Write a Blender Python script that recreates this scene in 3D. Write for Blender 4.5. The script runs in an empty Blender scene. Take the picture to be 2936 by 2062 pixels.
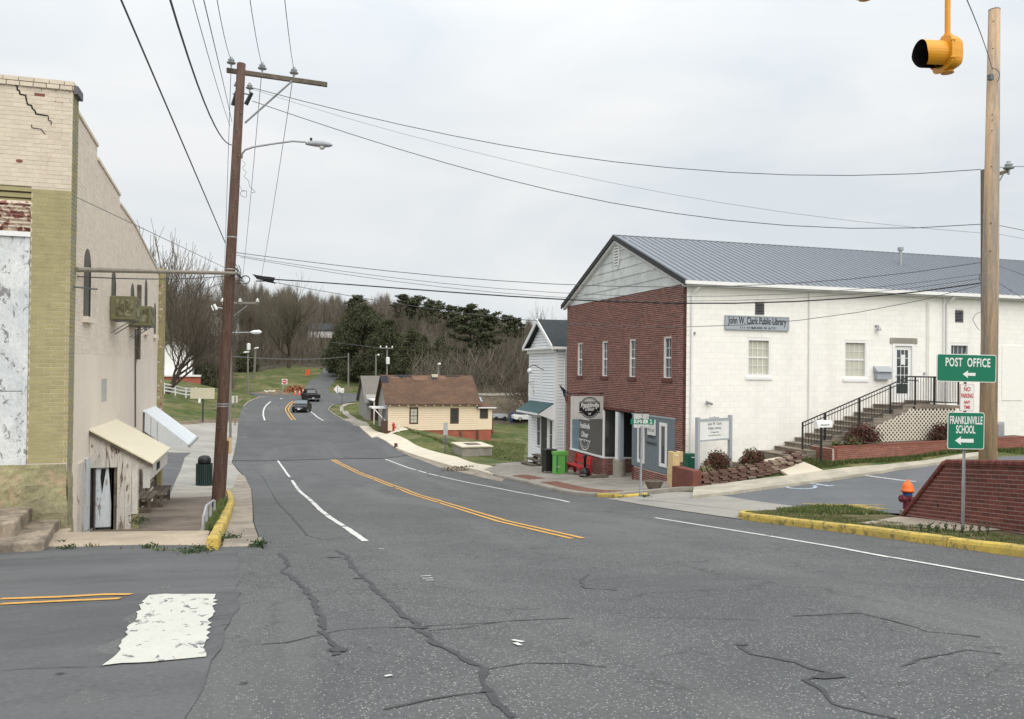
import bpy, bmesh, math, random
import numpy as np
from mathutils import Vector, Matrix
from mathutils.geometry import delaunay_2d_cdt
random.seed(7); rng = np.random.default_rng(7)
SC = bpy.context.scene
COL = SC.collection
# ------------------------------------------------------------------ camera
# World axes: +Y runs down the street, +X to the right of it; the lens is at the origin.
HEAD, PITCH, ROLL, FOC = math.radians(16.8), math.radians(0.66), math.radians(0.64), 2349.0
fw = Vector((math.cos(PITCH)*math.sin(HEAD), math.cos(PITCH)*math.cos(HEAD), math.sin(PITCH)))
rt0 = Vector((math.cos(HEAD), -math.sin(HEAD), 0)); up0 = rt0.cross(fw)
rt = rt0*math.cos(ROLL) + up0*math.sin(ROLL); up = up0*math.cos(ROLL) - rt0*math.sin(ROLL)
cam_d = bpy.data.cameras.new('camera'); cam = bpy.data.objects.new('camera', cam_d); COL.objects.link(cam)
M3 = Matrix((rt, up, -fw)).transposed()
cam.matrix_world = M3.to_4x4()
cam_d.sensor_width = 36; cam_d.lens = 36*FOC/2936; cam_d.clip_start = 0.1; cam_d.clip_end = 3000
SC.camera = cam
# ------------------------------------------------------------------ light
SUN_AZ, SUN_EL = math.radians(174), math.radians(46)     # compass-like: from +Y clockwise
w = bpy.data.worlds.new('World'); SC.world = w; w.use_nodes = True
nt = w.node_tree; nt.nodes.clear()
out = nt.nodes.new('ShaderNodeOutputWorld'); bgn = nt.nodes.new('ShaderNodeBackground')
sky = nt.nodes.new('ShaderNodeTexSky'); sky.sky_type = 'NISHITA'; sky.sun_disc = False
sky.sun_elevation = SUN_EL; sky.sun_rotation = SUN_AZ; sky.dust_density = 2.0; sky.air_density = 1.0
bgn.inputs['Strength'].default_value = 0.10
tc = nt.nodes.new('ShaderNodeTexCoord'); mp = nt.nodes.new('ShaderNodeMapping')
mp.inputs['Scale'].default_value = (1.0, 1.0, 3.2)
n1 = nt.nodes.new('ShaderNodeTexNoise'); n1.inputs['Scale'].default_value = 2.1; n1.inputs['Detail'].default_value = 7
n1.inputs['Roughness'].default_value = 0.52; n1.inputs['Distortion'].default_value = 0.5
cr = nt.nodes.new('ShaderNodeValToRGB')
cr.color_ramp.elements[0].position = 0.38; cr.color_ramp.elements[0].color = (4.72, 5.03, 5.27, 1)
cr.color_ramp.elements[1].position = 0.62; cr.color_ramp.elements[1].color = (5.70, 5.76, 5.76, 1)
mx = nt.nodes.new('ShaderNodeMixRGB'); mx.inputs['Fac'].default_value = 0.95
L = nt.links.new
L(tc.outputs['Generated'], mp.inputs['Vector']); L(mp.outputs['Vector'], n1.inputs['Vector'])
L(n1.outputs['Fac'], cr.inputs['Fac']); L(sky.outputs['Color'], mx.inputs['Color1']); L(cr.outputs['Color'], mx.inputs['Color2'])
# an overcast sky is brighter overhead than at the horizon
sp = nt.nodes.new('ShaderNodeSeparateXYZ'); L(tc.outputs['Generated'], sp.inputs[0]); mr = nt.nodes.new('ShaderNodeMapRange'); mr.interpolation_type = 'SMOOTHSTEP'
mr.inputs['From Min'].default_value = 0.15; mr.inputs['From Max'].default_value = 1.0; mr.inputs['To Min'].default_value = 1.0; mr.inputs['To Max'].default_value = 1.9; L(sp.outputs['Z'], mr.inputs['Value'])
cm = nt.nodes.new('ShaderNodeCombineColor'); [L(mr.outputs['Result'], cm.inputs[i]) for i in range(3)]
m2 = nt.nodes.new('ShaderNodeMixRGB'); m2.blend_type = 'MULTIPLY'; m2.inputs['Fac'].default_value = 1; L(mx.outputs['Color'], m2.inputs['Color1']); L(cm.outputs['Color'], m2.inputs['Color2'])
L(m2.outputs['Color'], bgn.inputs['Color']); L(bgn.outputs['Background'], out.inputs['Surface'])
sd = bpy.data.lights.new('sun', 'SUN'); sd.energy = 1.5; sd.angle = math.radians(75); sd.color = (1.0, 0.95, 0.87)
so = bpy.data.objects.new('sun', sd); COL.objects.link(so)
sdir = Vector((math.sin(SUN_AZ)*math.cos(SUN_EL), math.cos(SUN_AZ)*math.cos(SUN_EL), math.sin(SUN_EL)))
so.rotation_euler = sdir.to_track_quat('Z', 'Y').to_euler(); so.location = sdir*60
SC.view_settings.view_transform = 'Standard'; SC.view_settings.look = 'None'
SC.view_settings.gamma = 1; SC.view_settings.use_curve_mapping = False
SC.view_settings.exposure = 0.62
# ------------------------------------------------------------------ measuring helpers
def ray(u, v):
    return M3 @ Vector(((u-1468)/FOC, -(v-1031)/FOC, -1))
def at(u, v, y):            # point at distance y in front of the lens
    return ray(u, v)*y
def on_x(u, v, x):          # on the vertical plane X = x
    d = ray(u, v); return d*(x/d.x)
def on_y(u, v, y):          # on the vertical plane Y = y
    d = ray(u, v); return d*(y/d.y)
def on_z(u, v, z):
    d = ray(u, v); return d*(z/d.z)
# ------------------------------------------------------------------ terrain height: thin plate through surveyed points
ctl = []
def near(X, Y): return -2.1 - 0.1036*(Y-6.8) - 0.026*(X+0.66)
for Y in (6, 10, 14, 18, 22, 26.5):
    for X in (-1.5, 2.5, 6.5, 10):
        ctl.append((X, Y, near(X, Y)))
for X in (-16, -8, 0, 8, 16):
    ctl += [(X, 1.5, -1.84), (X, -4, -1.62), (X, -16, -1.3)]
ctl += [(-6, 9, -2.45), (-10, 10, -2.55), (-16, 10, -2.55), (-30, 10, -2.6), (-6, 14.5, -2.88), (-14, 15, -2.9), (-30, 16, -2.9)]
prof = [(33, -4.9), (39.3, -5.3), (47, -5.8), (56, -6.2), (66, -6.38), (76, -6.3), (90, -5.98), (101, -5.66)]
for Y, z in prof:
    for X in (-2, 4.5, 11): ctl.append((X, Y, z - 0.01*(X-4.5)*(1 if Y < 60 else 0)))
for p in [at(890, 1153, 121), at(905, 1134, 131), at(720, 1128, 131), at(560, 1128, 125), at(905, 1112, 136.5), at(935, 1087, 155), at(965, 1056, 176), at(930, 1040, 190),
          at(1060, 1137, 129), at(1250, 1128, 128), at(1500, 1122, 135),
          at(767, 1061, 168), at(829, 1050, 170), at(650, 1075, 150), at(600, 1035, 190), at(576, 1207, 73), at(525, 1138, 100), at(540, 1095, 115),
          at(477, 1128, 95), at(440, 1185, 78), at(1040, 1085, 150), at(1090, 1040, 180),
          at(930, 1008, 225), at(700, 985, 240), at(500, 990, 200), at(300, 1000, 180), at(650, 915, 330), at(850, 930, 330), at(450, 920, 300), at(1000, 955, 320),
          at(1200, 985, 300), at(1400, 1010, 300), at(1550, 1020, 290), at(1200, 1105, 190), at(1350, 1130, 190), at(1500, 1135, 200),
          at(1450, 1205, 112), at(1530, 1205, 112), at(1420, 1240, 88), at(1408, 1277, 80), at(1300, 1270, 80), at(1490, 1330, 48), at(1420, 1305, 60),
          at(1128, 1233, 76), at(1220, 1262, 68), at(1518, 1330, 47), at(1300, 1150, 115), at(1150, 1160, 105)]:
    ctl.append(tuple(p))
# library lot and yard, rising away from the street
for X, Y, z in [(14.8, 40, -5.15), (14.8, 34, -4.8), (14.8, 30, -4.5), (14.4, 26.7, -4.2), (16.2, 26.5, -3.55), (18, 25.5, -3.15), (24, 26.5, -2.85), (30, 26.9, -2.87), (45, 27, -2.3),
                (13.0, 23, -3.82), (17.9, 23, -3.5), (22.3, 23, -3.14), (27, 23, -2.85), (34, 23, -2.5), (19, 24.3, -3.1), (24, 24.3, -2.8), (14, 19, -3.62), (18, 18.5, -3.3), (24, 18, -2.85), (34, 17, -2.2),
                (14, 14.5, -3.15), (20, 12, -2.6), (12, 9.5, -2.68), (30, 8, -2.0), (22, 0, -1.7), (12.2, 16, -3.36), (12.5, 12.2, -2.92),
                (24, 45, -5.6), (24, 60, -6.5), (40, 60, -5.5), (60, 30, -1.5), (60, 90, -7), (70, 0, -1), (60, -30, 0), (40, 130, -8), (90, 160, -5), (130, 90, -3),
                (-20, 30, -3.9), (-12, 40, -4.5), (-30, 45, -4.2), (-9, 55, -5.1), (-25, 60, -4.6), (-20, 80, -4.6), (-60, 60, -2), (-60, 10, -1.5), (-60, -20, -1), (-100, 100, 4), (-120, 40, 4),
                (-160, 200, 14), (-120, 300, 26), (150, 350, 12), tuple(at(1200, 935, 420)), tuple(at(1000, 905, 420)), tuple(at(1450, 965, 420)), tuple(at(1100, 925, 560)), tuple(at(850, 890, 480)), tuple(at(1250, 945, 350)), tuple(at(1600, 975, 420)), tuple(at(700, 870, 480)), (150, 250, 4), (250, 200, 6), (250, 50, 4), (-220, 100, 16), (-200, -50, 6), (200, -60, 4), (0, -80, 0),
                (30, 80, -7.6), (20, 110, -7.6), (45, 105, -8.2), (70, 140, -7), (100, 200, -3), (45, 160, -7), (70, 200, -4), (120, 130, -4), (35, 60, -6.8), (300, 420, 16), (-300, 420, 34), (-150, 560, 34)]:
    ctl.append((X, Y, z))
ctl = np.array(ctl, float)
_s = 100.0
def _phi(r2):
    return 0.5*r2*np.log(np.maximum(r2, 1e-12))
_A = ctl[:, :2]/_s
_D = ((_A[:, None]-_A[None])**2).sum(-1)
_n = len(ctl)
_K = np.zeros((_n+3, _n+3)); _K[:_n, :_n] = _phi(_D) + np.eye(_n)*2e-5
_K[:_n, _n] = 1; _K[:_n, _n+1:] = _A; _K[_n, :_n] = 1; _K[_n+1:, :_n] = _A.T
_w = np.linalg.solve(_K, np.r_[ctl[:, 2], 0, 0, 0])
def Gn(P):
    P = np.asarray(P, float).reshape(-1, 2)/_s
    o = np.empty(len(P))
    for i in range(0, len(P), 20000):
        q = P[i:i+20000]; d = ((q[:, None]-_A[None])**2).sum(-1)
        o[i:i+20000] = _phi(d) @ _w[:_n] + _w[_n] + q @ _w[_n+1:]
    return o
def G(x, y): return float(Gn([(x, y)])[0])
def gp(u, v, h=0.0):        # where the line of sight meets the ground (+h)
    d = ray(u, v); ts = np.r_[np.arange(2, 60, 0.5), np.arange(60, 400, 2)]
    pts = np.array([(d.x*t, d.y*t) for t in ts]); z = Gn(pts) + h; rz = d.z*ts
    k = np.where(rz < z)[0]
    if not len(k): return d*300
    i = max(k[0], 1); a, b = ts[i-1], ts[i]
    for _ in range(18):
        m = (a+b)/2
        if d.z*m < G(d.x*m, d.y*m)+h: b = m
        else: a = m
    return d*b
# ------------------------------------------------------------------ naming and building helpers
def tag(o, label=None, cat=None, group=None, kind=None):
    if label: o['label'] = label
    if cat: o['category'] = cat
    if group: o['group'] = group
    if kind: o['kind'] = kind
    return o
def thing(name, label, cat, loc=(0, 0, 0), group=None):
    o = bpy.data.objects.new(name, None); COL.objects.link(o); o.location = loc; o.empty_display_size = 0.2
    return tag(o, label, cat, group)
def wloc(p):
    v = Vector((0, 0, 0))
    while p is not None:
        v = v + Vector(p.location); p = p.parent
    return v
def put(name, me, parent=None, loc=(0, 0, 0)):
    o = bpy.data.objects.new(name, me); COL.objects.link(o)
    if parent is not None:
        o.parent = parent; o.location = Vector(loc) - wloc(parent)
    else: o.location = loc
    return o
def dup(o, parent=None):
    c = o.copy(); COL.objects.link(c)
    if parent is not None: c.parent = parent
    for ch in o.children: dup(ch, c)
    return c
class MB:
    def __init__(s): s.v = []; s.f = []; s.m = []
    def add(s, vs, fs, mi=0):
        n = len(s.v); s.v += [tuple(p) for p in vs]; s.f += [tuple(i+n for i in f) for f in fs]; s.m += [mi]*len(fs); return s
    def hexa(s, c, mi=0):    # 8 corners: bottom 4 ccw, top 4
        return s.add(c, [(3, 2, 1, 0), (4, 5, 6, 7), (0, 1, 5, 4), (1, 2, 6, 5), (2, 3, 7, 6), (3, 0, 4, 7)], mi)
    def box(s, x0, x1, y0, y1, z0, z1, mi=0):
        return s.hexa([(x0, y0, z0), (x1, y0, z0), (x1, y1, z0), (x0, y1, z0), (x0, y0, z1), (x1, y0, z1), (x1, y1, z1), (x0, y1, z1)], mi)
    def poly(s, pts, mi=0): return s.add(pts, [tuple(range(len(pts)))], mi)
    def prism(s, pts, d, mi=0):  # planar polygon swept by vector d
        n = len(pts); P = [Vector(p) for p in pts]; Q = [p+Vector(d) for p in P]
        return s.add(P+Q, [tuple(reversed(range(n))), tuple(range(n, 2*n))]+[(i, (i+1) % n, n+(i+1) % n, n+i) for i in range(n)], mi)
    def tube(s, pts, r, n=6, mi=0, caps=True):
        P = [Vector(p) for p in pts]; R = r if isinstance(r, (list, tuple)) else [r]*len(P)
        vs = []; a0 = None
        for i, p in enumerate(P):
            d = (P[min(i+1, len(P)-1)]-P[max(i-1, 0)]).normalized()
            if a0 is None: a0 = d.orthogonal().normalized()
            a0 = (a0 - d*a0.dot(d)).normalized(); b = d.cross(a0)
            for k in range(n):
                t = 2*math.pi*k/n; vs.append(p + (a0*math.cos(t)+b*math.sin(t))*R[i])
        fs = [(i*n+k, i*n+(k+1) % n, (i+1)*n+(k+1) % n, (i+1)*n+k) for i in range(len(P)-1) for k in range(n)]
        if caps: fs += [tuple(reversed(range(n))), tuple((len(P)-1)*n+k for k in range(n))]
        return s.add(vs, fs, mi)
    def lathe(s, prof, c=(0, 0, 0), n=20, mi=0, axis=(0, 0, 1)):
        c = Vector(c); ax = Vector(axis).normalized(); a = ax.orthogonal().normalized(); b = ax.cross(a)
        vs = [c+ax*z+(a*math.cos(2*math.pi*k/n)+b*math.sin(2*math.pi*k/n))*max(r, 1e-4) for r, z in prof for k in range(n)]
        fs = [(i*n+k, i*n+(k+1) % n, (i+1)*n+(k+1) % n, (i+1)*n+k) for i in range(len(prof)-1) for k in range(n)]
        fs += [tuple(reversed(range(n))), tuple((len(prof)-1)*n+k for k in range(n))]
        return s.add(vs, fs, mi)
    def build(s, name, mats, parent=None, smooth=False, bevel=0, kind=None):
        me = bpy.data.meshes.new(name); me.from_pydata(s.v, [], s.f)
        if not isinstance(mats, (list, tuple)): mats = [mats]
        for m in mats: me.materials.append(m)
        if len(mats) > 1: me.polygons.foreach_set('material_index', s.m)
        if smooth: me.polygons.foreach_set('use_smooth', [True]*len(me.polygons))
        me.update()
        o = put(name, me, parent)
        if bevel:
            b = o.modifiers.new('bevel', 'BEVEL'); b.width = bevel; b.segments = 2; b.limit_method = 'ANGLE'; b.angle_limit = 0.6
        if kind: o['kind'] = kind
        return o
class Fr:      # a wall's own axes: a along the wall (viewer's right), b up, c out of the wall
    def __init__(s, P0, ud, nd, vd=(0, 0, 1)):
        s.P = Vector(P0); s.u = Vector(ud).normalized(); s.n = Vector(nd).normalized(); s.w = Vector(vd).normalized()
    def __call__(s, a, b, c=0): return s.P+s.u*a+s.w*b+s.n*c
    def box(s, mb, a0, a1, b0, b1, c0, c1, mi=0):
        return mb.hexa([s(a0, b0, c0), s(a0, b0, c1), s(a1, b0, c1), s(a1, b0, c0), s(a0, b1, c0), s(a0, b1, c1), s(a1, b1, c1), s(a1, b1, c0)], mi)
    def inv(s, p):
        d = Vector(p)-s.P; return d.dot(s.u), d.dot(s.w), d.dot(s.n)
def fast_mesh(name, V, F, mats, mi=None, smooth=False):   # V (n,3), F (m,k) numpy
    me = bpy.data.meshes.new(name); V = np.asarray(V, np.float32); F = np.asarray(F, np.int32); k = F.shape[1]
    me.vertices.add(len(V)); me.vertices.foreach_set('co', V.ravel())
    me.loops.add(F.size); me.loops.foreach_set('vertex_index', F.ravel())
    me.polygons.add(len(F)); me.polygons.foreach_set('loop_start', np.arange(len(F), dtype=np.int32)*k)
    try: me.polygons.foreach_set('loop_total', np.full(len(F), k, np.int32))
    except Exception: pass
    for m in (mats if isinstance(mats, (list, tuple)) else [mats]): me.materials.append(m)
    if mi is not None: me.polygons.foreach_set('material_index', np.asarray(mi, np.int32))
    me.polygons.foreach_set('use_smooth', np.full(len(F), bool(smooth)))
    me.update(calc_edges=True); me.validate()
    return me
def in_poly(pts, poly):
    pts = np.asarray(pts, float); x, y = pts[:, 0], pts[:, 1]; c = np.zeros(len(pts), bool); n = len(poly)
    for i in range(n):
        x1, y1 = poly[i][:2]; x2, y2 = poly[(i+1) % n][:2]
        if y1 == y2: continue
        c ^= ((y1 > y) != (y2 > y)) & (x < (x2-x1)*(y-y1)/(y2-y1)+x1)
    return c
def densify(poly, step):
    o = []
    for i in range(len(poly)):
        a, b = Vector(poly[i][:2]), Vector(poly[(i+1) % len(poly)][:2]); n = max(1, int((b-a).length/step))
        o += [a.lerp(b, k/n) for k in range(n)]
    return o
def sheet(name, poly, h, m, parent=None, step=1.0, kind='structure', edge=0.0, zf=None):
    """a paved or planted area lying on the ground: polygon in plan, draped h above it; edge = depth of its rim"""
    P = densify(poly, step); xs = [p.x for p in P]; ys = [p.y for p in P]
    gx, gy = np.meshgrid(np.arange(min(xs), max(xs), step), np.arange(min(ys), max(ys), step))
    q = np.c_[gx.ravel(), gy.ravel()]; q = q[in_poly(q, [(p.x, p.y) for p in P])]
    B = np.array([(p.x, p.y) for p in P])
    if len(q): q = q[np.min(((q[:, None]-B[None])**2).sum(-1), 1) > (step*0.35)**2]
    vs = [Vector((p.x, p.y)) for p in P]+[Vector(p) for p in q]; n = len(P)
    r = delaunay_2d_cdt(vs, [(i, (i+1) % n) for i in range(n)], [list(range(n))], 1, 1e-4)
    V2 = np.array([(p.x, p.y) for p in r[0]]); z = (Gn(V2) if zf is None else np.array([zf(a, b) for a, b in V2])) + h
    mb = MB(); mb.add([(a, b, c) for (a, b), c in zip(V2, z)], [tuple(f) for f in r[2]])
    if edge:
        for i in range(n):
            a, b = P[i], P[(i+1) % n]
            za = (G(a.x, a.y) if zf is None else zf(a.x, a.y))+h; zb = (G(b.x, b.y) if zf is None else zf(b.x, b.y))+h
            mb.poly([(a.x, a.y, za-edge), (b.x, b.y, zb-edge), (b.x, b.y, zb), (a.x, a.y, za)])
    o = mb.build(name, m, parent); 
    if kind: o['kind'] = kind
    # face up
    bm = bmesh.new(); bm.from_mesh(o.data); bmesh.ops.recalc_face_normals(bm, faces=bm.faces)
    if sum(f.normal.z for f in bm.faces) < 0: bmesh.ops.reverse_faces(bm, faces=bm.faces)
    bm.to_mesh(o.data); bm.free()
    return o
def ribbon(name, pts, width, h, m, parent=None, kind=None, wob=0.0, step=0.5, gap=0.0, wprof=None):
    """a line painted or sealed on the ground"""
    P = [Vector((p[0], p[1])) for p in pts]; Q = [P[0]]
    for a, b in zip(P, P[1:]):
        n = max(1, int((b-a).length/step)); Q += [a.lerp(b, (k+1)/n) for k in range(n)]
    L_, R_ = [], []
    for i, p in enumerate(Q):
        d = (Q[min(i+1, len(Q)-1)]-Q[max(i-1, 0)]).normalized(); nn = Vector((-d.y, d.x))
        f = 1 if wprof is None else wprof(i/(len(Q)-1))
        L_.append(p+nn*(width/2*f+random.uniform(-wob, wob))); R_.append(p-nn*(width/2*f+random.uniform(-wob, wob)))
    z1 = Gn([(p.x, p.y) for p in L_])+h; z2 = Gn([(p.x, p.y) for p in R_])+h
    mb = MB(); vs = [(p.x, p.y, z) for p, z in zip(L_, z1)]+[(p.x, p.y, z) for p, z in zip(R_, z2)]; n = len(Q)
    mb.add(vs, [(i, n+i, n+i+1, i+1) for i in range(n-1) if random.random() >= gap])
    o = mb.build(name, m, parent)
    if kind: o['kind'] = kind
    return o
# ------------------------------------------------------------------ materials
_mats = {}
def mat(name, c, rough=0.8, c2=None, sc=1.5, var=0.12, grain=0.10, gs=60, bump=0.15, metal=0.0, spec=0.4, speck=None, stretch=(1, 1, 1), trans=0, alpha=None, emit=None, local=False, coat=0, stain=None, lo=0.42, hi=0.58, bs=None, streak=None, cracks=None):
    if name in _mats: return _mats[name]
    m = bpy.data.materials.new(name); m.use_nodes = True; t = m.node_tree; N = t.nodes.new; l = t.links.new
    b = t.nodes['Principled BSDF']; b.inputs['Roughness'].default_value = rough; b.inputs['Metallic'].default_value = metal
    b.inputs['Specular IOR Level'].default_value = spec
    if coat: b.inputs['Coat Weight'].default_value = coat
    geo = N('ShaderNodeTexCoord') if local else N('ShaderNodeNewGeometry'); mpn = N('ShaderNodeMapping'); mpn.inputs['Scale'].default_value = stretch
    l(geo.outputs['Object' if local else 'Position'], mpn.inputs['Vector'])
    def noise(scale, det=5, r=0.6, dist=0.0):
        n = N('ShaderNodeTexNoise'); n.inputs['Scale'].default_value = scale; n.inputs['Detail'].default_value = det; n.inputs['Roughness'].default_value = r
        n.inputs['Distortion'].default_value = dist; l(mpn.outputs['Vector'], n.inputs['Vector']); return n
    def rng_(src, a, z, lo_, hi_):
        r = N('ShaderNodeMapRange'); r.inputs['From Min'].default_value = a; r.inputs['From Max'].default_value = z
        r.inputs['To Min'].default_value = lo_; r.inputs['To Max'].default_value = hi_; l(src, r.inputs['Value']); return r.outputs['Result']
    def mixc(fac, a, bb, mode='MIX'):
        x = N('ShaderNodeMixRGB'); x.blend_type = mode
        for inp, val in (('Fac', fac), ('Color1', a), ('Color2', bb)):
            if isinstance(val, (int, float)): x.inputs[inp].default_value = val
            elif isinstance(val, tuple): x.inputs[inp].default_value = (*val[:3], 1)
            else: l(val, x.inputs[inp])
        return x.outputs['Color']
    nA = noise(sc, 6, 0.62, 0.3)
    col = c
    if c2 is not None: col = mixc(rng_(nA.outputs['Fac'], lo, hi, 0, 1), c, c2)
    if var:
        nB = noise(sc*2.7, 4); k = rng_(nB.outputs['Fac'], 0.25, 0.75, 1-var, 1+var); cb = N('ShaderNodeCombineColor')
        for i in range(3): l(k, cb.inputs[i])
        col = mixc(1.0, col, cb.outputs['Color'], 'MULTIPLY')
    nG = noise(gs, 3, 0.7)
    if grain:
        k = rng_(nG.outputs['Fac'], 0.3, 0.7, 1-grain, 1+grain); cb = N('ShaderNodeCombineColor')
        for i in range(3): l(k, cb.inputs[i])
        col = mixc(1.0, col, cb.outputs['Color'], 'MULTIPLY')
    if speck:    # (colour, scale, threshold)
        sc_, ss, th = speck; vn = N('ShaderNodeTexVoronoi'); vn.inputs['Scale'].default_value = ss; l(mpn.outputs['Vector'], vn.inputs['Vector'])
        sp = N('ShaderNodeSeparateColor'); l(vn.outputs['Color'], sp.inputs['Color'])
        a_ = rng_(sp.outputs[0], th, min(1, th+0.02), 0, 1)
        d_ = rng_(vn.outputs['Distance'], 0.25, 0.45, 1, 0); mm = N('ShaderNodeMath'); mm.operation = 'MULTIPLY'; l(a_, mm.inputs[0]); l(d_, mm.inputs[1])
        col = mixc(mm.outputs[0], col, sc_)
    if stain:    # (colour, scale, lo, hi, strength)
        c_, s_, a0, a1, st_ = stain; ns = noise(s_, 8, 0.72, 0.6); col = mixc(rng_(ns.outputs['Fac'], a0, a1, 0, st_), col, c_)
    if cracks:   # (colour, cell scale, width, mask lo, mask hi)
        for (c_, cs_, cw_, m0, m1) in cracks:
            nd_ = N('ShaderNodeTexNoise'); nd_.inputs['Scale'].default_value = cs_*3.1; nd_.inputs['Detail'].default_value = 6; nd_.inputs['Roughness'].default_value = .7; l(mpn.outputs['Vector'], nd_.inputs['Vector'])
            sc3 = N('ShaderNodeVectorMath'); sc3.operation = 'SCALE'; sc3.inputs['Scale'].default_value = .55/cs_; l(nd_.outputs['Color'], sc3.inputs[0])
            ad_ = N('ShaderNodeVectorMath'); ad_.operation = 'ADD'; l(mpn.outputs['Vector'], ad_.inputs[0]); l(sc3.outputs['Vector'], ad_.inputs[1])
            vo_ = N('ShaderNodeTexVoronoi'); vo_.feature = 'DISTANCE_TO_EDGE'; vo_.voronoi_dimensions = '2D'; vo_.inputs['Scale'].default_value = cs_; l(ad_.outputs['Vector'], vo_.inputs['Vector'])
            a_ = rng_(vo_.outputs['Distance'], cw_*.35, cw_, 1, 0); mk = noise(cs_*.8, 3, .5); b_ = rng_(mk.outputs['Fac'], m0, m1, 0, 1)
            mm_ = N('ShaderNodeMath'); mm_.operation = 'MULTIPLY'; l(a_, mm_.inputs[0]); l(b_, mm_.inputs[1]); col = mixc(mm_.outputs[0], col, c_)
    if streak:   # (colour, scale vector, lo, hi, strength): long marks running one way
        c_, sv, a0, a1, st_ = streak; mp2 = N('ShaderNodeMapping'); mp2.inputs['Scale'].default_value = sv; l(geo.outputs['Object' if local else 'Position'], mp2.inputs['Vector'])
        n_ = N('ShaderNodeTexNoise'); n_.inputs['Scale'].default_value = 1; n_.inputs['Detail'].default_value = 5; n_.inputs['Roughness'].default_value = .6; n_.inputs['Distortion'].default_value = .3; l(mp2.outputs['Vector'], n_.inputs['Vector'])
        col = mixc(rng_(n_.outputs['Fac'], a0, a1, 0, st_), col, c_)
    if isinstance(col, tuple): b.inputs['Base Color'].default_value = (*col[:3], 1)
    else: l(col, b.inputs['Base Color'])
    if bump:
        bp = N('ShaderNodeBump'); bp.inputs['Strength'].default_value = bump; bp.inputs['Distance'].default_value = 0.02
        src = noise(bs, 4, 0.65).outputs['Fac'] if bs else nG.outputs['Fac']
        l(src, bp.inputs['Height']); l(bp.outputs['Normal'], b.inputs['Normal'])
    if trans: b.inputs['Transmission Weight'].default_value = trans
    if alpha is not None: b.inputs['Alpha'].default_value = alpha
    if emit: b.inputs['Emission Color'].default_value = (*emit[0], 1); b.inputs['Emission Strength'].default_value = emit[1]
    _mats[name] = m; return m
def flat(name, c, rough=0.6, **k): return mat(name, c, rough, var=k.pop('var', 0.06), grain=k.pop('grain', 0.04), bump=k.pop('bump', 0.03), **k)
M_ = {}
M_['asphalt'] = mat('asphalt_worn', (0.106, 0.109, 0.110), 0.9, c2=(0.082, 0.086, 0.088), sc=0.35, var=0.10, grain=0.30, gs=38, bump=0.5, speck=((0.36, 0.36, 0.345), 62, 0.80), lo=0.30, hi=0.70, stain=((0.078, 0.081, 0.084), 0.33, 0.50, 0.66, 0.6), streak=((0.150, 0.152, 0.15), (.55, .05, 1), .52, .68, .55), cracks=(((0.042, 0.044, 0.045), .34, .006, .42, .50), ((0.045, 0.047, 0.048), 1.3, .011, .48, .56)))
M_['asphalt_new'] = mat('asphalt_patch', (0.092, 0.095, 0.099), 0.95, c2=(0.078, 0.081, 0.085), sc=0.3, var=0.08, grain=0.2, gs=55, bump=0.35, speck=((0.17, 0.17, 0.17), 60, 0.85), streak=((0.115, 0.117, 0.12), (.5, .045, 1), .52, .66, .6))
M_['asphalt_side'] = mat('asphalt_side_street', (0.084, 0.086, 0.092), 0.9, c2=(0.105, 0.107, 0.110), sc=0.8, var=0.12, grain=0.2, gs=48, bump=0.35, stretch=(0.55, 1, 1), stain=((0.055, 0.056, 0.06), 1.3, 0.56, 0.70, 0.7), streak=((0.125, .127, .13), (.10, .9, 1), .5, .66, .6), cracks=(((0.04, 0.041, 0.043), .3, .005, .48, .56),))
M_['asphalt_lot'] = mat('asphalt_parking', (0.115, 0.125, 0.135), 0.88, c2=(0.135, 0.14, 0.15), sc=0.5, var=0.1, grain=0.15, bump=0.3)
M_['seal'] = mat('crack_sealant', (0.052, 0.055, 0.057), 0.7, var=0.2, grain=0.2, bump=0.1)
M_['conc'] = mat('concrete_aged', (0.315, 0.29, 0.25), 0.9, c2=(0.24, 0.222, 0.19), sc=0.7, var=0.12, grain=0.14, gs=40, bump=0.3, stain=((0.16, 0.14, 0.11), 2.2, 0.58, 0.75, 0.45))
M_['conc_bright'] = mat('concrete_new', (0.60, 0.54, 0.43), 0.9, c2=(0.54, 0.49, 0.39), sc=0.5, var=0.06, grain=0.08, bump=0.2)
M_['conc_dark'] = mat('concrete_dirty', (0.20, 0.165, 0.13), 0.92, c2=(0.13, 0.105, 0.085), sc=0.8, var=0.2, grain=0.2, bump=0.3, stain=((0.33, 0.27, 0.21), 1.1, 0.55, 0.75, 0.6))
M_['conc_gut'] = mat('concrete_gutter', (0.33, 0.29, 0.235), 0.92, c2=(0.22, 0.19, 0.155), sc=1.5, var=0.2, grain=0.25, gs=30, bump=0.5, stain=((0.09, 0.08, 0.06), 4, 0.6, 0.72, 0.7))
M_['grass'] = mat('lawn', (0.062, 0.090, 0.030), 0.95, c2=(0.115, 0.120, 0.045), sc=0.45, var=0.25, grain=0.45, gs=14, bump=0.6, spec=0.1, stain=((0.26, 0.21, 0.13), 0.35, 0.50, 0.66, 0.7), bs=9)
M_['wood_floor'] = mat('leaf_litter', (0.115, 0.095, 0.070), 0.98, c2=(0.082, 0.074, 0.056), sc=0.12, var=0.3, grain=0.4, gs=2.5, bump=0.6, spec=0.05, bs=1.5)
M_['dirt'] = mat('bare_earth', (0.20, 0.15, 0.10), 0.95, c2=(0.13, 0.10, 0.07), sc=1.5, var=0.2, grain=0.3, bump=0.5)
M_['gravel'] = mat('gravel', (0.23, 0.23, 0.22), 0.95, sc=4, var=0.25, grain=0.5, gs=25, bump=0.7)
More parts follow.
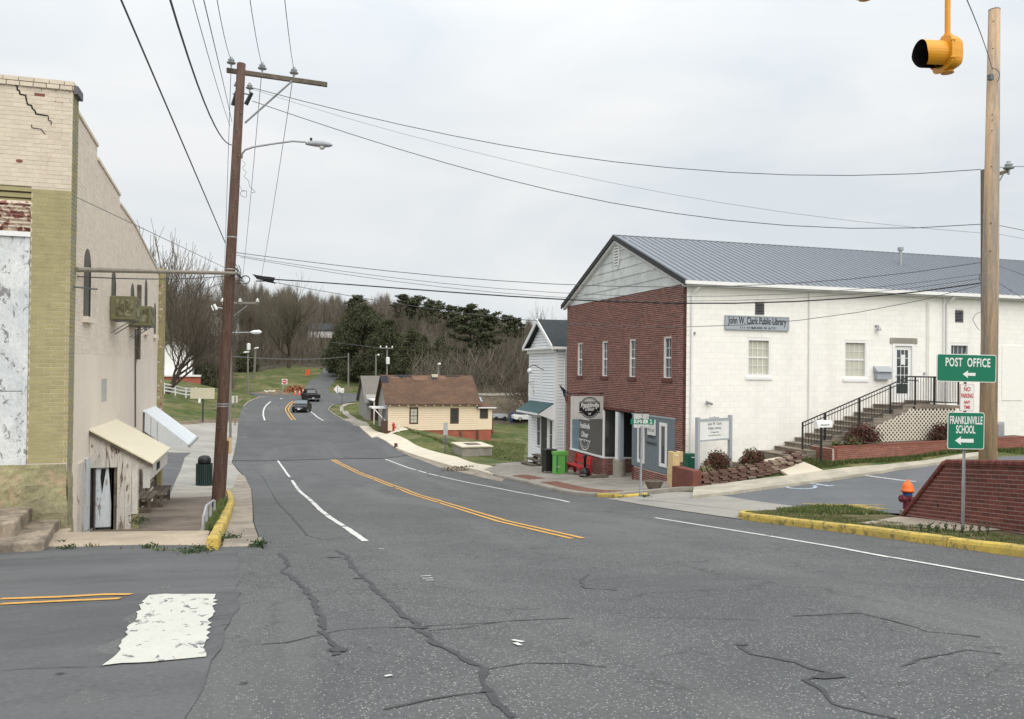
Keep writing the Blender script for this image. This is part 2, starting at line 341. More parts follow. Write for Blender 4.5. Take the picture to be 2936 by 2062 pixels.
M_['yellow'] = mat('kerb_yellow_paint', (0.58, 0.42, 0.09), 0.8, c2=(0.47, 0.35, 0.09), sc=1.5, var=0.18, grain=0.2, gs=30, bump=0.5, stain=((0.16, 0.135, 0.075), 4.5, 0.50, 0.60, 0.9))
M_['linew'] = mat('road_paint_white', (0.60, 0.60, 0.58), 0.8, var=0.12, grain=0.2, gs=20, bump=0.2, stain=((0.12, 0.125, 0.13), 9, 0.60, 0.66, 0.9))
M_['liney'] = mat('road_paint_yellow', (0.60, 0.33, 0.075), 0.8, var=0.1, grain=0.2, gs=20, bump=0.2, stain=((0.12, 0.125, 0.13), 9, 0.60, 0.68, 0.8))
M_['brick_r'] = [mat('red_brick_%s' % n, c, 0.88, var=0.18, grain=0.25, gs=45, bump=0.35) for n, c in (('mid', (0.175, 0.066, 0.050)), ('dark', (0.125, 0.050, 0.041)), ('light', (0.225, 0.088, 0.067)))]
M_['brick_w'] = [mat('dark_red_brick_%s' % n, c, 0.85, var=0.12, grain=0.18, gs=45, bump=0.3) for n, c in (('mid', (0.155, 0.045, 0.035)), ('dark', (0.125, 0.038, 0.031)), ('light', (0.18, 0.055, 0.042)))]
M_['mortar'] = mat('mortar_pale', (0.42, 0.32, 0.285), 0.95, var=0.15, grain=0.2, bump=0.3)
M_['sheath'] = mat('grey_gap_shade', (0.30, 0.31, 0.32), .9, var=.1)  # dark backing colour standing in for the shade lines under the lodge clapboards
M_['gap_shade_y'] = mat('tan_gap_shade', (0.36, 0.27, 0.19), .9, var=.1)  # same for the yellow house: board shade put into a darker backing colour
M_['mortar_d'] = mat('mortar_brown', (0.50, 0.37, 0.32), 0.95, var=0.15, grain=0.2, bump=0.3)
M_['cream'] = [mat('cream_painted_brick_%s' % n, c, 0.8, var=0.07, grain=0.08, bump=0.25, stain=((0.36, 0.27, 0.2), 2.5, 0.62, 0.78, 0.4)) for n, c in (('a', (0.66, 0.575, 0.46)), ('b', (0.62, 0.54, 0.435)))]
M_['cream_back'] = mat('cream_painted_joint', (0.60, 0.515, 0.41), 0.9, var=0.1, bump=0.3, stain=((0.42, 0.34, 0.26), 1.6, 0.60, 0.7, 0.5))
M_['olive'] = [mat('olive_painted_brick_%s' % n, c, 0.8, var=0.10, grain=0.10, bump=0.25, stain=((0.26, 0.23, 0.12), 3.0, 0.6, 0.75, 0.5)) for n, c in (('a', (0.36, 0.32, 0.165)), ('b', (0.34, 0.30, 0.155)))]
M_['olive_back'] = mat('olive_painted_joint', (0.31, 0.27, 0.14), 0.9, var=0.15, bump=0.3)
M_['peel'] = [mat('peeling_brick_%s' % n, c, 0.88, c2=(0.62, 0.53, 0.43), sc=7, var=0.1, grain=0.15, bump=0.4, lo=a, hi=a+0.04) for n, c, a in (('a', (0.24, 0.10, 0.08), 0.42), ('b', (0.27, 0.11, 0.09), 0.47))]
M_['bare'] = mat('bare_broken_brick', (0.22, 0.09, 0.065), 0.9, var=0.25, grain=0.3, bump=0.5)
M_['whiteb'] = [mat('white_painted_block_%s' % n, c, 0.75, var=0.03, grain=0.04, bump=0.15, stain=((0.58, 0.56, 0.52), 0.6, 0.6, 0.85, 0.5), streak=((0.66, 0.64, 0.59), (1.1, 1.1, .13), .52, .72, .45)) for n, c in (('a', (0.86, 0.84, 0.785)), ('b', (0.835, 0.815, 0.765)))]
M_['whiteb_back'] = mat('white_painted_joint', (0.70, 0.685, 0.64), 0.85, var=0.05, bump=0.2)
M_['sidew'] = mat('cream_render_wall', (0.81, 0.725, 0.615), 0.85, c2=(0.77, 0.685, 0.58), sc=0.5, var=0.05, grain=0.07, gs=35, bump=0.25, stain=((0.36, 0.32, 0.28), 1.0, 0.62, 0.85, 0.4), stretch=(1, 1, 0.35))
M_['white'] = mat('white_paint', (0.78, 0.78, 0.77), 0.6, var=0.04, grain=0.05, bump=0.08)
M_['clap'] = mat('white_clapboard', (0.80, 0.81, 0.83), 0.65, var=0.05, grain=0.05, bump=0.1)
M_['clap_y'] = mat('yellow_clapboard', (0.77, 0.635, 0.465), 0.7, var=0.06, grain=0.06, bump=0.15, stain=((0.45, 0.32, 0.2), 1.2, 0.62, 0.8, 0.4))
M_['gable'] = mat('weathered_gable_panel', (0.68, 0.70, 0.68), 0.8, c2=(0.54, 0.57, 0.56), sc=1.2, var=0.08, bump=0.2, stain=((0.36, 0.34, 0.30), 2, 0.58, 0.8, 0.5))
M_['metalroof'] = mat('grey_metal_roof', (0.22, 0.24, 0.27), 0.55, var=0.05, grain=0.05, bump=0.03, metal=0.15, spec=0.5)
M_['dark'] = flat('dark_void', (0.012, 0.013, 0.014), 0.9)
M_['darktrim'] = flat('dark_trim', (0.03, 0.03, 0.033), 0.6)
M_['glass'] = flat('window_glass', (0.045, 0.055, 0.06), 0.06, spec=0.9, bump=0.0)
M_['glass_mid'] = flat('storefront_glass', (0.03, 0.034, 0.034), 0.07, spec=0.8, bump=0.0)
M_['film'] = mat('frosted_window_film', (0.085, 0.08, 0.075), 0.3, var=0.15, grain=0.05, bump=0.02, spec=0.6)
M_['film_b'] = mat('blue_window_film', (0.13, 0.20, 0.25), 0.3, var=0.15, grain=0.05, bump=0.02, spec=0.6)
M_['blind'] = mat('window_blind', (0.50, 0.50, 0.41), 0.8, var=0.05, grain=0.05, bump=0.1)
M_['grey_panel'] = mat('grey_painted_panel', (0.165, 0.195, 0.215), 0.7, var=0.06, grain=0.06, bump=0.1)
M_['grey_sign'] = mat('grey_sign_board', (0.34, 0.375, 0.41), 0.6, var=0.05, bump=0.05)
M_['greyp'] = mat('grey_post_paint', (0.36, 0.38, 0.40), 0.6, var=0.05, bump=0.05)
M_['green'] = flat('sign_green', (0.0, 0.155, 0.085), 0.45)
M_['green_d'] = flat('dark_green_paint', (0.012, 0.10, 0.06), 0.5)
M_['signw'] = flat('sign_white', (0.72, 0.73, 0.71), 0.5)
M_['signred'] = flat('sign_red', (0.50, 0.05, 0.05), 0.5)
M_['galv'] = mat('galvanised_steel', (0.36, 0.37, 0.38), 0.5, var=0.15, grain=0.1, metal=0.5, bump=0.05)
M_['galv_d'] = mat('dull_steel', (0.15, 0.155, 0.16), 0.6, var=0.15, metal=0.4, bump=0.05)
M_['black'] = flat('black_paint', (0.012, 0.012, 0.013), 0.45)
M_['rail'] = flat('black_railing', (0.014, 0.013, 0.013), 0.5)
M_['rubber'] = flat('rubber', (0.016, 0.016, 0.017), 0.85)
M_['wire'] = flat('cable_black', (0.085, 0.09, 0.095), 0.7)
M_['wire_l'] = flat('cable_grey', (0.20, 0.205, 0.21), 0.6)
M_['pole_l'] = mat('pole_creosote', (0.080, 0.045, 0.034), 0.88, c2=(0.115, 0.070, 0.052), sc=3, var=0.2, grain=0.3, gs=20, bump=0.5, stretch=(6, 6, 0.5))
M_['pole_b'] = mat('pole_weathered', (0.115, 0.085, 0.062), 0.9, var=0.2, grain=0.3, gs=20, bump=0.5, stretch=(6, 6, 0.5))
M_['pole_r'] = mat('pole_pale_pine', (0.52, 0.36, 0.225), 0.85, c2=(0.30, 0.255, 0.21), sc=1.2, var=0.15, grain=0.2, gs=16, bump=0.5, stretch=(5, 5, 0.35), stain=((0.12, 0.07, 0.04), 4, 0.62, 0.75, 0.6))
M_['pole_g'] = mat('pole_grey', (0.20, 0.185, 0.165), 0.9, var=0.2, grain=0.2, bump=0.4, stretch=(6, 6, 0.5))
M_['sig'] = mat('signal_yellow', (0.74, 0.33, 0.022), 0.42, var=0.06, grain=0.05, bump=0.05, stain=((0.25, 0.12, 0.02), 9, 0.6, 0.8, 0.4))
M_['orange'] = flat('orange_paint', (0.78, 0.15, 0.02), 0.5)
M_['orange_s'] = flat('orange_sign', (0.85, 0.10, 0.03), 0.5)
M_['hyd_d'] = flat('hydrant_maroon', (0.13, 0.02, 0.035), 0.5)
M_['hyd_b'] = flat('hydrant_blue', (0.03, 0.06, 0.22), 0.5)
M_['redp'] = flat('red_paint', (0.42, 0.018, 0.022), 0.45)
M_['lime'] = flat('lime_green', (0.14, 0.42, 0.09), 0.5)
M_['navy'] = flat('navy', (0.02, 0.035, 0.08), 0.5)
M_['shingle_b'] = mat('brown_shingles', (0.125, 0.073, 0.046), 0.93, c2=(0.098, 0.058, 0.038), sc=0.8, var=0.15, grain=0.25, gs=14, bump=0.4)
M_['shingle_t'] = mat('torn_black_felt', (0.025, 0.027, 0.035), 0.9, bump=0.3)
M_['shingle_l'] = mat('bleached_shingles', (0.175, 0.10, 0.066), 0.93, var=0.15, grain=0.2, bump=0.3)
M_['shingle_g'] = mat('grey_shingles', (0.165, 0.15, 0.135), 0.93, var=0.15, grain=0.25, gs=14, bump=0.4)
M_['shingle_k'] = mat('charcoal_shingles', (0.030, 0.038, 0.042), 0.9, var=0.2, grain=0.3, gs=14, bump=0.4)
M_['teal'] = mat('teal_awning_shingle', (0.05, 0.10, 0.105), 0.85, var=0.15, grain=0.2, gs=20, bump=0.3)
M_['found'] = mat('terracotta_foundation', (0.37, 0.115, 0.075), 0.9, c2=(0.31, 0.09, 0.06), sc=1.2, var=0.12, grain=0.12, bump=0.3, stain=((0.14, 0.07, 0.05), 2.5, 0.60, 0.75, 0.5))
M_['brown'] = flat('brown_trim', (0.085, 0.045, 0.030), 0.7)
M_['greyw'] = mat('grey_siding', (0.30, 0.29, 0.27), 0.85, var=0.1, bump=0.2)
M_['peelw'] = mat('peeling_white_wood', (0.62, 0.58, 0.52), 0.85, c2=(0.52, 0.49, 0.45), sc=2.5, var=0.08, grain=0.12, gs=30, bump=0.4, stretch=(1.4, 1.4, 0.35), stain=((0.15, 0.10, 0.07), 4.0, 0.555, 0.60, 0.95))
M_['peelw2'] = mat('peeling_bluewhite_wood', (0.60, 0.64, 0.67), 0.85, var=0.08, grain=0.1, gs=30, bump=0.4, stretch=(1.2, 1.2, 0.3), stain=((0.20, 0.14, 0.10), 3.5, 0.58, 0.62, 0.9))
M_['oldwood'] = mat('old_grey_timber', (0.155, 0.13, 0.10), 0.9, c2=(0.10, 0.082, 0.062), sc=3, var=0.2, grain=0.25, gs=25, bump=0.4)
M_['board'] = mat('weathered_white_plywood', (0.66, 0.68, 0.67), 0.8, c2=(0.56, 0.59, 0.60), sc=1.6, var=0.08, grain=0.12, gs=25, bump=0.4, stain=((0.17, 0.16, 0.16), 6.5, 0.565, 0.60, 0.85), stretch=(1, 1, 0.7))
M_['stucco'] = mat('mossy_stucco', (0.32, 0.30, 0.17), 0.93, c2=(0.22, 0.20, 0.125), sc=1.3, var=0.15, grain=0.22, gs=22, bump=0.7, stain=((0.40, 0.30, 0.20), 2.3, 0.54, 0.62, 0.85), bs=7)
M_['creamroof'] = mat('cream_sheet_roof', (0.68, 0.62, 0.47), 0.7, var=0.04, grain=0.04, bump=0.05)
M_['alu'] = mat('white_aluminium', (0.70, 0.74, 0.77), 0.5, var=0.05, metal=0.1, bump=0.04)
M_['coping'] = mat('dark_coping', (0.16, 0.15, 0.17), 0.85, var=0.2, bump=0.4)
M_['ac'] = mat('olive_cooler_housing', (0.17, 0.165, 0.085), 0.6, var=0.15, bump=0.1)
M_['ac_g'] = mat('cooler_pad', (0.28, 0.27, 0.17), 0.9, c2=(0.10, 0.09, 0.05), sc=6, var=0.2, grain=0.3, bump=0.5)
M_['bark'] = mat('bark_grey', (0.16, 0.135, 0.105), 0.95, var=0.25, grain=0.2, gs=8, bump=0.4)
M_['bark_d'] = mat('bark_dark', (0.072, 0.056, 0.043), 0.95, var=0.25, grain=0.2, gs=8, bump=0.4)
M_['twig'] = [mat('twigs_%s' % n, c, 0.95, var=0.2, grain=0.0, bump=0, spec=0.1, sc=0.2) for n, c in (('grey', (0.165, 0.142, 0.115)), ('brown', (0.110, 0.092, 0.074)), ('olive', (0.125, 0.112, 0.082)))]
M_['needle'] = [mat('needles_%s' % n, c, 0.9, var=0.35, grain=0.0, bump=0, spec=0.1, sc=0.5) for n, c in (('dark', (0.055, 0.066, 0.034)), ('olive', (0.098, 0.098, 0.052)), ('blue', (0.070, 0.080, 0.056)))]
M_['shrub'] = [mat('shrub_leaf_%s' % n, c, 0.8, var=0.3, grain=0.0, bump=0, sc=8) for n, c in (('red', (0.13, 0.028, 0.028)), ('green', (0.085, 0.095, 0.03)), ('brown', (0.07, 0.04, 0.025)))]
M_['blade'] = [mat('grass_blade_%s' % n, c, 0.85, var=0.25, grain=0.0, bump=0, sc=6, spec=0.15) for n, c in (('a', (0.075, 0.115, 0.032)), ('b', (0.14, 0.15, 0.055)), ('c', (0.24, 0.20, 0.12)))]
M_['weed'] = flat('weed_leaf', (0.040, 0.070, 0.022), 0.7, var=0.3)
M_['mulch'] = mat('mulch', (0.09, 0.06, 0.042), 0.95, var=0.3, grain=0.4, gs=20, bump=0.7)
M_['paver'] = [mat('paver_%s' % n, c, 0.9, var=0.15, grain=0.2, bump=0.3) for n, c in (('a', (0.20, 0.095, 0.070)), ('b', (0.165, 0.08, 0.062)))]
M_['plast_y'] = flat('pale_yellow_plastic', (0.66, 0.50, 0.26), 0.5)
M_['carpaint'] = flat('black_car_paint', (0.008, 0.009, 0.011), 0.38, spec=.25)
M_['carpaint2'] = flat('dark_grey_car_paint', (0.014, 0.014, 0.015), 0.5, spec=.2)
M_['carglass'] = flat('car_glass', (0.10, 0.13, 0.15), 0.1, spec=0.9)
M_['lampl'] = flat('lit_headlight', (0.9, 0.75, 0.45), 0.3, emit=((1.0, 0.78, 0.42), 1.1))
M_['lampg'] = flat('lamp_lens', (0.55, 0.56, 0.55), 0.25)
M_['mulberry'] = flat('red_lens', (0.10, 0.01, 0.012), 0.3)
M_['lens_off'] = flat('unlit_lens', (0.02, 0.012, 0.01), 0.35)
M_['shedroof'] = mat('blue_grey_metal', (0.28, 0.32, 0.36), 0.5, var=0.1, bump=0.05)
# ------------------------------------------------------------------ masonry and boarding
def cut(intv, holes):
    out = [intv]
    for h0, h1 in holes:
        nx_ = []
        for a, b in out:
            if h1 <= a or h0 >= b: nx_.append((a, b)); continue
            if h0 > a: nx_.append((a, h0))
            if h1 < b: nx_.append((h1, b))
        out = nx_
    return out
def masonry(parent, fr, b0, b1, span, holes, mats, name='brick', Lb=0.203, H=0.0677, j=0.010, proud=0.007, dep=0.03, single=300, jit=0.002, miss=(), skew=0.0, wts=None, sprites=None):
    """courses of bricks standing proud of a backing wall. span(b) -> (a0, a1); holes: (a0, a1, b0, b1)"""
    items = []; nC = int((b1-b0)/H+0.5)
    for i in range(nC):
        z0 = b0+i*H; zc = z0+H/2; sp = span(zc)
        if sp is None: continue
        hs = [(h[0], h[1]) for h in holes if h[2] < zc < h[3]]
        for a, b in cut(sp, hs):
            x = math.floor(a/Lb)*Lb - (Lb/2 if i % 2 else 0)
            while x < b:
                p, q = max(x, a), min(x+Lb, b)
                if q-p > 0.03 and not any(m[0] < (p+q)/2 < m[1] and m[2] < zc < m[3] for m in miss):
                    items.append((p+j/2, q-j/2, z0+j/2, z0+H-j/2, random.choices(range(len(mats)), wts)[0] if wts else random.randrange(len(mats)), proud+random.uniform(-jit, jit)))
                x += Lb
    items.sort(key=lambda t: fr((t[0]+t[1])/2, (t[2]+t[3])/2).length)
    R = Matrix((fr.u, fr.w, fr.n)).transposed().to_4x4(); cache = {}
    for t in items[:single]:
        Lq = round((t[1]-t[0])/0.02)*0.02 if t[1]-t[0] < Lb-j-1e-4 else Lb-j
        Lq = min(max(Lq, 0.02), t[1]-t[0]+0.004)
        key = (round(Lq, 3), t[4])
        if key not in cache:
            x, y = Lq/2, (H-j)/2; mb = MB(); ch = min(0.004, proud)
            V = [(-x, -y, -dep), (x, -y, -dep), (x, y, -dep), (-x, y, -dep), (-x, -y, -ch), (x, -y, -ch), (x, y, -ch), (-x, y, -ch), (-x+ch, -y+ch, 0), (x-ch, -y+ch, 0), (x-ch, y-ch, 0), (-x+ch, y-ch, 0)]
            mb.add(V, [(8, 9, 10, 11), (4, 5, 9, 8), (5, 6, 10, 9), (6, 7, 11, 10), (7, 4, 8, 11), (0, 1, 5, 4), (1, 2, 6, 5), (2, 3, 7, 6), (3, 0, 4, 7)])
            me = bpy.data.meshes.new(name); me.from_pydata(mb.v, [], mb.f); me.materials.append(mats[t[4]]); me.update(); cache[key] = me
        o = bpy.data.objects.new(name, cache[key]); COL.objects.link(o); o.parent = parent
        c = fr((t[0]+t[1])/2, (t[2]+t[3])/2, t[5]) - wloc(parent)
        o.matrix_local = Matrix.Translation(c) @ R
    rest = items[single:]
    if rest:
        A = np.array([r[:4]+(r[5],) for r in rest]); mi = np.array([r[4] for r in rest])
        u, v, n, P = map(np.array, (fr.u, fr.w, fr.n, fr.P)); V = []
        for (ai, bi, ci) in ((0, 2, 0), (1, 2, 0), (1, 3, 0), (0, 3, 0), (0, 2, 1), (1, 2, 1), (1, 3, 1), (0, 3, 1)):
            V.append(P + A[:, ai:ai+1]*u + A[:, bi:bi+1]*v + (A[:, 4:5]*ci - dep*(1-ci))*n)
        V = np.stack(V, 1).reshape(-1, 3); base = np.arange(len(A))[:, None, None]*8
        F = (base + np.array([(4, 5, 6, 7), (0, 1, 5, 4), (1, 2, 6, 5), (2, 3, 7, 6), (3, 0, 4, 7)])[None]).reshape(-1, 4)
        me = fast_mesh(name+'work', V, F, mats, np.repeat(mi, 5)); o = put(name+'work', me, parent); o['kind'] = 'stuff'
def boards(parent, fr, b0, b1, span, holes, m, name='clapboard', e=0.125, th=0.02, jit=0.0, gap=0.003):
    n = int((b1-b0)/e+0.5)
    for i in range(n):
        z0 = b0+i*e; zc = z0+e/2; sp = span(zc)
        if sp is None or sp[1]-sp[0] < 0.05: continue
        for a, b in cut(sp, [(h[0], h[1]) for h in holes if h[2] < zc < h[3]]):
            if b-a < 0.03: continue
            mb = MB(); k = random.uniform(-jit, jit)
            mb.add([fr(a, z0, 0), fr(b, z0, 0), fr(b, z0+e-gap, 0), fr(a, z0+e-gap, 0), fr(a, z0, th+k), fr(b, z0, th+k), fr(b, z0+e-gap, 0.004), fr(a, z0+e-gap, 0.004)],
                   [(4, 5, 6, 7), (0, 1, 5, 4), (1, 2, 6, 5), (2, 3, 7, 6), (3, 0, 4, 7)])
            mb.build(name, m, parent)
def window(parent, fr, a0, a1, b0, b1, cols, rows, fm, pane=None, ft=0.06, proud=0.03, sill=None, backing=None, name='window', rec=0.04, sash=True, split=True):
    """a window set in a wall: frame mesh with its muntins, sill and one pane per light as sub-parts"""
    pane = pane or M_['glass']; mb = MB()
    fr.box(mb, a0, a0+ft, b0, b1, -rec, proud); fr.box(mb, a1-ft, a1, b0, b1, -rec, proud)
    fr.box(mb, a0+ft, a1-ft, b1-ft, b1, -rec, proud); fr.box(mb, a0+ft, a1-ft, b0, b0+ft, -rec, proud)
    w_ = (a1-a0-2*ft); h_ = (b1-b0-2*ft); mu = 0.018
    for i in range(1, cols): x = a0+ft+w_*i/cols; fr.box(mb, x-mu/2, x+mu/2, b0+ft, b1-ft, -rec+0.004, -rec+0.024)
    for i in range(1, rows):
        y = b0+ft+h_*i/rows; k = 0.028 if (sash and rows % 2 == 0 and i == rows//2) else mu/2
        fr.box(mb, a0+ft, a1-ft, y-k, y+k, -rec+0.006, -rec+(0.034 if k > mu else 0.022))
    o = mb.build(name, fm, parent)
    for i in range(cols):
        for j_ in range(rows):
            q = MB(); fr.box(q, a0+ft+w_*i/cols, a0+ft+w_*(i+1)/cols, b0+ft+h_*j_/rows, b0+ft+h_*(j_+1)/rows, -rec-0.004, -rec+0.002); q.build('pane', pane, o)
    if sill: q = MB(); fr.box(q, a0-0.06, a1+0.06, b0-sill, b0, -0.01, proud+0.05); q.build('sill', fm if not isinstance(sill, tuple) else fm, o)
    return o
def text(s, size, P, ud, nd, m, parent=None, sx=1.0, bold=0.0, shear=0.0, ext=0.002, name='lettering', align='CENTER', sp=1.0, vd=None):
    c = bpy.data.curves.new(name, 'FONT'); c.body = s; c.size = size; c.align_x = align; c.align_y = 'CENTER'; c.extrude = ext; c.offset = bold; c.shear = shear
    c.space_character = sp; c.resolution_u = 4
    tmp = bpy.data.objects.new('t', c); me = bpy.data.meshes.new_from_object(tmp); me.name = name; bpy.data.objects.remove(tmp); bpy.data.curves.remove(c)
    me.materials.clear(); me.materials.append(m); o = bpy.data.objects.new(name, me); COL.objects.link(o)
    ud = Vector(ud).normalized(); nd = Vector(nd).normalized(); vd = nd.cross(ud)
    R = Matrix((ud*sx, vd, nd)).transposed().to_4x4()
    P = Vector(P)
    if parent is not None: o.parent = parent; P = P - wloc(parent)
    o.matrix_local = Matrix.Translation(P) @ R
    return o
def flatpoly(name, fr, pts, c, m, parent, th=0.003):   # flat cut-out shape in a wall's axes
    mb = MB(); mb.prism([fr(a, b, c) for a, b in pts], fr.n*th); o = mb.build(name, m, parent)
    bm = bmesh.new(); bm.from_mesh(o.data); bmesh.ops.recalc_face_normals(bm, faces=bm.faces); bm.to_mesh(o.data); bm.free()
    return o
def circ(cx, cy, rx, ry, a0=0, a1=360, n=28): return [(cx+rx*math.cos(math.radians(a0+(a1-a0)*i/n)), cy+ry*math.sin(math.radians(a0+(a1-a0)*i/n))) for i in range(n+1)]
def ringband(fr, mb, cx, cy, rx, ry, t, a0, a1, c, n=28, th=0.003):
    o = circ(cx, cy, rx, ry, a0, a1, n); i_ = circ(cx, cy, rx-t, ry-t, a0, a1, n)
    for k in range(n): mb.hexa([fr(*i_[k], c), fr(*o[k], c), fr(*o[k+1], c), fr(*i_[k+1], c), fr(*i_[k], c+th), fr(*o[k], c+th), fr(*o[k+1], c+th), fr(*i_[k+1], c+th)])
# ================================================================== GROUND
def px(l, h=0.0): return [tuple(gp(u, v, h))[:2] for u, v in l]
def seq(a, b, s): return list(np.arange(a, b, s))
gxs = np.unique(np.round(np.array(seq(-400, -60, 20)+seq(-60, -14, 3)+seq(-14, 36, 0.5)+seq(36, 80, 3)+seq(80, 401, 20)+[-3.2, -1.0]), 3))
gys = np.unique(np.round(np.array(seq(-80, -20, 12)+seq(-20, 4, 2)+seq(4, 62, 0.5)+seq(62, 140, 1.5)+seq(140, 260, 4)+seq(260, 620, 20)), 3))
XX, YY = np.meshgrid(gxs, gys); PP = np.c_[XX.ravel(), YY.ravel()]
ZZ = Gn(PP) - 0.03
PP3 = np.c_[PP, ZZ]; nx = len(gxs); ny = len(gys)
I, J = np.meshgrid(np.arange(nx-1), np.arange(ny-1)); cx = (gxs[I]+gxs[I+1])/2; cy = (gys[J]+gys[J+1])/2
F = np.stack([J*nx+I, J*nx+I+1, (J+1)*nx+I+1, (J+1)*nx+I], -1)
hole = (cx > -3.2) & (cx < -1.0) & (cy > 15.0) & (cy < 29.0)
F = F[~hole]; fcx = cx[~hole]; fcy = cy[~hole]
# woodland floor replaces the lawns on the far hill and beyond the valley
wn = np.sin(fcx*0.05)*6+np.sin(fcx*0.13+1)*3
woods = ((fcy > 172+wn) & (fcx < 60)) | ((fcx > 27) & (fcy > 104+wn*.4)) | ((fcx < -75) & (fcy > 60)) | (fcy > 205+wn)
me = fast_mesh('ground', PP3, F, [M_['grass'], M_['wood_floor']], woods.astype(int), smooth=True)
ground = put('ground', me); tag(ground, kind='structure')
LEFT = [(757, 1578), (744, 1545), (728, 1500), (726, 1450), (722, 1406), (702, 1365), (667, 1328), (672, 1300), (681, 1237), (687, 1191), (692, 1172), (705, 1155), (740, 1144)]
FAR = [(730, 1134), (713, 1125), (760, 1123), (802, 1129), (866, 1131), (874, 1114), (908, 1081), (925, 1066), (936, 1053), (925, 1045), (887, 1034), (862, 1028), (872, 1026), (905, 1036), (950, 1041), (994, 1046), (994, 1059),
       (961, 1093), (950, 1105), (939, 1118), (955, 1128), (1040, 1129), (1170, 1127), (1170, 1143), (1048, 1147), (994, 1155), (960, 1162), (942, 1172), (949, 1183), (986, 1205), (1022, 1220), (1066, 1248), (1135, 1289), (1223, 1326), (1310, 1352)]
road_poly = [(-45, -20), (10.42, -20), (10.42, 16), (10.5, 23.9), (11.0, 24.6), (11.0, 38)][::-1]
left_w = px(LEFT); far_w = px(FAR)
road_poly = left_w + far_w + road_poly + [(-45, 14.9), (-4.0, 14.72), (-0.75, 13.45), (-0.1, 13.2)]
road = sheet('road', road_poly, 0.012, M_['asphalt'], step=1.1)
def pull(Pt): return Pt
side_poly = [(-44.5, -6), (-2.2, -6), (-0.9, 2), (-0.35, 5), (-0.2, 8), (-0.3, 11), (-0.35, 12.8), (-0.8, 13.4), (-4.0, 14.66), (-44.5, 14.8)]
_sp = []
for qa_, qb_ in zip(side_poly, side_poly[1:]+side_poly[:1]):
    nq_ = max(1, int(math.hypot(qb_[0]-qa_[0], qb_[1]-qa_[1])/.3)) if qa_[0] > -3 and qb_[0] > -3 else 1
    _sp += [(qa_[0]+(qb_[0]-qa_[0])*k/nq_+random.uniform(-.035, .035), qa_[1]+(qb_[1]-qa_[1])*k/nq_) for k in range(nq_)]
side_poly = _sp
sheet('side_street', side_poly, 0.0155, M_['asphalt_side'], step=1.0)
patch = px([(668, 1322), (795, 1322), (957, 1317), (1105, 1316), (1170, 1306), (1130, 1285), (1066, 1247), (1022, 1220), (995, 1209), (927, 1207), (841, 1206), (760, 1207), (686, 1208), (681, 1237), (673, 1290)])
sheet('road_patch', patch, 0.036, M_['asphalt_new'], step=1.0)
# painted lines
def S4(l, x0, y0, f): return [(x0+a*f, y0+b*f) for a, b in l]
RZ = lambda l: S4(l, 700, 1200, .4355)
H1 = 0.021
ribbon('fog_line', px(RZ([(222, 280), (262, 335), (300, 388)])), 0.11, H1, M_['linew'], road, wob=0.006)
ribbon('fog_line', px(RZ([(315, 410), (400, 510), (500, 605), (570, 660), (600, 680), (700, 745), (800, 815)])), 0.12, H1, M_['linew'], road, wob=0.010, step=0.2, gap=0.04)
yc = px(RZ([(585, 272), (620, 292), (660, 312), (740, 352), (850, 396), (1050, 470), (1300, 556), (1700, 680), (2200, 797)]))
def off(P, d):
    o = []
    for i, p in enumerate(P):
        a, b = Vector(P[max(i-1, 0)][:2]), Vector(P[min(i+1, len(P)-1)][:2]); t = (b-a).normalized(); o.append((p[0]-t.y*d, p[1]+t.x*d))
    return o
ribbon('center_line', off(yc, 0.10), 0.10, H1, M_['liney'], road, wob=0.005, step=0.25, gap=0.02)
ribbon('center_line', off(yc, -0.12), 0.10, H1, M_['liney'], road, wob=0.006, step=0.25, gap=0.02)
yf = px([(842, 1205), (831, 1192), (823, 1180), (822, 1172), (826, 1165), (832, 1158), (843, 1151)])
ribbon('center_line', off(yf, 0.14), 0.13, H1, M_['liney'], road); ribbon('center_line', off(yf, -0.22), 0.13, H1, M_['liney'], road)
ribbon('fog_line', px([(759, 1206), (755, 1192), (755, 1180), (758, 1170), (765, 1161), (776, 1152)]), 0.17, H1, M_['linew'], road)
ribbon('fog_line', px([(803, 1145), (809, 1142)]), 0.15, H1, M_['linew'], road)
ribbon('fog_line', px([(928, 1207), (908, 1195), (893, 1183), (889, 1175), (889, 1170), (894, 1163)]), 0.16, H1, M_['linew'], road)
ribbon('fog_line', px(RZ([(930, 270), (1010, 300), (1135, 342)])), 0.12, H1, M_['linew'], road)
ribbon('fog_line', px(RZ([(1145, 345), (1200, 362)])), 0.12, H1, M_['linew'], road)
ribbon('fog_line', px(RZ([(1212, 365), (1280, 381)])), 0.12, H1, M_['linew'], road)
ribbon('fog_line', px(RZ([(1290, 383), (1500, 430), (1700, 468), (1900, 505), (2140, 555)])), 0.11, H1, M_['linew'], road, wob=0.004)
ribbon('fog_line', px([(1878, 1487), (2050, 1515), (2200, 1539)]), 0.10, H1, M_['linew'], road, wob=0.003)
ribbon('fog_line', px([(2206, 1540), (2400, 1573), (2552, 1602)]), 0.10, H1, M_['linew'], road, wob=0.003)
ribbon('fog_line', px([(2558, 1602), (2750, 1636), (2926, 1667), (3300, 1735)]), 0.10, H1, M_['linew'], road, wob=0.003)
sb = px([(425, 1713), (470, 1709), (620, 1709), (612, 1755), (600, 1800), (590, 1855), (582, 1893), (440, 1905), (303, 1915), (340, 1870), (366, 1813), (400, 1750)])
sb = [(x+random.uniform(-.025, .025), y+random.uniform(-.012, .012)) for x, y in [tuple(q) for q in densify(sb, .09)]]
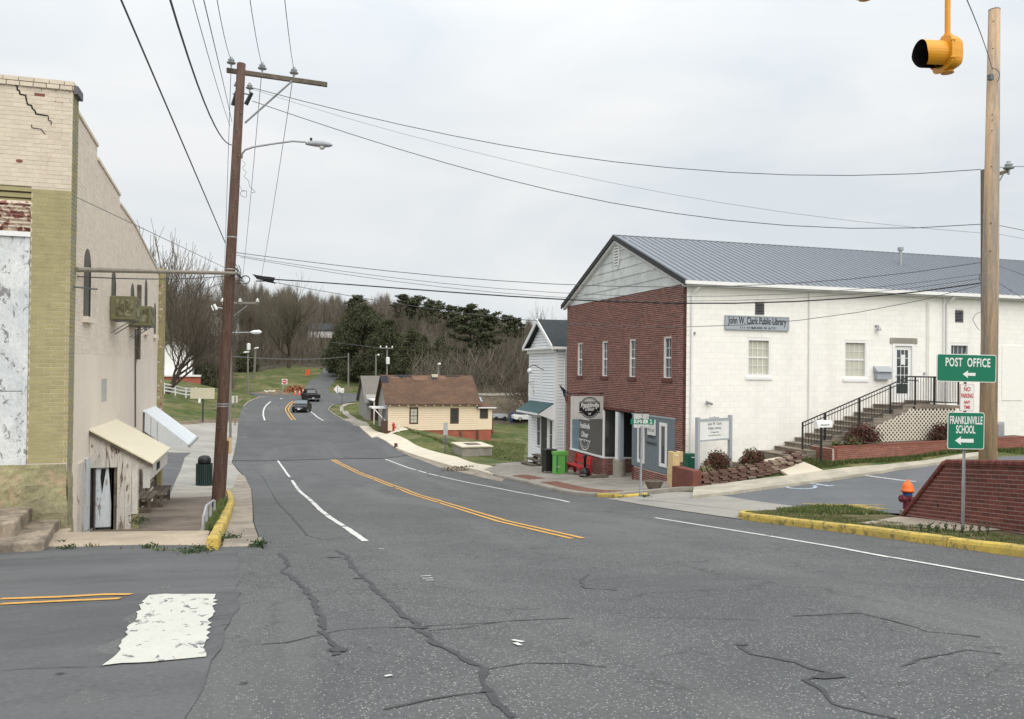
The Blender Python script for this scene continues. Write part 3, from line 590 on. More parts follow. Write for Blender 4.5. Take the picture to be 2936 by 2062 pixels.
sheet('stop_bar', sb, 0.022, mat('stop_bar_paint', (0.54, 0.54, 0.49), 0.8, var=0.05, grain=0.1, bump=0.2, stretch=(2.2, 1, 1), stain=((0.13, 0.133, 0.14), 4.2, 0.575, 0.60, 0.95)), road, step=0.25, kind=None)
ribbon('center_line', px([(0, 1723), (180, 1717), (300, 1710), (376, 1710)]), 0.10, 0.022, M_['liney'], road, wob=0.004)
ribbon('center_line', px([(0, 1738), (180, 1729), (344, 1722)]), 0.10, 0.022, M_['liney'], road, wob=0.004)
for a in ([(1205, 1657), (1236, 1655)], [(1212, 1664), (1240, 1662)], [(1222, 1669), (1243, 1668)], [(1085, 1577), (1100, 1578)], [(1104, 1948), (1124, 1944)], [(1468, 1842), (1500, 1848)], [(1478, 1850), (1490, 1858)]):
    ribbon('lane_mark_remnant', px(a), 0.035, H1, M_['linew'], road, wob=0.008, step=0.08)
# sealed cracks
DZ = lambda l: [(a*1.2787, b*1.2787) for a, b in l]
for pts, wd in [([(626, 1243), (640, 1258), (648, 1272), (632, 1284), (655, 1298), (690, 1330), (705, 1350), (722, 1392), (722, 1415)], .075),
                ([(716, 1418), (735, 1430), (748, 1445), (765, 1455), (752, 1475), (768, 1470)], .06),
                ([(750, 1235), (775, 1247), (797, 1282), (830, 1310), (853, 1335), (893, 1372), (932, 1402), (945, 1420), (985, 1450), (1040, 1483), (1082, 1503), (1080, 1525), (1098, 1553), (1110, 1575), (1150, 1613)], .075),
                ([(575, 1450), (640, 1445), (700, 1432), (760, 1416), (860, 1411), (945, 1408), (1060, 1402), (1180, 1394), (1290, 1390)], .022),
                ([(960, 1418), (1040, 1412), (1110, 1400)], .018), ([(565, 1045), (590, 1072), (610, 1105), (622, 1128), (648, 1155), (680, 1190), (690, 1203)], .05),
                ([(690, 1203), (725, 1212), (770, 1210), (820, 1204)], .02), ([(860, 1597), (960, 1575), (1085, 1556)], .03), ([(1095, 1505), (1180, 1491), (1290, 1493), (1360, 1501)], .018),
                ([(1320, 1290), (1302, 1305), (1312, 1322), (1380, 1326)], .035), ([(1400, 1387), (1560, 1390), (1700, 1394)], .012), ([(1780, 1385), (1930, 1378), (2020, 1400), (2080, 1420), (2200, 1432)], .03),
                ([(1655, 1448), (1690, 1472), (1780, 1490), (1850, 1512), (1812, 1530), (1840, 1550), (1870, 1585), (1950, 1605), (2050, 1625)], .045), ([(2020, 1500), (2060, 1480), (2170, 1462), (2240, 1470)], .03),
                ([(620, 1335), (760, 1328), (850, 1325)], .012), ([(1290, 1122), (1400, 1148), (1500, 1162), (1640, 1182)], .012), ([(1230, 1125), (1330, 1140), (1480, 1170)], .01), ([(1550, 1215), (1700, 1218), (1850, 1222)], .01),
                ([(2000, 1283), (2080, 1282), (2180, 1284)], .012), ([(640, 1150), (700, 1146), (760, 1150)], .015), ([(660, 1180), (720, 1176), (800, 1190)], .012), ([(560, 1335), (500, 1332), (330, 1340)], .01), ([(0, 1510), (120, 1502), (235, 1500)], .012),
                ([(1480, 1160), (1600, 1172), (1700, 1185)], .012), ([(1750, 1300), (1900, 1300), (2296, 1345)], .010)]:
    Pw = px(DZ(pts)); Qw = [Vector(Pw[0])]
    for a, b in zip(Pw, Pw[1:]):
        a, b = Vector(a), Vector(b); n = max(1, int((b-a).length/0.12))
        for k in range(n): Qw.append(a.lerp(b, (k+1)/n)+Vector((random.uniform(-1, 1), random.uniform(-1, 1)))*min(0.022, wd*0.5))
    ribbon('crack_seal', Qw, wd*.72, 0.0165 if pts[0][0] > 560 else 0.0205, M_['seal'], road, wob=wd*0.24, step=0.07, wprof=lambda t: .65+.5*abs(math.sin(t*23+t*t*31)))
for c, rx, ry in [((748, 1252), .16, .07), ((800, 1300), .1, .05), ((758, 1462), .13, .09), ((940, 1412), .13, .07), ((1090, 1555), .08, .05), ((1860, 1522), .22, .10), ((1660, 1450), .10, .05), ((136, 1516), .06, .02), ((548, 1966/1.2787), .05, .02)]:
    p = gp(c[0]*1.2787, c[1]*1.2787)
    sheet('crack_patch', [(p.x+rx*.55*math.cos(a)*random.uniform(.55, 1.3), p.y+ry*.7*math.sin(a)*random.uniform(.55, 1.3)) for a in np.linspace(0, 6.28, 19)[:-1]], 0.0195 if c[0] > 560 else 0.0215, M_['seal'], road, step=0.3, kind=None)
# kerbs made of cast lengths
def kerb(name, pts, m, label=None, hgt=0.15, wd=0.15, seg=3.0, side=1, base=0.012):
    P = [Vector(p) for p in pts]; Q = [P[0]]
    for a, b in zip(P, P[1:]):
        n = max(1, int((b-a).length/0.5)); Q += [a.lerp(b, (k+1)/n) for k in range(n)]
    root = thing(name, None, None, (Q[0].x, Q[0].y, G(*Q[0]))); root['kind'] = 'structure'
    prof = [(0, -0.12), (0.012, hgt*0.6), (0.03, hgt*0.9), (0.06, hgt), (wd, hgt+0.004), (wd, -0.12)]
    i = 0; k = max(2, int(seg/0.5)); zz = Gn([(q.x, q.y) for q in Q])
    while i < len(Q)-1:
        e = min(i+k+random.randint(-1, 1), len(Q)-1); mb = MB(); vs = []
        for q in range(i, e+1):
            d = (Q[min(q+1, len(Q)-1)]-Q[max(q-1, 0)]).normalized(); nn = Vector((d.y, -d.x))*side
            pp = Q[q] + (d*0.012 if q == i else (-d*0.012 if q == e else Vector((0, 0))))
            jj = random.uniform(-.006, .006)
            vs += [(pp.x+nn.x*(a+jj), pp.y+nn.y*(a+jj), zz[q]+base+b+jj*(b > 0)) for a, b in prof]
        n = len(prof); c = e-i+1
        mb.add(vs, [(r*n+s, r*n+s+1, (r+1)*n+s+1, (r+1)*n+s) for r in range(c-1) for s in range(n-1)]+[tuple(range(n)), tuple(reversed(range((c-1)*n, c*n)))])
        mb.build('kerb_length', m, root); i = e
    return root
kerb('kerb', [(11.25, 17.35), (10.85, 17.15), (10.58, 16.75), (10.45, 16.1), (10.42, 15), (10.42, 9), (10.42, 2), (10.42, -8)][::-1], M_['yellow'], hgt=0.15, wd=0.17)
kerb('kerb', [(11.0, 26.2), (11.0, 40.2)], M_['conc'], hgt=0.14, wd=0.16)
kerb('kerb', [(11.0, 24.6), (11.0, 26.2)], M_['yellow'], hgt=0.13, wd=0.16, seg=2)
kerb('kerb', [(11.0, 24.62), (11.25, 24.2), (11.9, 24.05)], M_['yellow'], hgt=0.08, wd=0.12, seg=2, side=-1)
kerb('kerb', [(-0.60, 12.75), (-0.62, 15), (-0.66, 19), (-0.74, 24), (-0.95, 29), (-1.15, 32.5)], M_['yellow'], hgt=0.17, wd=0.17, side=-1, seg=4)
kerb('kerb', px([(700, 1168), (712, 1156), (745, 1142), (770, 1140)]), M_['conc'], side=-1)
kerb('kerb', px([(955, 1162), (944, 1169), (940, 1177), (949, 1187), (986, 1208), (1020, 1221)]), M_['conc'], side=-1)
# right-hand pavements
def zplaza(x, y): return G(x, y) if x <= 13.2 else max(G(13.2, y), G(x, y)-0.11)
sheet('sidewalk', [(11.15, 24.75), (12.4, 24.2), (14.2, 24.1), (14.2, 25.4), (14.82, 26.9), (18.4, 31.6), (18.4, 33.8), (14.82, 34.2), (14.82, 46), (14.6, 47.5), (11.15, 41.8)], 0.152, M_['conc'], step=0.8, edge=0.15, zf=zplaza)
sheet('driveway_apron', [(10.5, 24.3), (10.45, 16.4), (10.9, 16.9), (13.1, 17.6), (13.9, 17.7), (12.9, 23.5), (12.6, 24.3), (11.2, 24.1)], 0.024, mat('concrete_pale_apron', (0.27, 0.26, 0.235), 0.9, c2=(0.31, 0.295, 0.265), sc=0.6, var=0.08, grain=0.1, gs=40, bump=0.25), step=0.8)
sheet('parking_lot', [(12.9, 23.0), (13.95, 17.2), (14.2, 15.2), (45, 12), (45, 22), (30, 22.2), (22.3, 22.75), (13.2, 23.1)], 0.018, M_['asphalt_lot'], step=0.8)
apron_joint = ribbon('expansion_joint', [(10.9, 23.6), (11.6, 20), (12.0, 17.6)], 0.02, 0.029, M_['seal'], None, kind='structure')
# brick pavers let into the footway
def pavers(name, x0, x1, y0, y1):
    root = thing(name, None, None, (x0, y0, zplaza(x0, y0))); root['kind'] = 'structure'; mb = MB(); mb2 = MB()
    bx, by = 0.11, 0.22; i = 0
    yy = y0
    while yy < y1:
        xx = x0; j_ = 0
        while xx < x1:
            o = by/2 if j_ % 2 else 0; z = zplaza(xx, yy+o)+0.158+random.uniform(-.002, .002)
            (mb if random.random() < .6 else mb2).box(xx+.004, xx+bx-.004, yy+o+.004, yy+o+by-.004, z-.04, z); xx += bx; j_ += 1
        yy += by
    mb.build('paver', M_['paver'][0], root, kind='stuff'); mb2.build('paver', M_['paver'][1], root, kind='stuff')
pavers('paver_strip', 11.3, 12.0, 26.2, 33.0); pavers('paver_strip', 11.3, 12.0, 34.6, 37.2)
SWB = px([(1031, 1222), (1092, 1257), (1135, 1283), (1262, 1326), (1301, 1337), (1414, 1360)], 0.12)
SWT = px([(1419, 1339), (1310, 1310), (1223, 1288), (1135, 1247), (1057, 1221)], 0.12)
sheet('sidewalk', SWB+SWT, 0.13, M_['conc_bright'], step=1.0, edge=0.14)
GUT = px([(1014, 1219), (1066, 1249), (1135, 1290), (1223, 1327), (1310, 1353), (1440, 1383), (1445, 1374), (1414, 1361), (1301, 1338), (1262, 1327), (1135, 1284), (1092, 1258), (1031, 1223)])
sheet('gutter', GUT, 0.024, M_['conc_gut'], step=1.0)
sheet('sidewalk', px([(1014, 1221), (1031, 1224), (1060, 1221), (1050, 1212), (1025, 1204), (1003, 1190), (985, 1176), (984, 1168), (1000, 1161), (1020, 1158), (1000, 1157), (984, 1160), (974, 1168), (974, 1176), (983, 1188), (1003, 1201), (985, 1202)]), 0.06, M_['conc'], step=1.2, edge=0.05)
sheet('gravel_patch', px([(1412, 1333), (1490, 1327), (1525, 1335), (1500, 1341), (1440, 1341)]), 0.05, M_['gravel'], step=0.8)
# driveway, strip and path by the white wall
strip = px([(1985, 1422), (2100, 1410), (2200, 1396), (2350, 1376), (2530, 1350), (2690, 1326), (2860, 1300), (2860, 1293), (2690, 1314), (2530, 1333), (2350, 1351), (2275, 1362), (2100, 1383), (1990, 1397)], 0.10)
sheet('sidewalk', strip, 0.11, mat('concrete_cream', (0.46, 0.42, 0.34), 0.9, c2=(0.36, 0.33, 0.27), sc=1.0, var=0.1, grain=0.15, bump=0.35, stain=((0.12, 0.11, 0.08), 3, 0.6, 0.72, 0.6)), step=0.6, edge=0.13)
sheet('path', px([(2185, 1318), (2235, 1309), (2300, 1321), (2372, 1353), (2268, 1366)], 0.1), 0.09, M_['conc_bright'], step=0.6, edge=0.08)
root = put('parking_bay_line', ribbon('x', px([(2478, 1365), (2545, 1374), (2626, 1383)]), 0.08, 0.024, M_['linew']).data); bpy.data.objects.remove(bpy.data.objects['x']); root['kind'] = 'structure'
# wheelchair sign painted on the lot
hs = gp(2305, 1397); bp_ = MB()
def gpt(a, b, h=0.0245): q = (hs.x+a, hs.y+b); return (q[0], q[1], G(*q)+h)
def gstroke(mb, pts, w_):
    for (a, b), (c, d) in zip(pts, pts[1:]):
        t = Vector((c-a, d-b)).normalized(); n_ = Vector((-t.y, t.x))*w_/2
        mb.poly([gpt(a-n_.x, b-n_.y), gpt(c-n_.x, d-n_.y), gpt(c+n_.x, d+n_.y), gpt(a+n_.x, b+n_.y)])
gstroke(bp_, [(0.1, 1.0), (0.08, .45), (.5, .42), (.72, -.3), (.95, -.25)], .13); gstroke(bp_, [(-.1+.45*math.cos(t), .02+.45*math.sin(t)) for t in np.linspace(2.0, 6.2, 12)], .11); gstroke(bp_, [(.05, 1.15), (.15, 1.25)], .2); gstroke(bp_, [(.08, .72), (.42, .7)], .1)
o = bp_.build('wheelchair_symbol', mat('pale_blue_paint', (0.45, 0.55, 0.62), 0.8, var=0.1, grain=0.2, bump=0.1, stain=((0.12, 0.13, 0.135), 7, 0.5, 0.6, 0.8))); o['kind'] = 'structure'
hz = thing('hatched_bay', None, None, gp(2420, 1455)); hz['kind'] = 'structure'
for k in range(7):
    a = gp(2322+k*22, 1447+k*0.4); b = gp(2405+k*24, 1467-k*0.6)
    ribbon('hatch_line', [(a.x, a.y), (b.x, b.y)], 0.09, 0.028, M_['yellow'], hz)
ribbon('hatch_line', px([(2300, 1447), (2400, 1449), (2540, 1452)]), 0.08, 0.0285, M_['yellow'], hz)
# verge by the yellow kerb
verge = [(10.58, -8), (10.58, 16), (10.72, 16.7), (11.1, 17.2), (12.0, 17.3), (13.4, 17.6), (13.9, 16.9), (12.9, 14.3), (12.45, 12.5), (12.1, 9), (11.8, 4), (11.8, -8)]
sheet('verge', verge, 0.135, mat('thin_verge', (0.085, 0.088, 0.038), 0.95, c2=(0.14, 0.115, 0.07), sc=1.6, var=0.3, grain=0.4, gs=18, bump=0.7, spec=0.1), step=0.8, edge=0.1)
sheet('sidewalk', px([(2455, 1500), (2579, 1481), (2925, 1508), (2925, 1516), (2770, 1524), (2640, 1512)], 0.15), 0.15, mat('concrete_pinkish', (0.42, 0.35, 0.275), 0.9, c2=(0.33, 0.28, 0.22), sc=1.2, var=0.1, grain=0.15, bump=0.3), step=0.5)
sheet('sidewalk', [(11.7, 9.5), (12.1, 10.9), (12.05, 4), (11.6, -4), (10.9, -4), (11.1, 6)], 0.15, M_['conc'], step=0.7)
# left-hand: corner slab, sunken walkway, alley, forecourt
SLZ = -2.79
slab = MB(); slab.prism([(-5.3, 14.62, SLZ), (-4.0, 14.45, SLZ), (-2.6, 13.95, SLZ-.01), (-1.1, 13.3, SLZ-.02), (-0.80, 13.25, SLZ-.02), (-0.86, 14.9, SLZ-.02), (-3.1, 15.2, SLZ), (-3.1, 15.53, SLZ), (-5.3, 15.53, SLZ)], (0, 0, -0.9))
o = slab.build('corner_slab', mat('concrete_slab_aged', (0.43, 0.355, 0.27), 0.9, c2=(0.33, 0.275, 0.21), sc=1.1, var=0.1, grain=0.15, bump=0.3, stretch=(0.5, 1, 1), stain=((0.17, 0.13, 0.10), 1.8, 0.57, 0.72, 0.6)), bevel=0.02); tag(o, kind='structure')
mb = MB(); mb.hexa([(-1.06, 14.9, -4.2), (-0.84, 14.9, -4.2), (-0.9, 24.5, -4.6), (-1.1, 24.5, -4.6), (-1.06, 14.9, -2.83), (-0.84, 14.9, -2.83), (-0.9, 24.5, -3.98), (-1.1, 24.5, -3.98)])
o = mb.build('kerb_retaining_wall', M_['conc'], bevel=0.015); tag(o, 'low concrete retaining wall between the yellow kerb and the sunken walkway', 'wall')
def zwalk(x, y): return float(np.interp(y, [15, 18, 22.9, 27, 29.5], [-3.02, -3.27, -3.79, -4.15, -4.40]))
sheet('walkway', [(-3.2, 15.2), (-1.05, 15.2), (-1.05, 29.2), (-3.2, 29.2)], 0.0, M_['conc_dark'], step=0.7, zf=zwalk)
st = MB()
st.box(-3.08, -1.07, 15.0, 15.3, -3.7, SLZ-0.12)
tag(st.build('walkway_steps', M_['conc']), kind='structure')
sheet('forecourt', px([(498, 1392), (530, 1313), (548, 1299), (466, 1297), (430, 1290), (420, 1226), (500, 1219), (560, 1217), (640, 1215), (686, 1213), (681, 1240), (671, 1300), (664, 1327), (700, 1366), (718, 1402), (640, 1402), (560, 1400)]), 0.016, mat('concrete_forecourt', (0.34, 0.325, 0.29), 0.9, c2=(0.27, 0.262, 0.24), sc=0.35, var=0.08, grain=0.1, bump=0.2), step=1.2)
sheet('walkway', [(-3.6, 28.7), (-0.92, 28.7), (-1.15, 34), (-1.3, 38), (-4.4, 38)], 0.012, M_['conc'], step=0.7)
sheet('alley', [(-14, 28.9), (-3.0, 28.9), px([(498, 1392)])[0], px([(530, 1313)])[0], px([(549, 1297)])[0], px([(440, 1297)])[0]], 0.014, M_['asphalt_side'], step=1.2)
sheet('gutter', [(-0.60, 13.5), (-0.12, 13.3)]+[(x-0.02, y) for x, y in left_w[1:6]]+[(-1.2, 45), (-1.18, 34), (-0.95, 29), (-0.74, 24), (-0.64, 17)], 0.026, M_['conc_gut'], step=0.6, edge=0.03)
mb = MB(); mb.box(-0.58, 0.0, 13.15, 13.75, -2.95, -2.735); tag(mb.build('gutter_step', M_['conc_gut'], bevel=0.02), kind='structure')
mb = MB(); mb.box(-0.58, 0.05, 13.95, 14.15, -3.1, -2.84); tag(mb.build('gutter_step', M_['conc_gut'], bevel=0.02), kind='structure')
sheet('verge', [(-0.92, 15.0), (-0.8, 15.0), (-0.86, 20), (-0.92, 24), (-1.1, 24)], 0.12, M_['grass'], step=0.5)
sheet('dirt_edge', px([(560, 1217), (500, 1219), (425, 1228), (430, 1213), (560, 1206), (640, 1204), (690, 1196), (686, 1213), (640, 1215)]), 0.0, M_['dirt'], step=1.5)
sheet('dirt_mound_base', px([(722, 1128), (760, 1121), (860, 1122), (866, 1131), (802, 1133), (760, 1131)]), 0.03, M_['dirt'], step=1.5)
sheet('gravel_drive', px([(700, 1140), (690, 1150), (640, 1168), (600, 1175), (640, 1160), (675, 1145)]), 0.0, M_['dirt'], step=1.5)
sheet('far_road', px([(1350, 1128), (1640, 1128), (1640, 1134), (1350, 1134)]), 0.05, M_['conc'], step=3)
# ================================================================== LIBRARY BUILDING
def wallmesh(mb, fr, a0, a1, b0, b1, holes, th=0.2, mi=0):
    A = sorted(set([a0, a1]+[x for h in holes for x in h[:2] if a0 < x < a1])); B = sorted(set([b0, b1]+[x for h in holes for x in h[2:] if b0 < x < b1]))
    for i in range(len(A)-1):
        for j in range(len(B)-1):
            c = ((A[i]+A[i+1])/2, (B[j]+B[j+1])/2)
            if any(h[0] < c[0] < h[1] and h[2] < c[1] < h[3] for h in holes): continue
            fr.box(mb, A[i], A[i+1], B[j], B[j+1], -th, 0, mi)
    return mb
FX, SY, LY = 14.82, 26.95, 39.36      # street front, side wall, far end
RL, EZ, AZ = 47.0, 3.22, 5.86         # far end of roof, eave and ridge heights
FF = Fr((FX, LY, 0), (0, -1, 0), (-1, 0, 0)); SF = Fr((FX, SY, 0), (1, 0, 0), (0, -1, 0))
def fa(u, v): return FF.inv(on_x(u, v, FX))[:2]
def sa(u, v): return SF.inv(on_y(u, v, SY))[:2]
FW = LY-SY
lib = thing('library_building', 'two storey brick fronted public library with long white side wall and grey metal roof', 'building', (FX, SY, -4.2))
# --- street front
fwin = []
for u0, u1 in ((1656.5, 1669.5), (1727, 1742), (1805, 1822), (1903, 1924.5)):
    a0 = fa(u0, 1030)[0]; a1 = fa(u1, 1030)[0]; fwin.append((a0, a1, -0.30, 1.30))
shop = (0.62, 7.86, -4.02, -1.82); recess = (4.81, 7.86, -6, -1.82); panel = (7.86, 11.64, -3.99, -1.80)
holesF = fwin+[shop, recess, panel]
mb = MB(); wallmesh(mb, FF, 0, FW, -5.9, EZ, fwin+[shop, recess], 0.25)
wall_f = mb.build('front_wall', M_['mortar_d'], lib)
masonry(wall_f, FF, -5.55, EZ, lambda b: (0, FW), holesF, M_['brick_r'], wts=(5, 3, 2), jit=0.002, H=0.0800, Lb=0.225, j=0.0190)
for h in fwin:
    window(lib, FF, h[0]-0.0, h[1]+0.0, h[2], h[3], 2, 4, M_['white'], pane=M_['glass'], ft=0.055, proud=-0.02, rec=0.09)
    q = MB(); FF.box(q, h[0]-0.1, h[1]+0.1, h[2]-0.14, h[2]-0.005, -0.02, 0.05); q.build('brick_sill', M_['brick_r'][1], lib)
# shop window, recessed entrance and column
q = MB(); a0, a1 = 0.66, 4.81
FF.box(q, a0, a1, -4.02, -3.95, -0.10, 0.05); FF.box(q, a0, a0+.06, -3.95, -1.82, -0.08, 0.02); FF.box(q, a1-.05, a1, -3.95, -1.82, -0.08, 0.02); FF.box(q, a0+.06, a1-.05, -1.9, -1.82, -0.08, 0.02)
sw = q.build('shop_window', M_['white'], lib)
q = MB(); FF.box(q, a0+.06, a0+1.0, -3.95, -1.9, -0.06, -0.05); q.build('pane', M_['film_b'], sw)
q = MB(); FF.box(q, a0+1.0, a1-.05, -3.95, -1.9, -0.06, -0.05); q.build('pane', M_['film'], sw)
# white lettering on the glass
GC = 2.42
def L_F(s, b, size, **k): return text(s, size, FF(GC, b, -0.04), FF.u, FF.n, M_['signw'], sw, **k)
L_F('Franklinville', -2.72, 0.36, shear=0.25, bold=0.012, sx=0.75); L_F('Diner', -3.14, 0.36, shear=0.25, bold=0.012); L_F('* 97 *', -3.44, 0.2, bold=0.006)
q = MB(); ringband(FF, q, GC, -3.42, 0.62, 0.47, 0.05, 180, 360, -0.045); ringband(FF, q, GC, -3.42, 0.46, 0.33, 0.025, 180, 360, -0.045)
FF.box(q, GC-.75, GC-.2, -3.42, -3.38, -.045, -.042); FF.box(q, GC+.2, GC+.75, -3.42, -3.38, -.045, -.042); FF.box(q, GC-.6, GC+.6, -2.42, -2.38, -.045, -.042); FF.box(q, GC-.45, GC+.45, -2.3, -2.27, -.045, -.042)
q.build('window_emblem', M_['signw'], sw)
# recess walls: return glass runs in from the pavement
RX = 18.3
rf = Fr((FX, 34.55, 0), (1, -0.32, 0), (-0.32, -1, 0))
q = MB(); rf.box(q, 0, 3.4, -5.6, -4.02, -0.2, 0); rw = q.build('entrance_return_wall', M_['mortar_d'], lib)
masonry(rw, rf, -5.2, -4.02, lambda b: (0, 3.4), [], M_['brick_r'], single=60)
q = MB(); rf.box(q, 0, 3.4, -4.02, -3.96, -0.12, 0.04); rf.box(q, 1.42, 1.48, -3.96, -1.82, -0.08, 0.02); rf.box(q, 0, .05, -3.96, -1.82, -0.08, 0.02); o = q.build('return_window', M_['white'], lib)
q = MB(); rf.box(q, 0.05, 1.42, -3.96, -1.82, -0.06, -0.05); q.build('pane', M_['glass_mid'], o); q = MB(); rf.box(q, 1.48, 3.4, -3.96, -1.82, -0.06, -0.05); q.build('pane', M_['glass_mid'], o)
q = MB(); q.box(RX, RX+.2, 31.2, 34.0, -5.6, -1.7); q.box(FX, RX, 31.30, 31.5, -5.6, -1.7); q.box(FX, RX, 31.3, 34.6, -1.82, -1.70); q.build('entrance_lining', M_['darktrim'], lib)
q = MB(); q.box(RX-.06, RX, 31.75, 33.0, -4.75, -2.2); d_ = q.build('shop_door', M_['glass_mid'], lib); q = MB(); q.box(RX-.1, RX-.06, 32.0, 32.35, -3.5, -3.1); q.build('notice', M_['signw'], d_)
q = MB(); q.lathe([(0.27, -5.2), (0.27, -3.95), (0.25, -3.9)], (FX+.12, 33.05, 0), 28); q.build('column_base', M_['conc'], lib, smooth=False)
q = MB(); q.box(FX-.02, FX+.24, 32.98, 33.2, -3.9, -1.83); q.build('column_post', M_['white'], lib)
q = MB(); q.box(FX+.02, FX+.2, 32.78, 32.98, -3.9, -1.83); q.build('column_post', M_['grey_sign'], lib)
# grey boarded front with two slit windows
q = MB(); a = 7.86
pw = [(fa(1831, 1270)[0], fa(1849, 1270)[0], -3.78, -2.12), (fa(1894, 1270)[0], fa(1913, 1270)[0], -3.72, -2.02)]
q2 = MB(); wallmesh(q2, FF, 7.86, 11.64, -3.99, -1.80, [], 0.2); pb = q2.build('boarded_front', M_['grey_panel'], lib)
x = 7.86
while x < 11.6:
    x2 = min(x+0.31, 11.64)
    for s0, s1 in cut((-3.97, -1.84), [(h[2], h[3]) for h in pw if h[0] < (x+x2)/2 < h[1]]):
        q = MB(); FF.box(q, x+.006, x2-.006, s0, s1, 0, 0.016); q.build('panel_board', M_['grey_panel'], pb)
    x = x2
q = MB(); FF.box(q, 7.84, 11.66, -1.84, -1.78, 0, 0.03); q.build('trim', M_['grey_sign'], pb)
for h in pw: window(pb, FF, h[0]-.03, h[1]+.03, h[2], h[3], 1, 1, M_['white'], ft=0.13, proud=0.05, rec=-0.02, name='slit_window')
# notices
for (u0, u1, v0, v1) in ((1859, 1882, 1201, 1250),):
    a0, b1 = fa(u0, v0); a1, b0 = fa(u1, v1); q = MB(); FF.box(q, a0, a1, b0, b1, 0.03, 0.045); nb = q.build('notice_board', M_['signw'], lib)
    for k, s in enumerate(('OPEN', 'TUE - SAT', 'TOWN OF', 'FRANKLINVILLE')): text(s, 0.16, FF((a0+a1)/2, b1-0.18-0.26*k, 0.047), FF.u, FF.n, M_['black'], nb, sx=0.8)
# gable
GY = (SY+LY)/2
def gsp(b):
    k = (AZ-b)/(AZ-EZ); hw = (FW/2+0.02)*k; return (FW/2-hw, FW/2+hw) if k > 0.02 else None
q = MB(); q.prism([(FX+.02, SY, EZ), (FX+.02, LY, EZ), (FX+.02, GY, AZ-.02)], (0.2, 0, 0)); gw = q.build('gable_wall', M_['gable'], lib)
boards(gw, FF, EZ, AZ-.02, gsp, [], M_['gable'], name='gable_board', e=0.40, th=0.03)
q = MB(); c0 = fa(1771, 730); q.prism([FF(a, b, 0.02) for a, b in circ(c0[0], c0[1], .30, .68, n=24)[:-1]], FF.n*0.05); gv = q.build('gable_vent', M_['white'], lib)
for k in range(9):
    b = c0[1]-.5+k*.125; hw = .21*math.sqrt(max(.05, 1-((b-c0[1])/.6)**2)); q = MB(); FF.box(q, c0[0]-hw, c0[0]+hw, b-.022, b+.022, 0.07, 0.076); q.build('louvre', M_['galv_d'], gv)
# --- side wall
swin = []
for (u0, u1, v0, v1) in ((2142, 2209, 970, 1080), (2420, 2485, 977, 1086), (2723, 2779, 985, 1052)):
    a0, b1 = sa(u0, v0); a1, b0 = sa(u1, v1); swin.append((a0, a1, b0, b1))
dr = (*[sa(2558, 1000)[0], sa(2621, 1000)[0]], -1.16, sa(2590, 985)[1])
lv = []
for (u0, u1, v0, v1) in ((2165, 2191, 866, 902), (2738, 2762, 889, 924)):
    a0, b1 = sa(u0, v0); a1, b0 = sa(u1, v1); lv.append((a0, a1, b0, b1))
mb = MB(); wallmesh(mb, SF, 0, RL-FX, -4.9, EZ, swin+[dr]+lv, 0.25); wall_s = mb.build('side_wall', M_['whiteb_back'], lib)
masonry(wall_s, SF, -4.8, EZ-.1, lambda b: (0, RL-FX), swin+[dr]+lv, M_['whiteb'], name='block', Lb=0.406, H=0.203, j=0.006, proud=0.004, jit=0.0012)
for i, h in enumerate(swin):
    window(lib, SF, *h, 4 if i < 2 else 4, 4 if i < 2 else 2, M_['white'], pane=M_['blind'] if i < 2 else M_['glass'], ft=0.075, proud=0.0, rec=0.11, sill=0.12)
for h in lv:
    q = MB(); SF.box(q, h[0], h[1], h[2], h[3], -.12, -.1); l_ = q.build('wall_vent', M_['dark'], lib)
    n = 8
    for k in range(n):
        b = h[2]+(h[3]-h[2])*(k+.5)/n; q = MB(); q.hexa([SF(h[0], b-.03, .01), SF(h[0], b-.03, .03), SF(h[1], b-.03, .03), SF(h[1], b-.03, .01), SF(h[0], b+.01, -.06), SF(h[0], b+.012, -.05), SF(h[1], b+.012, -.05), SF(h[1], b+.01, -.06)]); q.build('louvre', M_['galv'], l_)
# door
a0, a1, b0, b1 = dr
q = MB(); SF.box(q, a0, a0+.12, b0, b1, -.08, .03); SF.box(q, a1-.12, a1, b0, b1, -.08, .03); SF.box(q, a0+.12, a1-.12, b1-.1, b1, -.08, .03); q.build('door_frame', M_['white'], lib)
q = MB(); SF.box(q, a0+.12, a1-.12, b0, b1-.1, -.07, -.04); dd = q.build('door', M_['white'], lib)
q = MB(); SF.box(q, a0+.27, a1-.27, b0+.35, b1-.25, -.04, -.034); q.build('storm_glass', M_['glass'], dd)
for k in range(1, 3): q = MB(); x = a0+.27+(a1-a0-.54)*k/3; SF.box(q, x-.01, x+.01, b0+.75, b1-.25, -.034, -.026); q.build('muntin', M_['white'], dd)
for k in range(5): q = MB(); y = b0+.75+(b1-b0-1.0)*k/4.0; SF.box(q, a0+.27, a1-.27, y-.01, y+.01, -.033, -.024) ; q.build('muntin', M_['white'], dd)
q = MB(); SF.box(q, a0+.45, a1-.42, b1-.85, b1-.45, -.022, -.018); q.build('notice', M_['signw'], dd)
q = MB(); q.tube([SF(a0+.2, -.12, -.02), SF(a0+.2, -.12, .05), SF(a0+.29, -.12, .05)], .014); q.build('door_handle', M_['galv_d'], dd)
q = MB(); SF.box(q, a0-.12, a1+.12, b1, b1+.22, 0.0, .045); q.build('door_lintel', M_['conc'], lib)
q = MB(); SF.box(q, a0-.02, a1+.02, b0-.05, b0+.0, -.05, .2); q.build('threshold', M_['conc_dark'], lib)
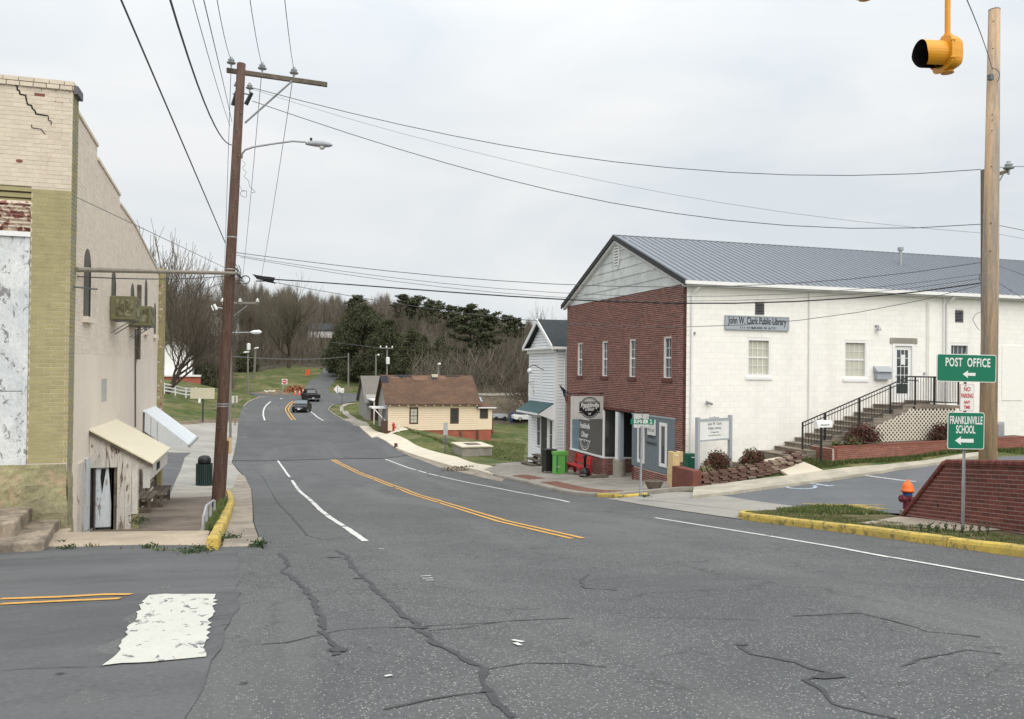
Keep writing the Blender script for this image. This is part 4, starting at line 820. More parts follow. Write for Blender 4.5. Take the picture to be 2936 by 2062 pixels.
# trim, gutter and pipes
q = MB()
SF.box(q, -.25, RL-FX, EZ-.06, EZ+.07, .28, .42); q.build('roof_gutter', M_['white'], lib)
q = MB(); SF.box(q, -.2, RL-FX, EZ-.10, EZ-.07, 0, .30); q.build('soffit', M_['white'], lib)
def pipe(fr, a, b0, b1, r=.045, c=.06, m='white', nm='downpipe', elbow=True):
    q = MB(); pts = [fr(a+.0, b0, c), fr(a, b1-.5, c)] + ([fr(a, b1-.35, c), fr(a+.15, b1-.08, .3)] if elbow else [fr(a, b1, c)]); q.tube(pts, r, 8); return q.build(nm, M_[m], lib)
pipe(SF, sa(1981, 1100)[0], -3.9, EZ-.05, nm='downpipe', r=.05); pipe(SF, sa(2318, 1000)[0], -3.2, EZ-.12, r=.03, m='white', nm='conduit', elbow=False)
pipe(SF, sa(2712, 1000)[0], -2.4, EZ-.02); pipe(SF, sa(2656, 1000)[0], -1.2, EZ-.3, r=.022, m='white', nm='conduit', elbow=False); pipe(SF, sa(2703, 900)[0], -1.2, EZ-.1, r=.022, m='white', nm='conduit', elbow=False)
q = MB(); a0 = sa(2662, 1000)[0]; a1 = sa(2689, 1000)[0]; SF.box(q, a0, a1, -1.2, EZ-.35, 0, .03); q.build('blocked_opening', M_['whiteb'][0], lib)
a0, b1 = sa(2872, 990); a1, b0 = sa(2930, 1148); q = MB(); SF.box(q, a0, a1, b0, b1, 0, .025); q.build('blocked_door', M_['whiteb'][1], lib)
for nm, (u, v), m in (('wall_lamp', (2510, 935), 'galv'), ('security_camera', (2027, 1154), 'galv'), ('pipe_stub', (1990, 956), 'conc'), ('meter_socket', (2649, 1071), 'galv')):
    a, b = sa(u, v); q = MB(); q.lathe([(.02, 0), (.05, .02), (.05, .05)], SF(a, b, 0), 12, axis=SF.n)
    if nm == 'wall_lamp': q.lathe([(.03, 0), (.10, -.16), (.09, -.18)], SF(a+.05, b, .14), 14); q.tube([SF(a, b, .03), SF(a+.05, b+.01, .14)], .02)
    if nm == 'security_camera': q.tube([SF(a-.02, b, .05), SF(a-.02, b-.02, .12)], .02); q.tube([SF(a-.12, b+.03, .16), SF(a+.14, b-.06, .14)], .045, 10)
    q.build(nm, M_[m], lib)
a0, b1 = sa(2503, 1050); a1, b0 = sa(2549, 1088); q = MB(); SF.box(q, a0+.05, a1-.05, b0, b1-.2, 0, .2); bd = q.build('book_drop', M_['grey_sign'], lib)
q = MB(); q.hexa([SF(a0, b1-.22, .0), SF(a0, b1-.22, .28), SF(a1, b1-.22, .28), SF(a1, b1-.22, 0), SF(a0, b1, 0), SF(a0, b1-.06, .12), SF(a1, b1-.06, .12), SF(a1, b1, 0)]); q.build('hood', M_['greyp'], bd)
# wall sign
a0, b1 = sa(2077, 901); a1, b0 = sa(2259, 954); b1 -= 0.0
sg = MB(); SF.box(sg, a0, a1, b0+.06, b1-.04, .02, .07); sgo = sg.build('wall_sign', M_['grey_sign'], lib)
q = MB()
for (x0, x1, y0, y1) in ((a0, a1, b0+.06, b0+.1), (a0, a1, b1-.08, b1-.04), (a0, a0+.05, b0+.1, b1-.08), (a1-.05, a1, b0+.1, b1-.08)): SF.box(q, x0, x1, y0, y1, .07, .085)
q.build('sign_rim', M_['grey_sign'], sgo)
text('John W. Clark Public Library', .37, SF((a0+a1)/2, (b0+b1)/2+.08, .072), SF.u, SF.n, M_['black'], sgo, sx=.58, bold=.007)
text('111 SUMNER PLACE', .17, SF((a0+a1)/2, (b0+b1)/2-.20, .072), SF.u, SF.n, M_['black'], sgo, sx=1.05, bold=.002)
# rear and far walls close the volume
q = MB(); q.box(FX+.25, RL, LY-.25, LY, -6.2, EZ); q.box(RL-.25, RL, SY+.25, LY-.25, -6, EZ); q.prism([(RL-.2, SY, EZ), (RL-.2, LY, EZ), (RL-.2, GY, AZ-.02)], (.2, 0, 0)); q.build('rear_wall', M_['whiteb_back'], lib)
# --- roof
OV = 0.32; RX0 = FX-.22
def rz(y): return EZ+.10+(AZ-EZ)*(1-abs(y-GY)/(FW/2+OV)) if True else 0
e0, e1 = (SY-OV, EZ+.08), (GY, AZ+.05); e2 = (LY+OV, EZ+.08)
q = MB()
q.prism([(RX0, e0[0], e0[1]), (RX0, e1[0], e1[1]), (RX0, e2[0], e2[1]), (RX0, e2[0], e2[1]-.1), (RX0, e1[0], e1[1]-.12), (RX0, e0[0], e0[1]-.1)], (RL+.2-RX0, 0, 0))
roof = q.build('roof', M_['metalroof'], lib)
vd = Vector((0, e1[0]-e0[0], e1[1]-e0[1])); sl = vd.length; vd.normalize(); ndr = Vector((1, 0, 0)).cross(vd)
R4 = Matrix((Vector((1, 0, 0)), vd, ndr)).transposed().to_4x4()
q = MB(); PWD = 1.22; q.box(.0, PWD-.004, 0, sl-.02, .002, .010)
for k in range(4):
    x = .04+k*PWD/4; q.prism([(x-.03, 0, .010), (x-.014, 0, .055), (x+.014, 0, .055), (x+.03, 0, .010)], (0, sl-.02, 0))
pm = bpy.data.meshes.new('roof_panel'); pm.from_pydata(q.v, [], q.f); pm.materials.append(M_['metalroof']); pm.update()
x = RX0
while x < RL:
    o = bpy.data.objects.new('roof_panel', pm); COL.objects.link(o); o.parent = roof
    o.matrix_local = Matrix.Translation(Vector((x, e0[0]-.03, e0[1]+.0)) - wloc(roof)) @ R4; x += PWD
q = MB(); q.prism([(RX0-.02, GY-.14, AZ+.0), (RX0-.02, GY, AZ+.10), (RX0-.02, GY+.14, AZ+.0)], (RL-RX0+.2, 0, 0)); q.build('ridge_cap', M_['darktrim'], roof)
q = MB()
for s, ye in ((1, e0), (-1, e2)): q.prism([(RX0-.03, ye[0], ye[1]+.02), (RX0-.03, GY, AZ+.08), (RX0-.03, GY, AZ-.13), (RX0-.03, ye[0], ye[1]-.19)], (.06, 0, 0))
q.build('barge_trim', M_['darktrim'], roof)
q = MB()
for ye in (e0, e2):
    k = .12 if ye is e0 else -.12
    q.prism([(RX0+.05, ye[0]+k, ye[1]-.12), (RX0+.05, GY, AZ-.10), (RX0+.05, GY, AZ-.24), (RX0+.05, ye[0]+k, ye[1]-.24)], (.16, 0, 0))
q.build('barge_board', M_['white'], roof)
p = on_y(2581.6, 787, 30.6); q = MB(); q.lathe([(.16, -.1), (.16, .12), (.08, .2), (.075, .2)], (p.x, 30.6, p.z), 14); q.build('flue_boot', M_['black'], roof)
q = MB(); q.lathe([(.075, 0), (.075, 1.0), (.13, 1.0), (.13, 1.13), (.05, 1.15)], (p.x, 30.6, p.z+.1), 14); q.build('flue', M_['galv'], roof)
p = on_y(2860, 740, 33.2); q = MB(); q.tube([(p.x, 33.2, AZ), (p.x, 33.2, AZ+.7)], .02); q.build('roof_mast', M_['galv'], roof)
# hanging shop sign on a bracket
hsY = 34.6; hx1 = FX-.12; a_ = on_y(1637, 1136, hsY); b_ = on_y(1741, 1201, hsY)
dsg = thing('hanging_diner_sign', 'white hanging diner sign with round black and white emblem over the red bench', 'sign', (b_.x, hsY, a_.z))
HF = Fr((0, hsY, 0), (1, 0, 0), (0, -1, 0)); q = MB(); HF.box(q, a_.x, b_.x, b_.z, a_.z, -.03, .03); q.build('sign_board', mat('sign_offwhite', (0.56, 0.55, 0.52), 0.6, var=0.03, bump=0.02), dsg)
cx_, cz_ = a_.x+(b_.x-a_.x)*.505, (a_.z+b_.z)/2
q = MB(); W_ = b_.x-a_.x
for (x0, x1, y0, y1) in ((.06, .94, .06, .072), (.06, .94, .928, .94), (.06, .072, .08, .42), (.06, .072, .58, .92), (.928, .94, .08, .42), (.928, .94, .58, .92)):
    HF.box(q, a_.x+W_*x0, a_.x+W_*x1, b_.z+(a_.z-b_.z)*y0, b_.z+(a_.z-b_.z)*y1, .03, .033)
q.build('sign_border', M_['greyp'], dsg)
Rr = (a_.z-b_.z)*.465
q = MB(); ringband(HF, q, cx_, cz_, Rr, Rr, .04, 0, 360, .033, 36); ringband(HF, q, cx_, cz_, Rr-.07, Rr-.07, .015, 0, 360, .033, 36)
HF.box(q, cx_-Rr*1.05, cx_+Rr*1.05, cz_-Rr*.33, cz_+Rr*.42, .033, .037); q.prism([HF(cx_+Rr*.82*math.cos(t), cz_-Rr*.05+Rr*.82*math.sin(t), .031) for t in np.linspace(math.pi, 2*math.pi, 14)], HF.n*.004)
HF.box(q, cx_-Rr*1.1, cx_-Rr*.25, cz_-Rr*.52, cz_-Rr*.47, .037, .04); q.build('sign_emblem', M_['black'], dsg)
q = MB()
for y0, y1, w_ in ((.48, .56, 1.05), (-.5, -.42, 1.1)): HF.box(q, cx_-Rr*w_, cx_+Rr*w_, cz_+Rr*y0, cz_+Rr*y1, .038, .041)
q.build('emblem_band', M_['black'], dsg)
text('Franklinville', .30, HF(cx_, cz_+Rr*.22, .043), HF.u, HF.n, M_['signw'], dsg, sx=.62, shear=.25, bold=.010); text('* Diner *', .22, HF(cx_, cz_-Rr*.15, .043), HF.u, HF.n, M_['signw'], dsg, sx=.85, shear=.2, bold=.005)
text('97', .14, HF(cx_, cz_-Rr*.62, .043), HF.u, HF.n, M_['signw'], dsg, bold=.003)
q = MB(); q.tube([(FX+.05, hsY, a_.z+.12), (a_.x-.1, hsY, a_.z+.12)], .02)
for k in (.2, .82): q.tube([(a_.x+W_*k, hsY, a_.z+.12), (a_.x+W_*k, hsY, a_.z-.02)], .022, 5)
q.build('bracket', M_['black'], dsg)
# second bracket with a small white board behind the street-name post
bY = 29.9; a_ = on_y(1818, 1187, bY); b_ = on_y(1864, 1226, bY)
ws = thing('hanging_white_sign', 'plain white sign hanging from a thin bracket behind the street name post', 'sign', (FX, bY, a_.z))
q = MB(); q.box(a_.x, min(b_.x, FX-.03), bY-.02, bY+.02, b_.z, a_.z); q.build('sign_board', M_['signw'], ws); q = MB(); q.tube([(FX+.02, bY, a_.z+.05), (a_.x-.3, bY, a_.z+.05)], .015)
for k in (.2, .8): q.tube([(a_.x+(b_.x-a_.x)*k, bY, a_.z+.06), (a_.x+(b_.x-a_.x)*k, bY, a_.z-.01)], .008, 4)
q.build('bracket', M_['black'], ws)
# flag on the corner
fl = thing('flag', 'dark folded stars and stripes flag on a short angled pole at the brick corner', 'flag', (FX, 38.9, -1.3))
fY = 38.7; p0 = Vector((FX, fY, on_x(1650, 1135, FX).z)); p1 = on_y(1604, 1104, fY)
q = MB(); q.tube([p0, p1], .018, 6); q.build('flag_pole', M_['darktrim'], fl)
q = MB(); d_ = (p1-p0)
for i, (mname, t0, t1, dr0, dr1) in enumerate((('navy', .98, .45, .06, .30), ('navy', .72, .30, .25, .62), ('signw', .55, .35, .30, .46), ('redp', .50, .34, .42, .64))):
    q = MB(); n = 8
    for k in range(n):
        ta, tb = t0+(t1-t0)*k/n, t0+(t1-t0)*(k+1)/n
        for (ha, hb) in ((0.0, 1.0),):
            za, zb = dr0+(dr1-dr0)*k/n, dr0+(dr1-dr0)*(k+1)/n; oa, ob = .05*math.sin(k*1.9+i), .05*math.sin((k+1)*1.9+i)
            A = p0+d_*ta; B = p0+d_*tb
            q.prism([(A.x, A.y+oa, A.z-.02-i*.05), (B.x, B.y+ob, B.z-.02-i*.05), (B.x, B.y-ob, B.z-zb), (A.x, A.y-oa, A.z-za)], (0, .012, 0))
    q.build('flag_cloth', M_[mname], fl)
# ------------------------------------------------------------------ entrance stair of the library
stp = thing('entrance_stair', 'concrete entrance stair with black railing climbing to the white library door', 'stair', (20, 26, -3))
X0, X1, X2, Y0, Y1, ZB, ZT = 18.15, 23.55, 25.75, 25.35, 26.93, -3.12, -1.22
NS = 12; tr = (X1-X0)/NS; rs = (ZT-ZB)/NS
for k in range(NS):
    q = MB(); w_ = .35 if k < 2 else 0
    q.box(X0+k*tr-(.25 if k == 0 else 0), X1+.1, Y0-w_, Y1, ZB+k*rs-(.6 if k == 0 else .02), ZB+(k+1)*rs-.03)
    q.box(X0+k*tr-.03-(.25 if k == 0 else 0), X0+(k+1)*tr+.05, Y0-w_-.015, Y1, ZB+(k+1)*rs-.03, ZB+(k+1)*rs)
    q.build('step', mat('stair_concrete', (0.26, 0.225, 0.18), 0.9, c2=(0.20, 0.17, 0.14), sc=1.5, var=0.15, grain=0.2, bump=0.3), stp)
q = MB(); q.box(X1, X2, Y0, Y1, ZT-.12, ZT); q.build('landing', M_['conc_dark'], stp)
q = MB(); q.box(X1+.12, X2-.05, Y0+.15, Y1, ZT-2.2, ZT-.12); q.build('landing_support', M_['conc_dark'], stp)
q = MB(); q.box(X1+1.05, X1+1.75, Y1-.6, Y1, ZT, ZT+.15); q.build('door_step', M_['conc_dark'], stp)
def zr(x): return ZB+(ZT-ZB)*min(1, max(0, (x-X0)/(X1-X0)))+.02
RYY = Y0+.05; hr = 1.08
rail = MB(); pts = [X0+.55, X1-.15, X2]
rail.tube([(X0+.55, RYY, zr(X0+.55)+hr), (X1-.15, RYY, zr(X1)+hr), (X2, RYY, ZT+hr)], .028, 6); rail.tube([(X0+.55, RYY, zr(X0+.55)+hr-.14), (X1-.15, RYY, zr(X1)+hr-.14), (X1+.3, RYY, ZT+hr-.14)], .02, 5)
rail.tube([(X0+.55, RYY, zr(X0+.55)+.14), (X1-.15, RYY, zr(X1)+.12), (X2, RYY, ZT+.10)], .02, 5); rail.tube([(X2, RYY, ZT+hr), (X2, Y1-.05, ZT+hr)], .028, 6); rail.tube([(X2, RYY, ZT+.1), (X2, Y1-.05, ZT+.1)], .02, 5)
rl = rail.build('railing', M_['rail'], stp)
for x in (X0+.55, X0+1.5, X0+3.0, X0+4.4, X1+.15, X1+1.05, X2):
    q = MB(); q.box(x-.025, x+.025, RYY-.025, RYY+.025, zr(x), zr(x)+hr+.01); q.build('rail_post', M_['rail'], rl)
x = X0+.68
while x < X2-.05:
    q = MB(); q.tube([(x, RYY, zr(x)+.13), (x, RYY, zr(x)+hr-.01)], .009, 4, caps=False); q.build('baluster', M_['rail'], rl); x += .125
y = RYY+.12
while y < Y1-.1: q = MB(); q.tube([(X2, y, ZT+.1), (X2, y, ZT+hr)], .009, 4, caps=False); q.build('baluster', M_['rail'], rl); y += .125
# lattice skirting: crossing strips cut to the stair line, capped with scalloped tops
LYc = Y0-.05; M_['lat'] = mat('cream_lattice', (0.74, 0.68, 0.57), .7, var=.06); lat = thing('lattice_skirt', 'white diamond lattice panel screening the space under the stair', 'lattice', (23, LYc, -2.5)); 
def ltop(x): return ZT-.12 if x > X1-.3 else max(-9, ZB+(ZT-ZB)*(x-X0-.25)/(X1-X0-.25)-.10)
def lbot(x): return np.interp(x, [19.8, 22, 25.8], [-2.93, -2.78, -2.72])
stp_l = .165
for sgn, cc in ((1, 0.0), (-1, 0.006)):
    c = -30.0
    while c < 60:
        pts = []; t = 20.6
        seg_ = []
        for x in np.arange(19.7, X2, .03):
            z = sgn*(x-22)+c
            ok = lbot(x) < z < ltop(x)
            if ok: seg_.append((x, z))
            elif seg_:
                pts.append(seg_); seg_ = []
        if seg_: pts.append(seg_)
        for s_ in pts:
            if len(s_) < 2: continue
            (xa, za), (xb, zb) = s_[0], s_[-1]; q = MB(); h_ = .025
            q.prism([(xa, LYc-cc, za-h_), (xb, LYc-cc, zb-h_), (xb, LYc-cc, zb+h_), (xa, LYc-cc, za+h_)], (0, -.007, 0)); q.build('lattice_strip', M_['lat'], lat)
        c += stp_l*1.02
# shrubs: clumps of leaf blades
def leafball(name, c, rx, ry, rz_, n, mats, wts, size=.05, parent=None, kind=None, flatb=True):
    V = []; Fc = []; mi = []
    d = rng.normal(size=(n, 3)); d /= np.linalg.norm(d, axis=1)[:, None]
    r = rng.uniform(.45, 1, n)**.5*(1+.16*np.sin(d[:, 0]*7+d[:, 2]*5)+.1*np.sin(d[:, 1]*13))
    P = d*r[:, None]*np.array([rx, ry, rz_]); 
    if flatb: P[:, 2] = np.abs(P[:, 2])*1.5-rz_*.5
    P += np.array(c); a = rng.normal(size=(n, 3)); a /= np.linalg.norm(a, axis=1)[:, None]; b = np.cross(a, rng.normal(size=(n, 3))); b /= np.linalg.norm(b, axis=1)[:, None]
    s = rng.uniform(.6, 1.3, n)[:, None]*size
    V = np.stack([P-a*s, P+b*s*.4, P+a*s, P-b*s*.4], 1).reshape(-1, 3); Fc = np.arange(n*4).reshape(-1, 4)
    me = fast_mesh(name, V, Fc, mats, rng.choice(len(mats), n, p=np.array(wts)/sum(wts))); o = put(name, me, parent)
    if kind: o['kind'] = kind
    return o
def shrub(label, p, r, h, wts, n=1600):
    t = thing('shrub', label, 'shrub', p); leafball('foliage', (p[0], p[1], p[2]+h*.5), r, r*.9, h*.55, n, M_['shrub'], wts, .045, t)
    leafball('inner_foliage', (p[0], p[1], p[2]+h*.42), r*.72, r*.66, h*.42, n//2, [M_['shrub'][2]], [1], .06, t)
    q = MB()
    for k in range(9): an = k*.7; q.tube([(p[0], p[1], p[2]-.05), (p[0]+r*.6*math.cos(an), p[1]+r*.6*math.sin(an), p[2]+h*.7)], [.014, .004], 4)
    q.build('stem', M_['bark_d'], t); return t
# raised brick planter in front of the stair
plY = 24.15; a_ = on_y(2381, 1284, plY); b_ = on_y(2356, 1274, 24.9)
pt = thing('brick_planter', 'long low red brick planter in front of the lattice and stair', 'planter', (a_.x, plY, a_.z))
PF = Fr((19.0, plY, 0), (1, 0, .028), (0, -1, 0), (-.028, 0, 1)); PL = Fr((19.0, plY+1.15, 0), (0, -1, 0), (-1, 0, 0)); zt = a_.z+.03
q = MB(); PF.box(q, 0, 9.5, zt-.75, zt-.07, -.2, 0); PL.box(q, 0, 1.15-.0, zt-.75, zt-.07, -.2, -.002); pwll = q.build('planter_wall', M_['mortar'], pt)
M_['brick_p'] = [mat('orange_brick_%s' % n, c, 0.88, var=0.15, grain=0.2, gs=45, bump=0.3) for n, c in (('a', (0.27, 0.10, 0.068)), ('b', (0.23, 0.082, 0.058)))]
masonry(pwll, PF, zt-.75, zt-.07, lambda b: (0, 9.5), [], M_['brick_p'], single=150); masonry(pwll, PL, zt-.75, zt-.07, lambda b: (0, 1.15), [], M_['brick_p'], single=40)
q = MB(); n = 0; x = 0
while x < 9.4: PF.box(q, x+.004, x+.064, zt-.066, zt+.0, -.21, .012); x += .07
q.build('coping_brick', M_['brick_p'][1], pt, kind='stuff')
q = MB(); q.hexa([(19.1, plY+.1, zt-.5), (28.4, plY+.1, zt-.25), (28.4, 25.3, zt-.25), (19.1, 25.3, zt-.5), (19.1, plY+.1, zt-.06), (28.4, plY+.1, zt+.2), (28.4, 25.3, zt+.2), (19.1, 25.3, zt-.06)]); q.build('soil', M_['mulch'], pt)
p = on_y(2474, 1270, 24.75); shrub('round dark red shrub at the left end of the lattice in the brick planter', (p.x, 24.75, p.z-.1), .62, .72, (5, 1, 5), 2200)
p = on_y(2712, 1265, 24.75); shrub('dark red shrub at the right end of the lattice, half behind the school sign', (p.x, 24.75, p.z-.1), .6, .75, (4, 1, 6), 2000)
for nm, (u, v), r_, h_ in (('strappy green border plant low beside the bottom of the stair', (2400, 1290), .22, .2), ('strappy green border plant right of the dark shrub under the lattice', (2445, 1283), .3, .25)):
    p = on_y(u, v, 24.5); t = thing('border_plant', nm, 'plant', (p.x, 24.5, p.z)); leafball('foliage', (p.x, 24.5, p.z+h_*.4), r_, r_, h_, 260, M_['shrub'], (1, 7, 1), .08, t)
# mailbox
p = on_y(2354, 1313, 23.9); mbx = thing('mailbox', 'white curbside mailbox on a thin dark post by the stair', 'mailbox', (p.x, 23.9, p.z))
q = MB(); q.box(p.x-.028, p.x+.028, 23.87, 23.93, p.z-.1, p.z+1.05); q.build('post', M_['rail'], mbx)
c0 = on_y(2338, 1222, 23.9); c1 = on_y(2381, 1222, 23.9); q = MB(); zc = p.z+1.05
q.prism([(c0.x, 23.9+.11*math.cos(t)*1.0, zc+.13+.11*math.sin(t)) for t in np.linspace(0, math.pi, 9)]+[(c0.x, 23.79, zc), (c0.x, 24.01, zc)], (c1.x-c0.x, 0, 0)); q.build('box', M_['white'], mbx)
text('Sumner Pl', .08, ((c0.x+c1.x)/2, 23.785, zc+.09), (1, 0, 0), (0, -1, 0), M_['black'], mbx)
# meter cabinet beyond the pine pole
p = on_y(2862, 1282, 25.2); ut = thing('utility_cabinet', 'grey utility cabinet on the lawn behind the pale wooden pole', 'cabinet', (p.x, 25.2, p.z)); q = MB(); q.box(p.x-.18, p.x+.2, 25.1, 25.5, p.z-.2, p.z+.98); q.build('housing', M_['greyp'], ut); q = MB(); q.box(p.x-.14, p.x+.12, 25.07, 25.1, p.z+.35, p.z+.9); q.build('door', M_['galv'], ut)
# ------------------------------------------------------------------ corner planting bed
bed = thing('planting_bed', 'raised bed of stacked tan and red stone blocks below the library sign', 'planter', (16, 24.5, -3.8))
corner = [on_y(1952, 1411, 24.9), on_y(2004, 1420, 24.35)]
zk = on_y(1987, 1350, 24.3).z; q = MB(); q.box(13.64, 13.98, 24.3, 25.75, -4.45, zk)
M_['found2'] = mat('terracotta_block', (0.19, 0.068, 0.048), 0.9, c2=(0.15, 0.055, 0.04), sc=2, var=0.12, grain=0.15, bump=0.3)
bc = q.build('corner_block', M_['found2'], bed, bevel=.02)
bp = [(14.0, 24.45), (15.0, 24.36), (16.0, 24.25), (17.2, 24.32), (18.0, 24.55), (18.25, 25.0), (18.0, 25.5)]
M_['stoneb'] = [mat('bed_block_%s' % n, c, 0.92, var=0.2, grain=0.25, gs=20, bump=0.6) for n, c in (('a', (0.155, 0.092, 0.070)), ('b', (0.115, 0.065, 0.052)), ('c', (0.23, 0.175, 0.135)))]
cache = {}
for k in range(3):
    q = MB(); q.box(-.14, .14, -.09, .09, -.042, .042); me = bpy.data.meshes.new('bed_block'); me.from_pydata([(a+random.uniform(-.012, .012), b+random.uniform(-.012, .012), c+random.uniform(-.006, .006)) for a, b, c in q.v], [], q.f); me.materials.append(M_['stoneb'][k]); me.update(); cache[k] = me
for row in range(5):
    dist = .14*(row % 2)
    for (ax_, ay_), (bx_, by_) in zip(bp, bp[1:]):
        Ls = math.hypot(bx_-ax_, by_-ay_); n = int(Ls/.29)
        for k in range(n):
            t = (k+.5+(.25 if row % 2 else -.0))/max(n, 1)
            if t > 1: continue
            x = ax_+(bx_-ax_)*t; y = ay_+(by_-ay_)*t; o = bpy.data.objects.new('bed_block', cache[random.choices((0, 1, 2), (5, 3, 1))[0]]); COL.objects.link(o); o.parent = bed
            o.location = Vector((x, y+random.uniform(-.015, .015)+row*.015, G(x, 24.2)+.05+row*.089)) - wloc(bed); o.rotation_euler = (0, 0, math.atan2(by_-ay_, bx_-ax_)+random.uniform(-.04, .04))
q = MB(); q.prism([(13.98, 24.6, -4.2), (14.75, 24.5, -4.2), (16.0, 24.35, -4.1), (17.2, 24.42, -4.0), (17.9, 24.6, -4.0), (18.1, 25.0, -4.0), (17.9, 25.9, -4.0), (16.5, 26.9, -4.0), (14.9, 26.9, -4.2), (13.95, 26.4, -4.2)], (0, 0, .64)); q.build('soil', M_['mulch'], bed)
p = on_y(2056, 1348, 25.1); shrub('left of the two round shrubs with red leaves in the bed under the library sign', (p.x, 25.1, -3.48), .46, .66, (5, 3, 3), 1900)
p = on_y(2156, 1338, 25.2); shrub('right of the two round shrubs with red leaves, at the right of the stone bed', (p.x, 25.2, -3.4), .44, .62, (5, 3, 3), 1900)
for nm, x, y, w_ in (('dry straw coloured ornamental grass at the left end of the stone bed', 14.6, 24.9, .5), ('low dry grasses along the middle edge of the stone bed', 16.0, 24.7, .8), ('leafy tan ground plant at the right end of the stone bed', 17.6, 24.9, .5)):
    t = thing('border_plant', nm, 'plant', (x, y, -3.5)); leafball('foliage', (x, y, -3.42), w_, .3, .17, int(420*w_/.5), [M_['blade'][2], M_['shrub'][1]], (3, 2), .08, t)
# free-standing library sign in the bed
s0 = on_y(1999, 1358, 25.0); s1 = on_y(2086, 1310, 25.9)
fs = thing('library_yard_sign', 'grey framed white library sign on two posts in the stone bed', 'sign', (s0.x, 25.0, -3.6))
A = Vector((s0.x, 25.0, 0)); B = Vector((s1.x, 25.75, 0)); ud = (B-A).normalized(); Wd = (B-A).length; YF = Fr((A.x, A.y, 0), ud, (ud.y, -ud.x, 0)); ZS = on_y(1999, 1197, 25.0).z
q = MB(); YF.box(q, -.06, .06, -4.0, ZS, -.06, .06); q.build('post', M_['greyp'], fs); q = MB(); YF.box(q, Wd-.06, Wd+.06, -4.0, ZS+.03, -.06, .06); q.build('post', M_['greyp'], fs)
q = MB(); YF.box(q, .06, Wd-.06, ZS-.14, ZS-.06, -.04, .04); YF.box(q, .06, Wd-.06, ZS-.84, ZS-.78, -.04, .04); YF.box(q, .06, .1, ZS-.78, ZS-.14, -.03, .03); YF.box(q, Wd-.1, Wd-.06, ZS-.78, ZS-.14, -.03, .03); q.prism([YF(Wd/2+a, ZS-.06+b, -.02) for a, b in ((-.28, 0), (.28, 0), (.24, .05), (.1, .03), (0, .07), (-.1, .03), (-.24, .05))], YF.n*.04); q.build('frame', M_['greyp'], fs)
q = MB(); YF.box(q, .1, Wd-.1, ZS-.78, ZS-.14, -.015, .02); q.build('sign_panel', M_['signw'], fs)
for s, b, sz in (('John W. Clark', -.25, .135), ('Public Library', -.40, .135), ('111 Sumner Place', -.54, .07), ('Tue 10-6  Wed-Thurs 1-6  Sat 10-2', -.65, .05)): text(s, sz, YF(Wd/2, ZS+b, .022), YF.u, YF.n, M_['galv_d'], fs, bold=.001)
# ================================================================== WHITE LODGE BESIDE THE LIBRARY
LY0, LY1 = 41.05, 45.55; LE, LA = 1.15, 2.62
lo = thing('lodge_building', 'narrow two storey white clapboard lodge with teal awning left of the brick building', 'building', (FX, LY0, -5.3))
LF = Fr((FX, LY1, 0), (0, -1, 0), (-1, 0, 0)); LS = Fr((FX, LY0, 0), (1, 0, 0), (0, -1, 0))
def la(u, v): return LF.inv(on_x(u, v, FX))[:2]
W = LY1-LY0
def hole(u0, u1, v0, v1):
    a0, b1 = la(u0, v0); a1, b0 = la(u1, v1); return (a0, a1, b0, b1)
dh = hole(1553.5, 1570, 1193, 1312); h1 = hole(1542.5, 1550, 1196, 1277); h2 = hole(1578, 1585.5, 1206, 1288)
hs_ = [(dh[0]-.12, dh[1]+.12, dh[2], dh[3]+.1), (h1[0]-.06, h1[1]+.06, h1[2]-.08, h1[3]+.08), (h2[0]-.06, h2[1]+.06, h2[2]-.08, h2[3]+.08)]
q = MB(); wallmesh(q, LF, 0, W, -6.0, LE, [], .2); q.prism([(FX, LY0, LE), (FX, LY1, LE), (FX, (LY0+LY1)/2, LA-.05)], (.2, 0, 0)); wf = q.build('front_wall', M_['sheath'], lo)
boards(wf, LF, -5.5, LE-.25, lambda b: (.12, W-.12), hs_+[(W/2-.13, W/2+.13, -2.2, 2)], M_['clap'], e=.16, th=.035, gap=.022)  # gaps opened so the dark backing reads as shade below each board
boards(wf, LF, LE+.02, LA-.1, lambda b: ((lambda k: (W/2-(W/2)*k, W/2+(W/2)*k) if k > .05 else None)((LA-b)/(LA-LE))), [], M_['clap'], e=.16, th=.035, gap=.022)
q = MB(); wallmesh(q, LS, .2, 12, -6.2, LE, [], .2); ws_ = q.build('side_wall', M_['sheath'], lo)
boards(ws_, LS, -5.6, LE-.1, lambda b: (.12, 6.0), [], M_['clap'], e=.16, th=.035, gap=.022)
q = MB(); q.box(FX+.2, FX+12, LY1-.2, LY1, -6.2, LE); q.box(FX+11.8, FX+12, LY0+.2, LY1-.2, -6.2, LE); q.build('rear_wall', M_['clap'], lo)
for (x, y) in ((0, 0), (W-.12, 0)): q = MB(); LF.box(q, x, x+.12, -5.6, LE-.2, 0, .03); q.build('corner_board', M_['white'], lo)
q = MB(); LS.box(q, 0.002, .12, -5.6, LE-.2, 0, .03); q.build('corner_board', M_['white'], lo)
q = MB(); LF.box(q, W/2-.13, W/2+.13, -2.2, LE-.26, 0, .06); q.build('centre_trim', M_['white'], lo)
q = MB(); LF.box(q, -.1, W+.1, LE-.26, LE-.06, 0, .14); LF.box(q, -.3, W+.3, LE-.06, LE+.04, 0, .32); q.build('cornice', M_['white'], lo)
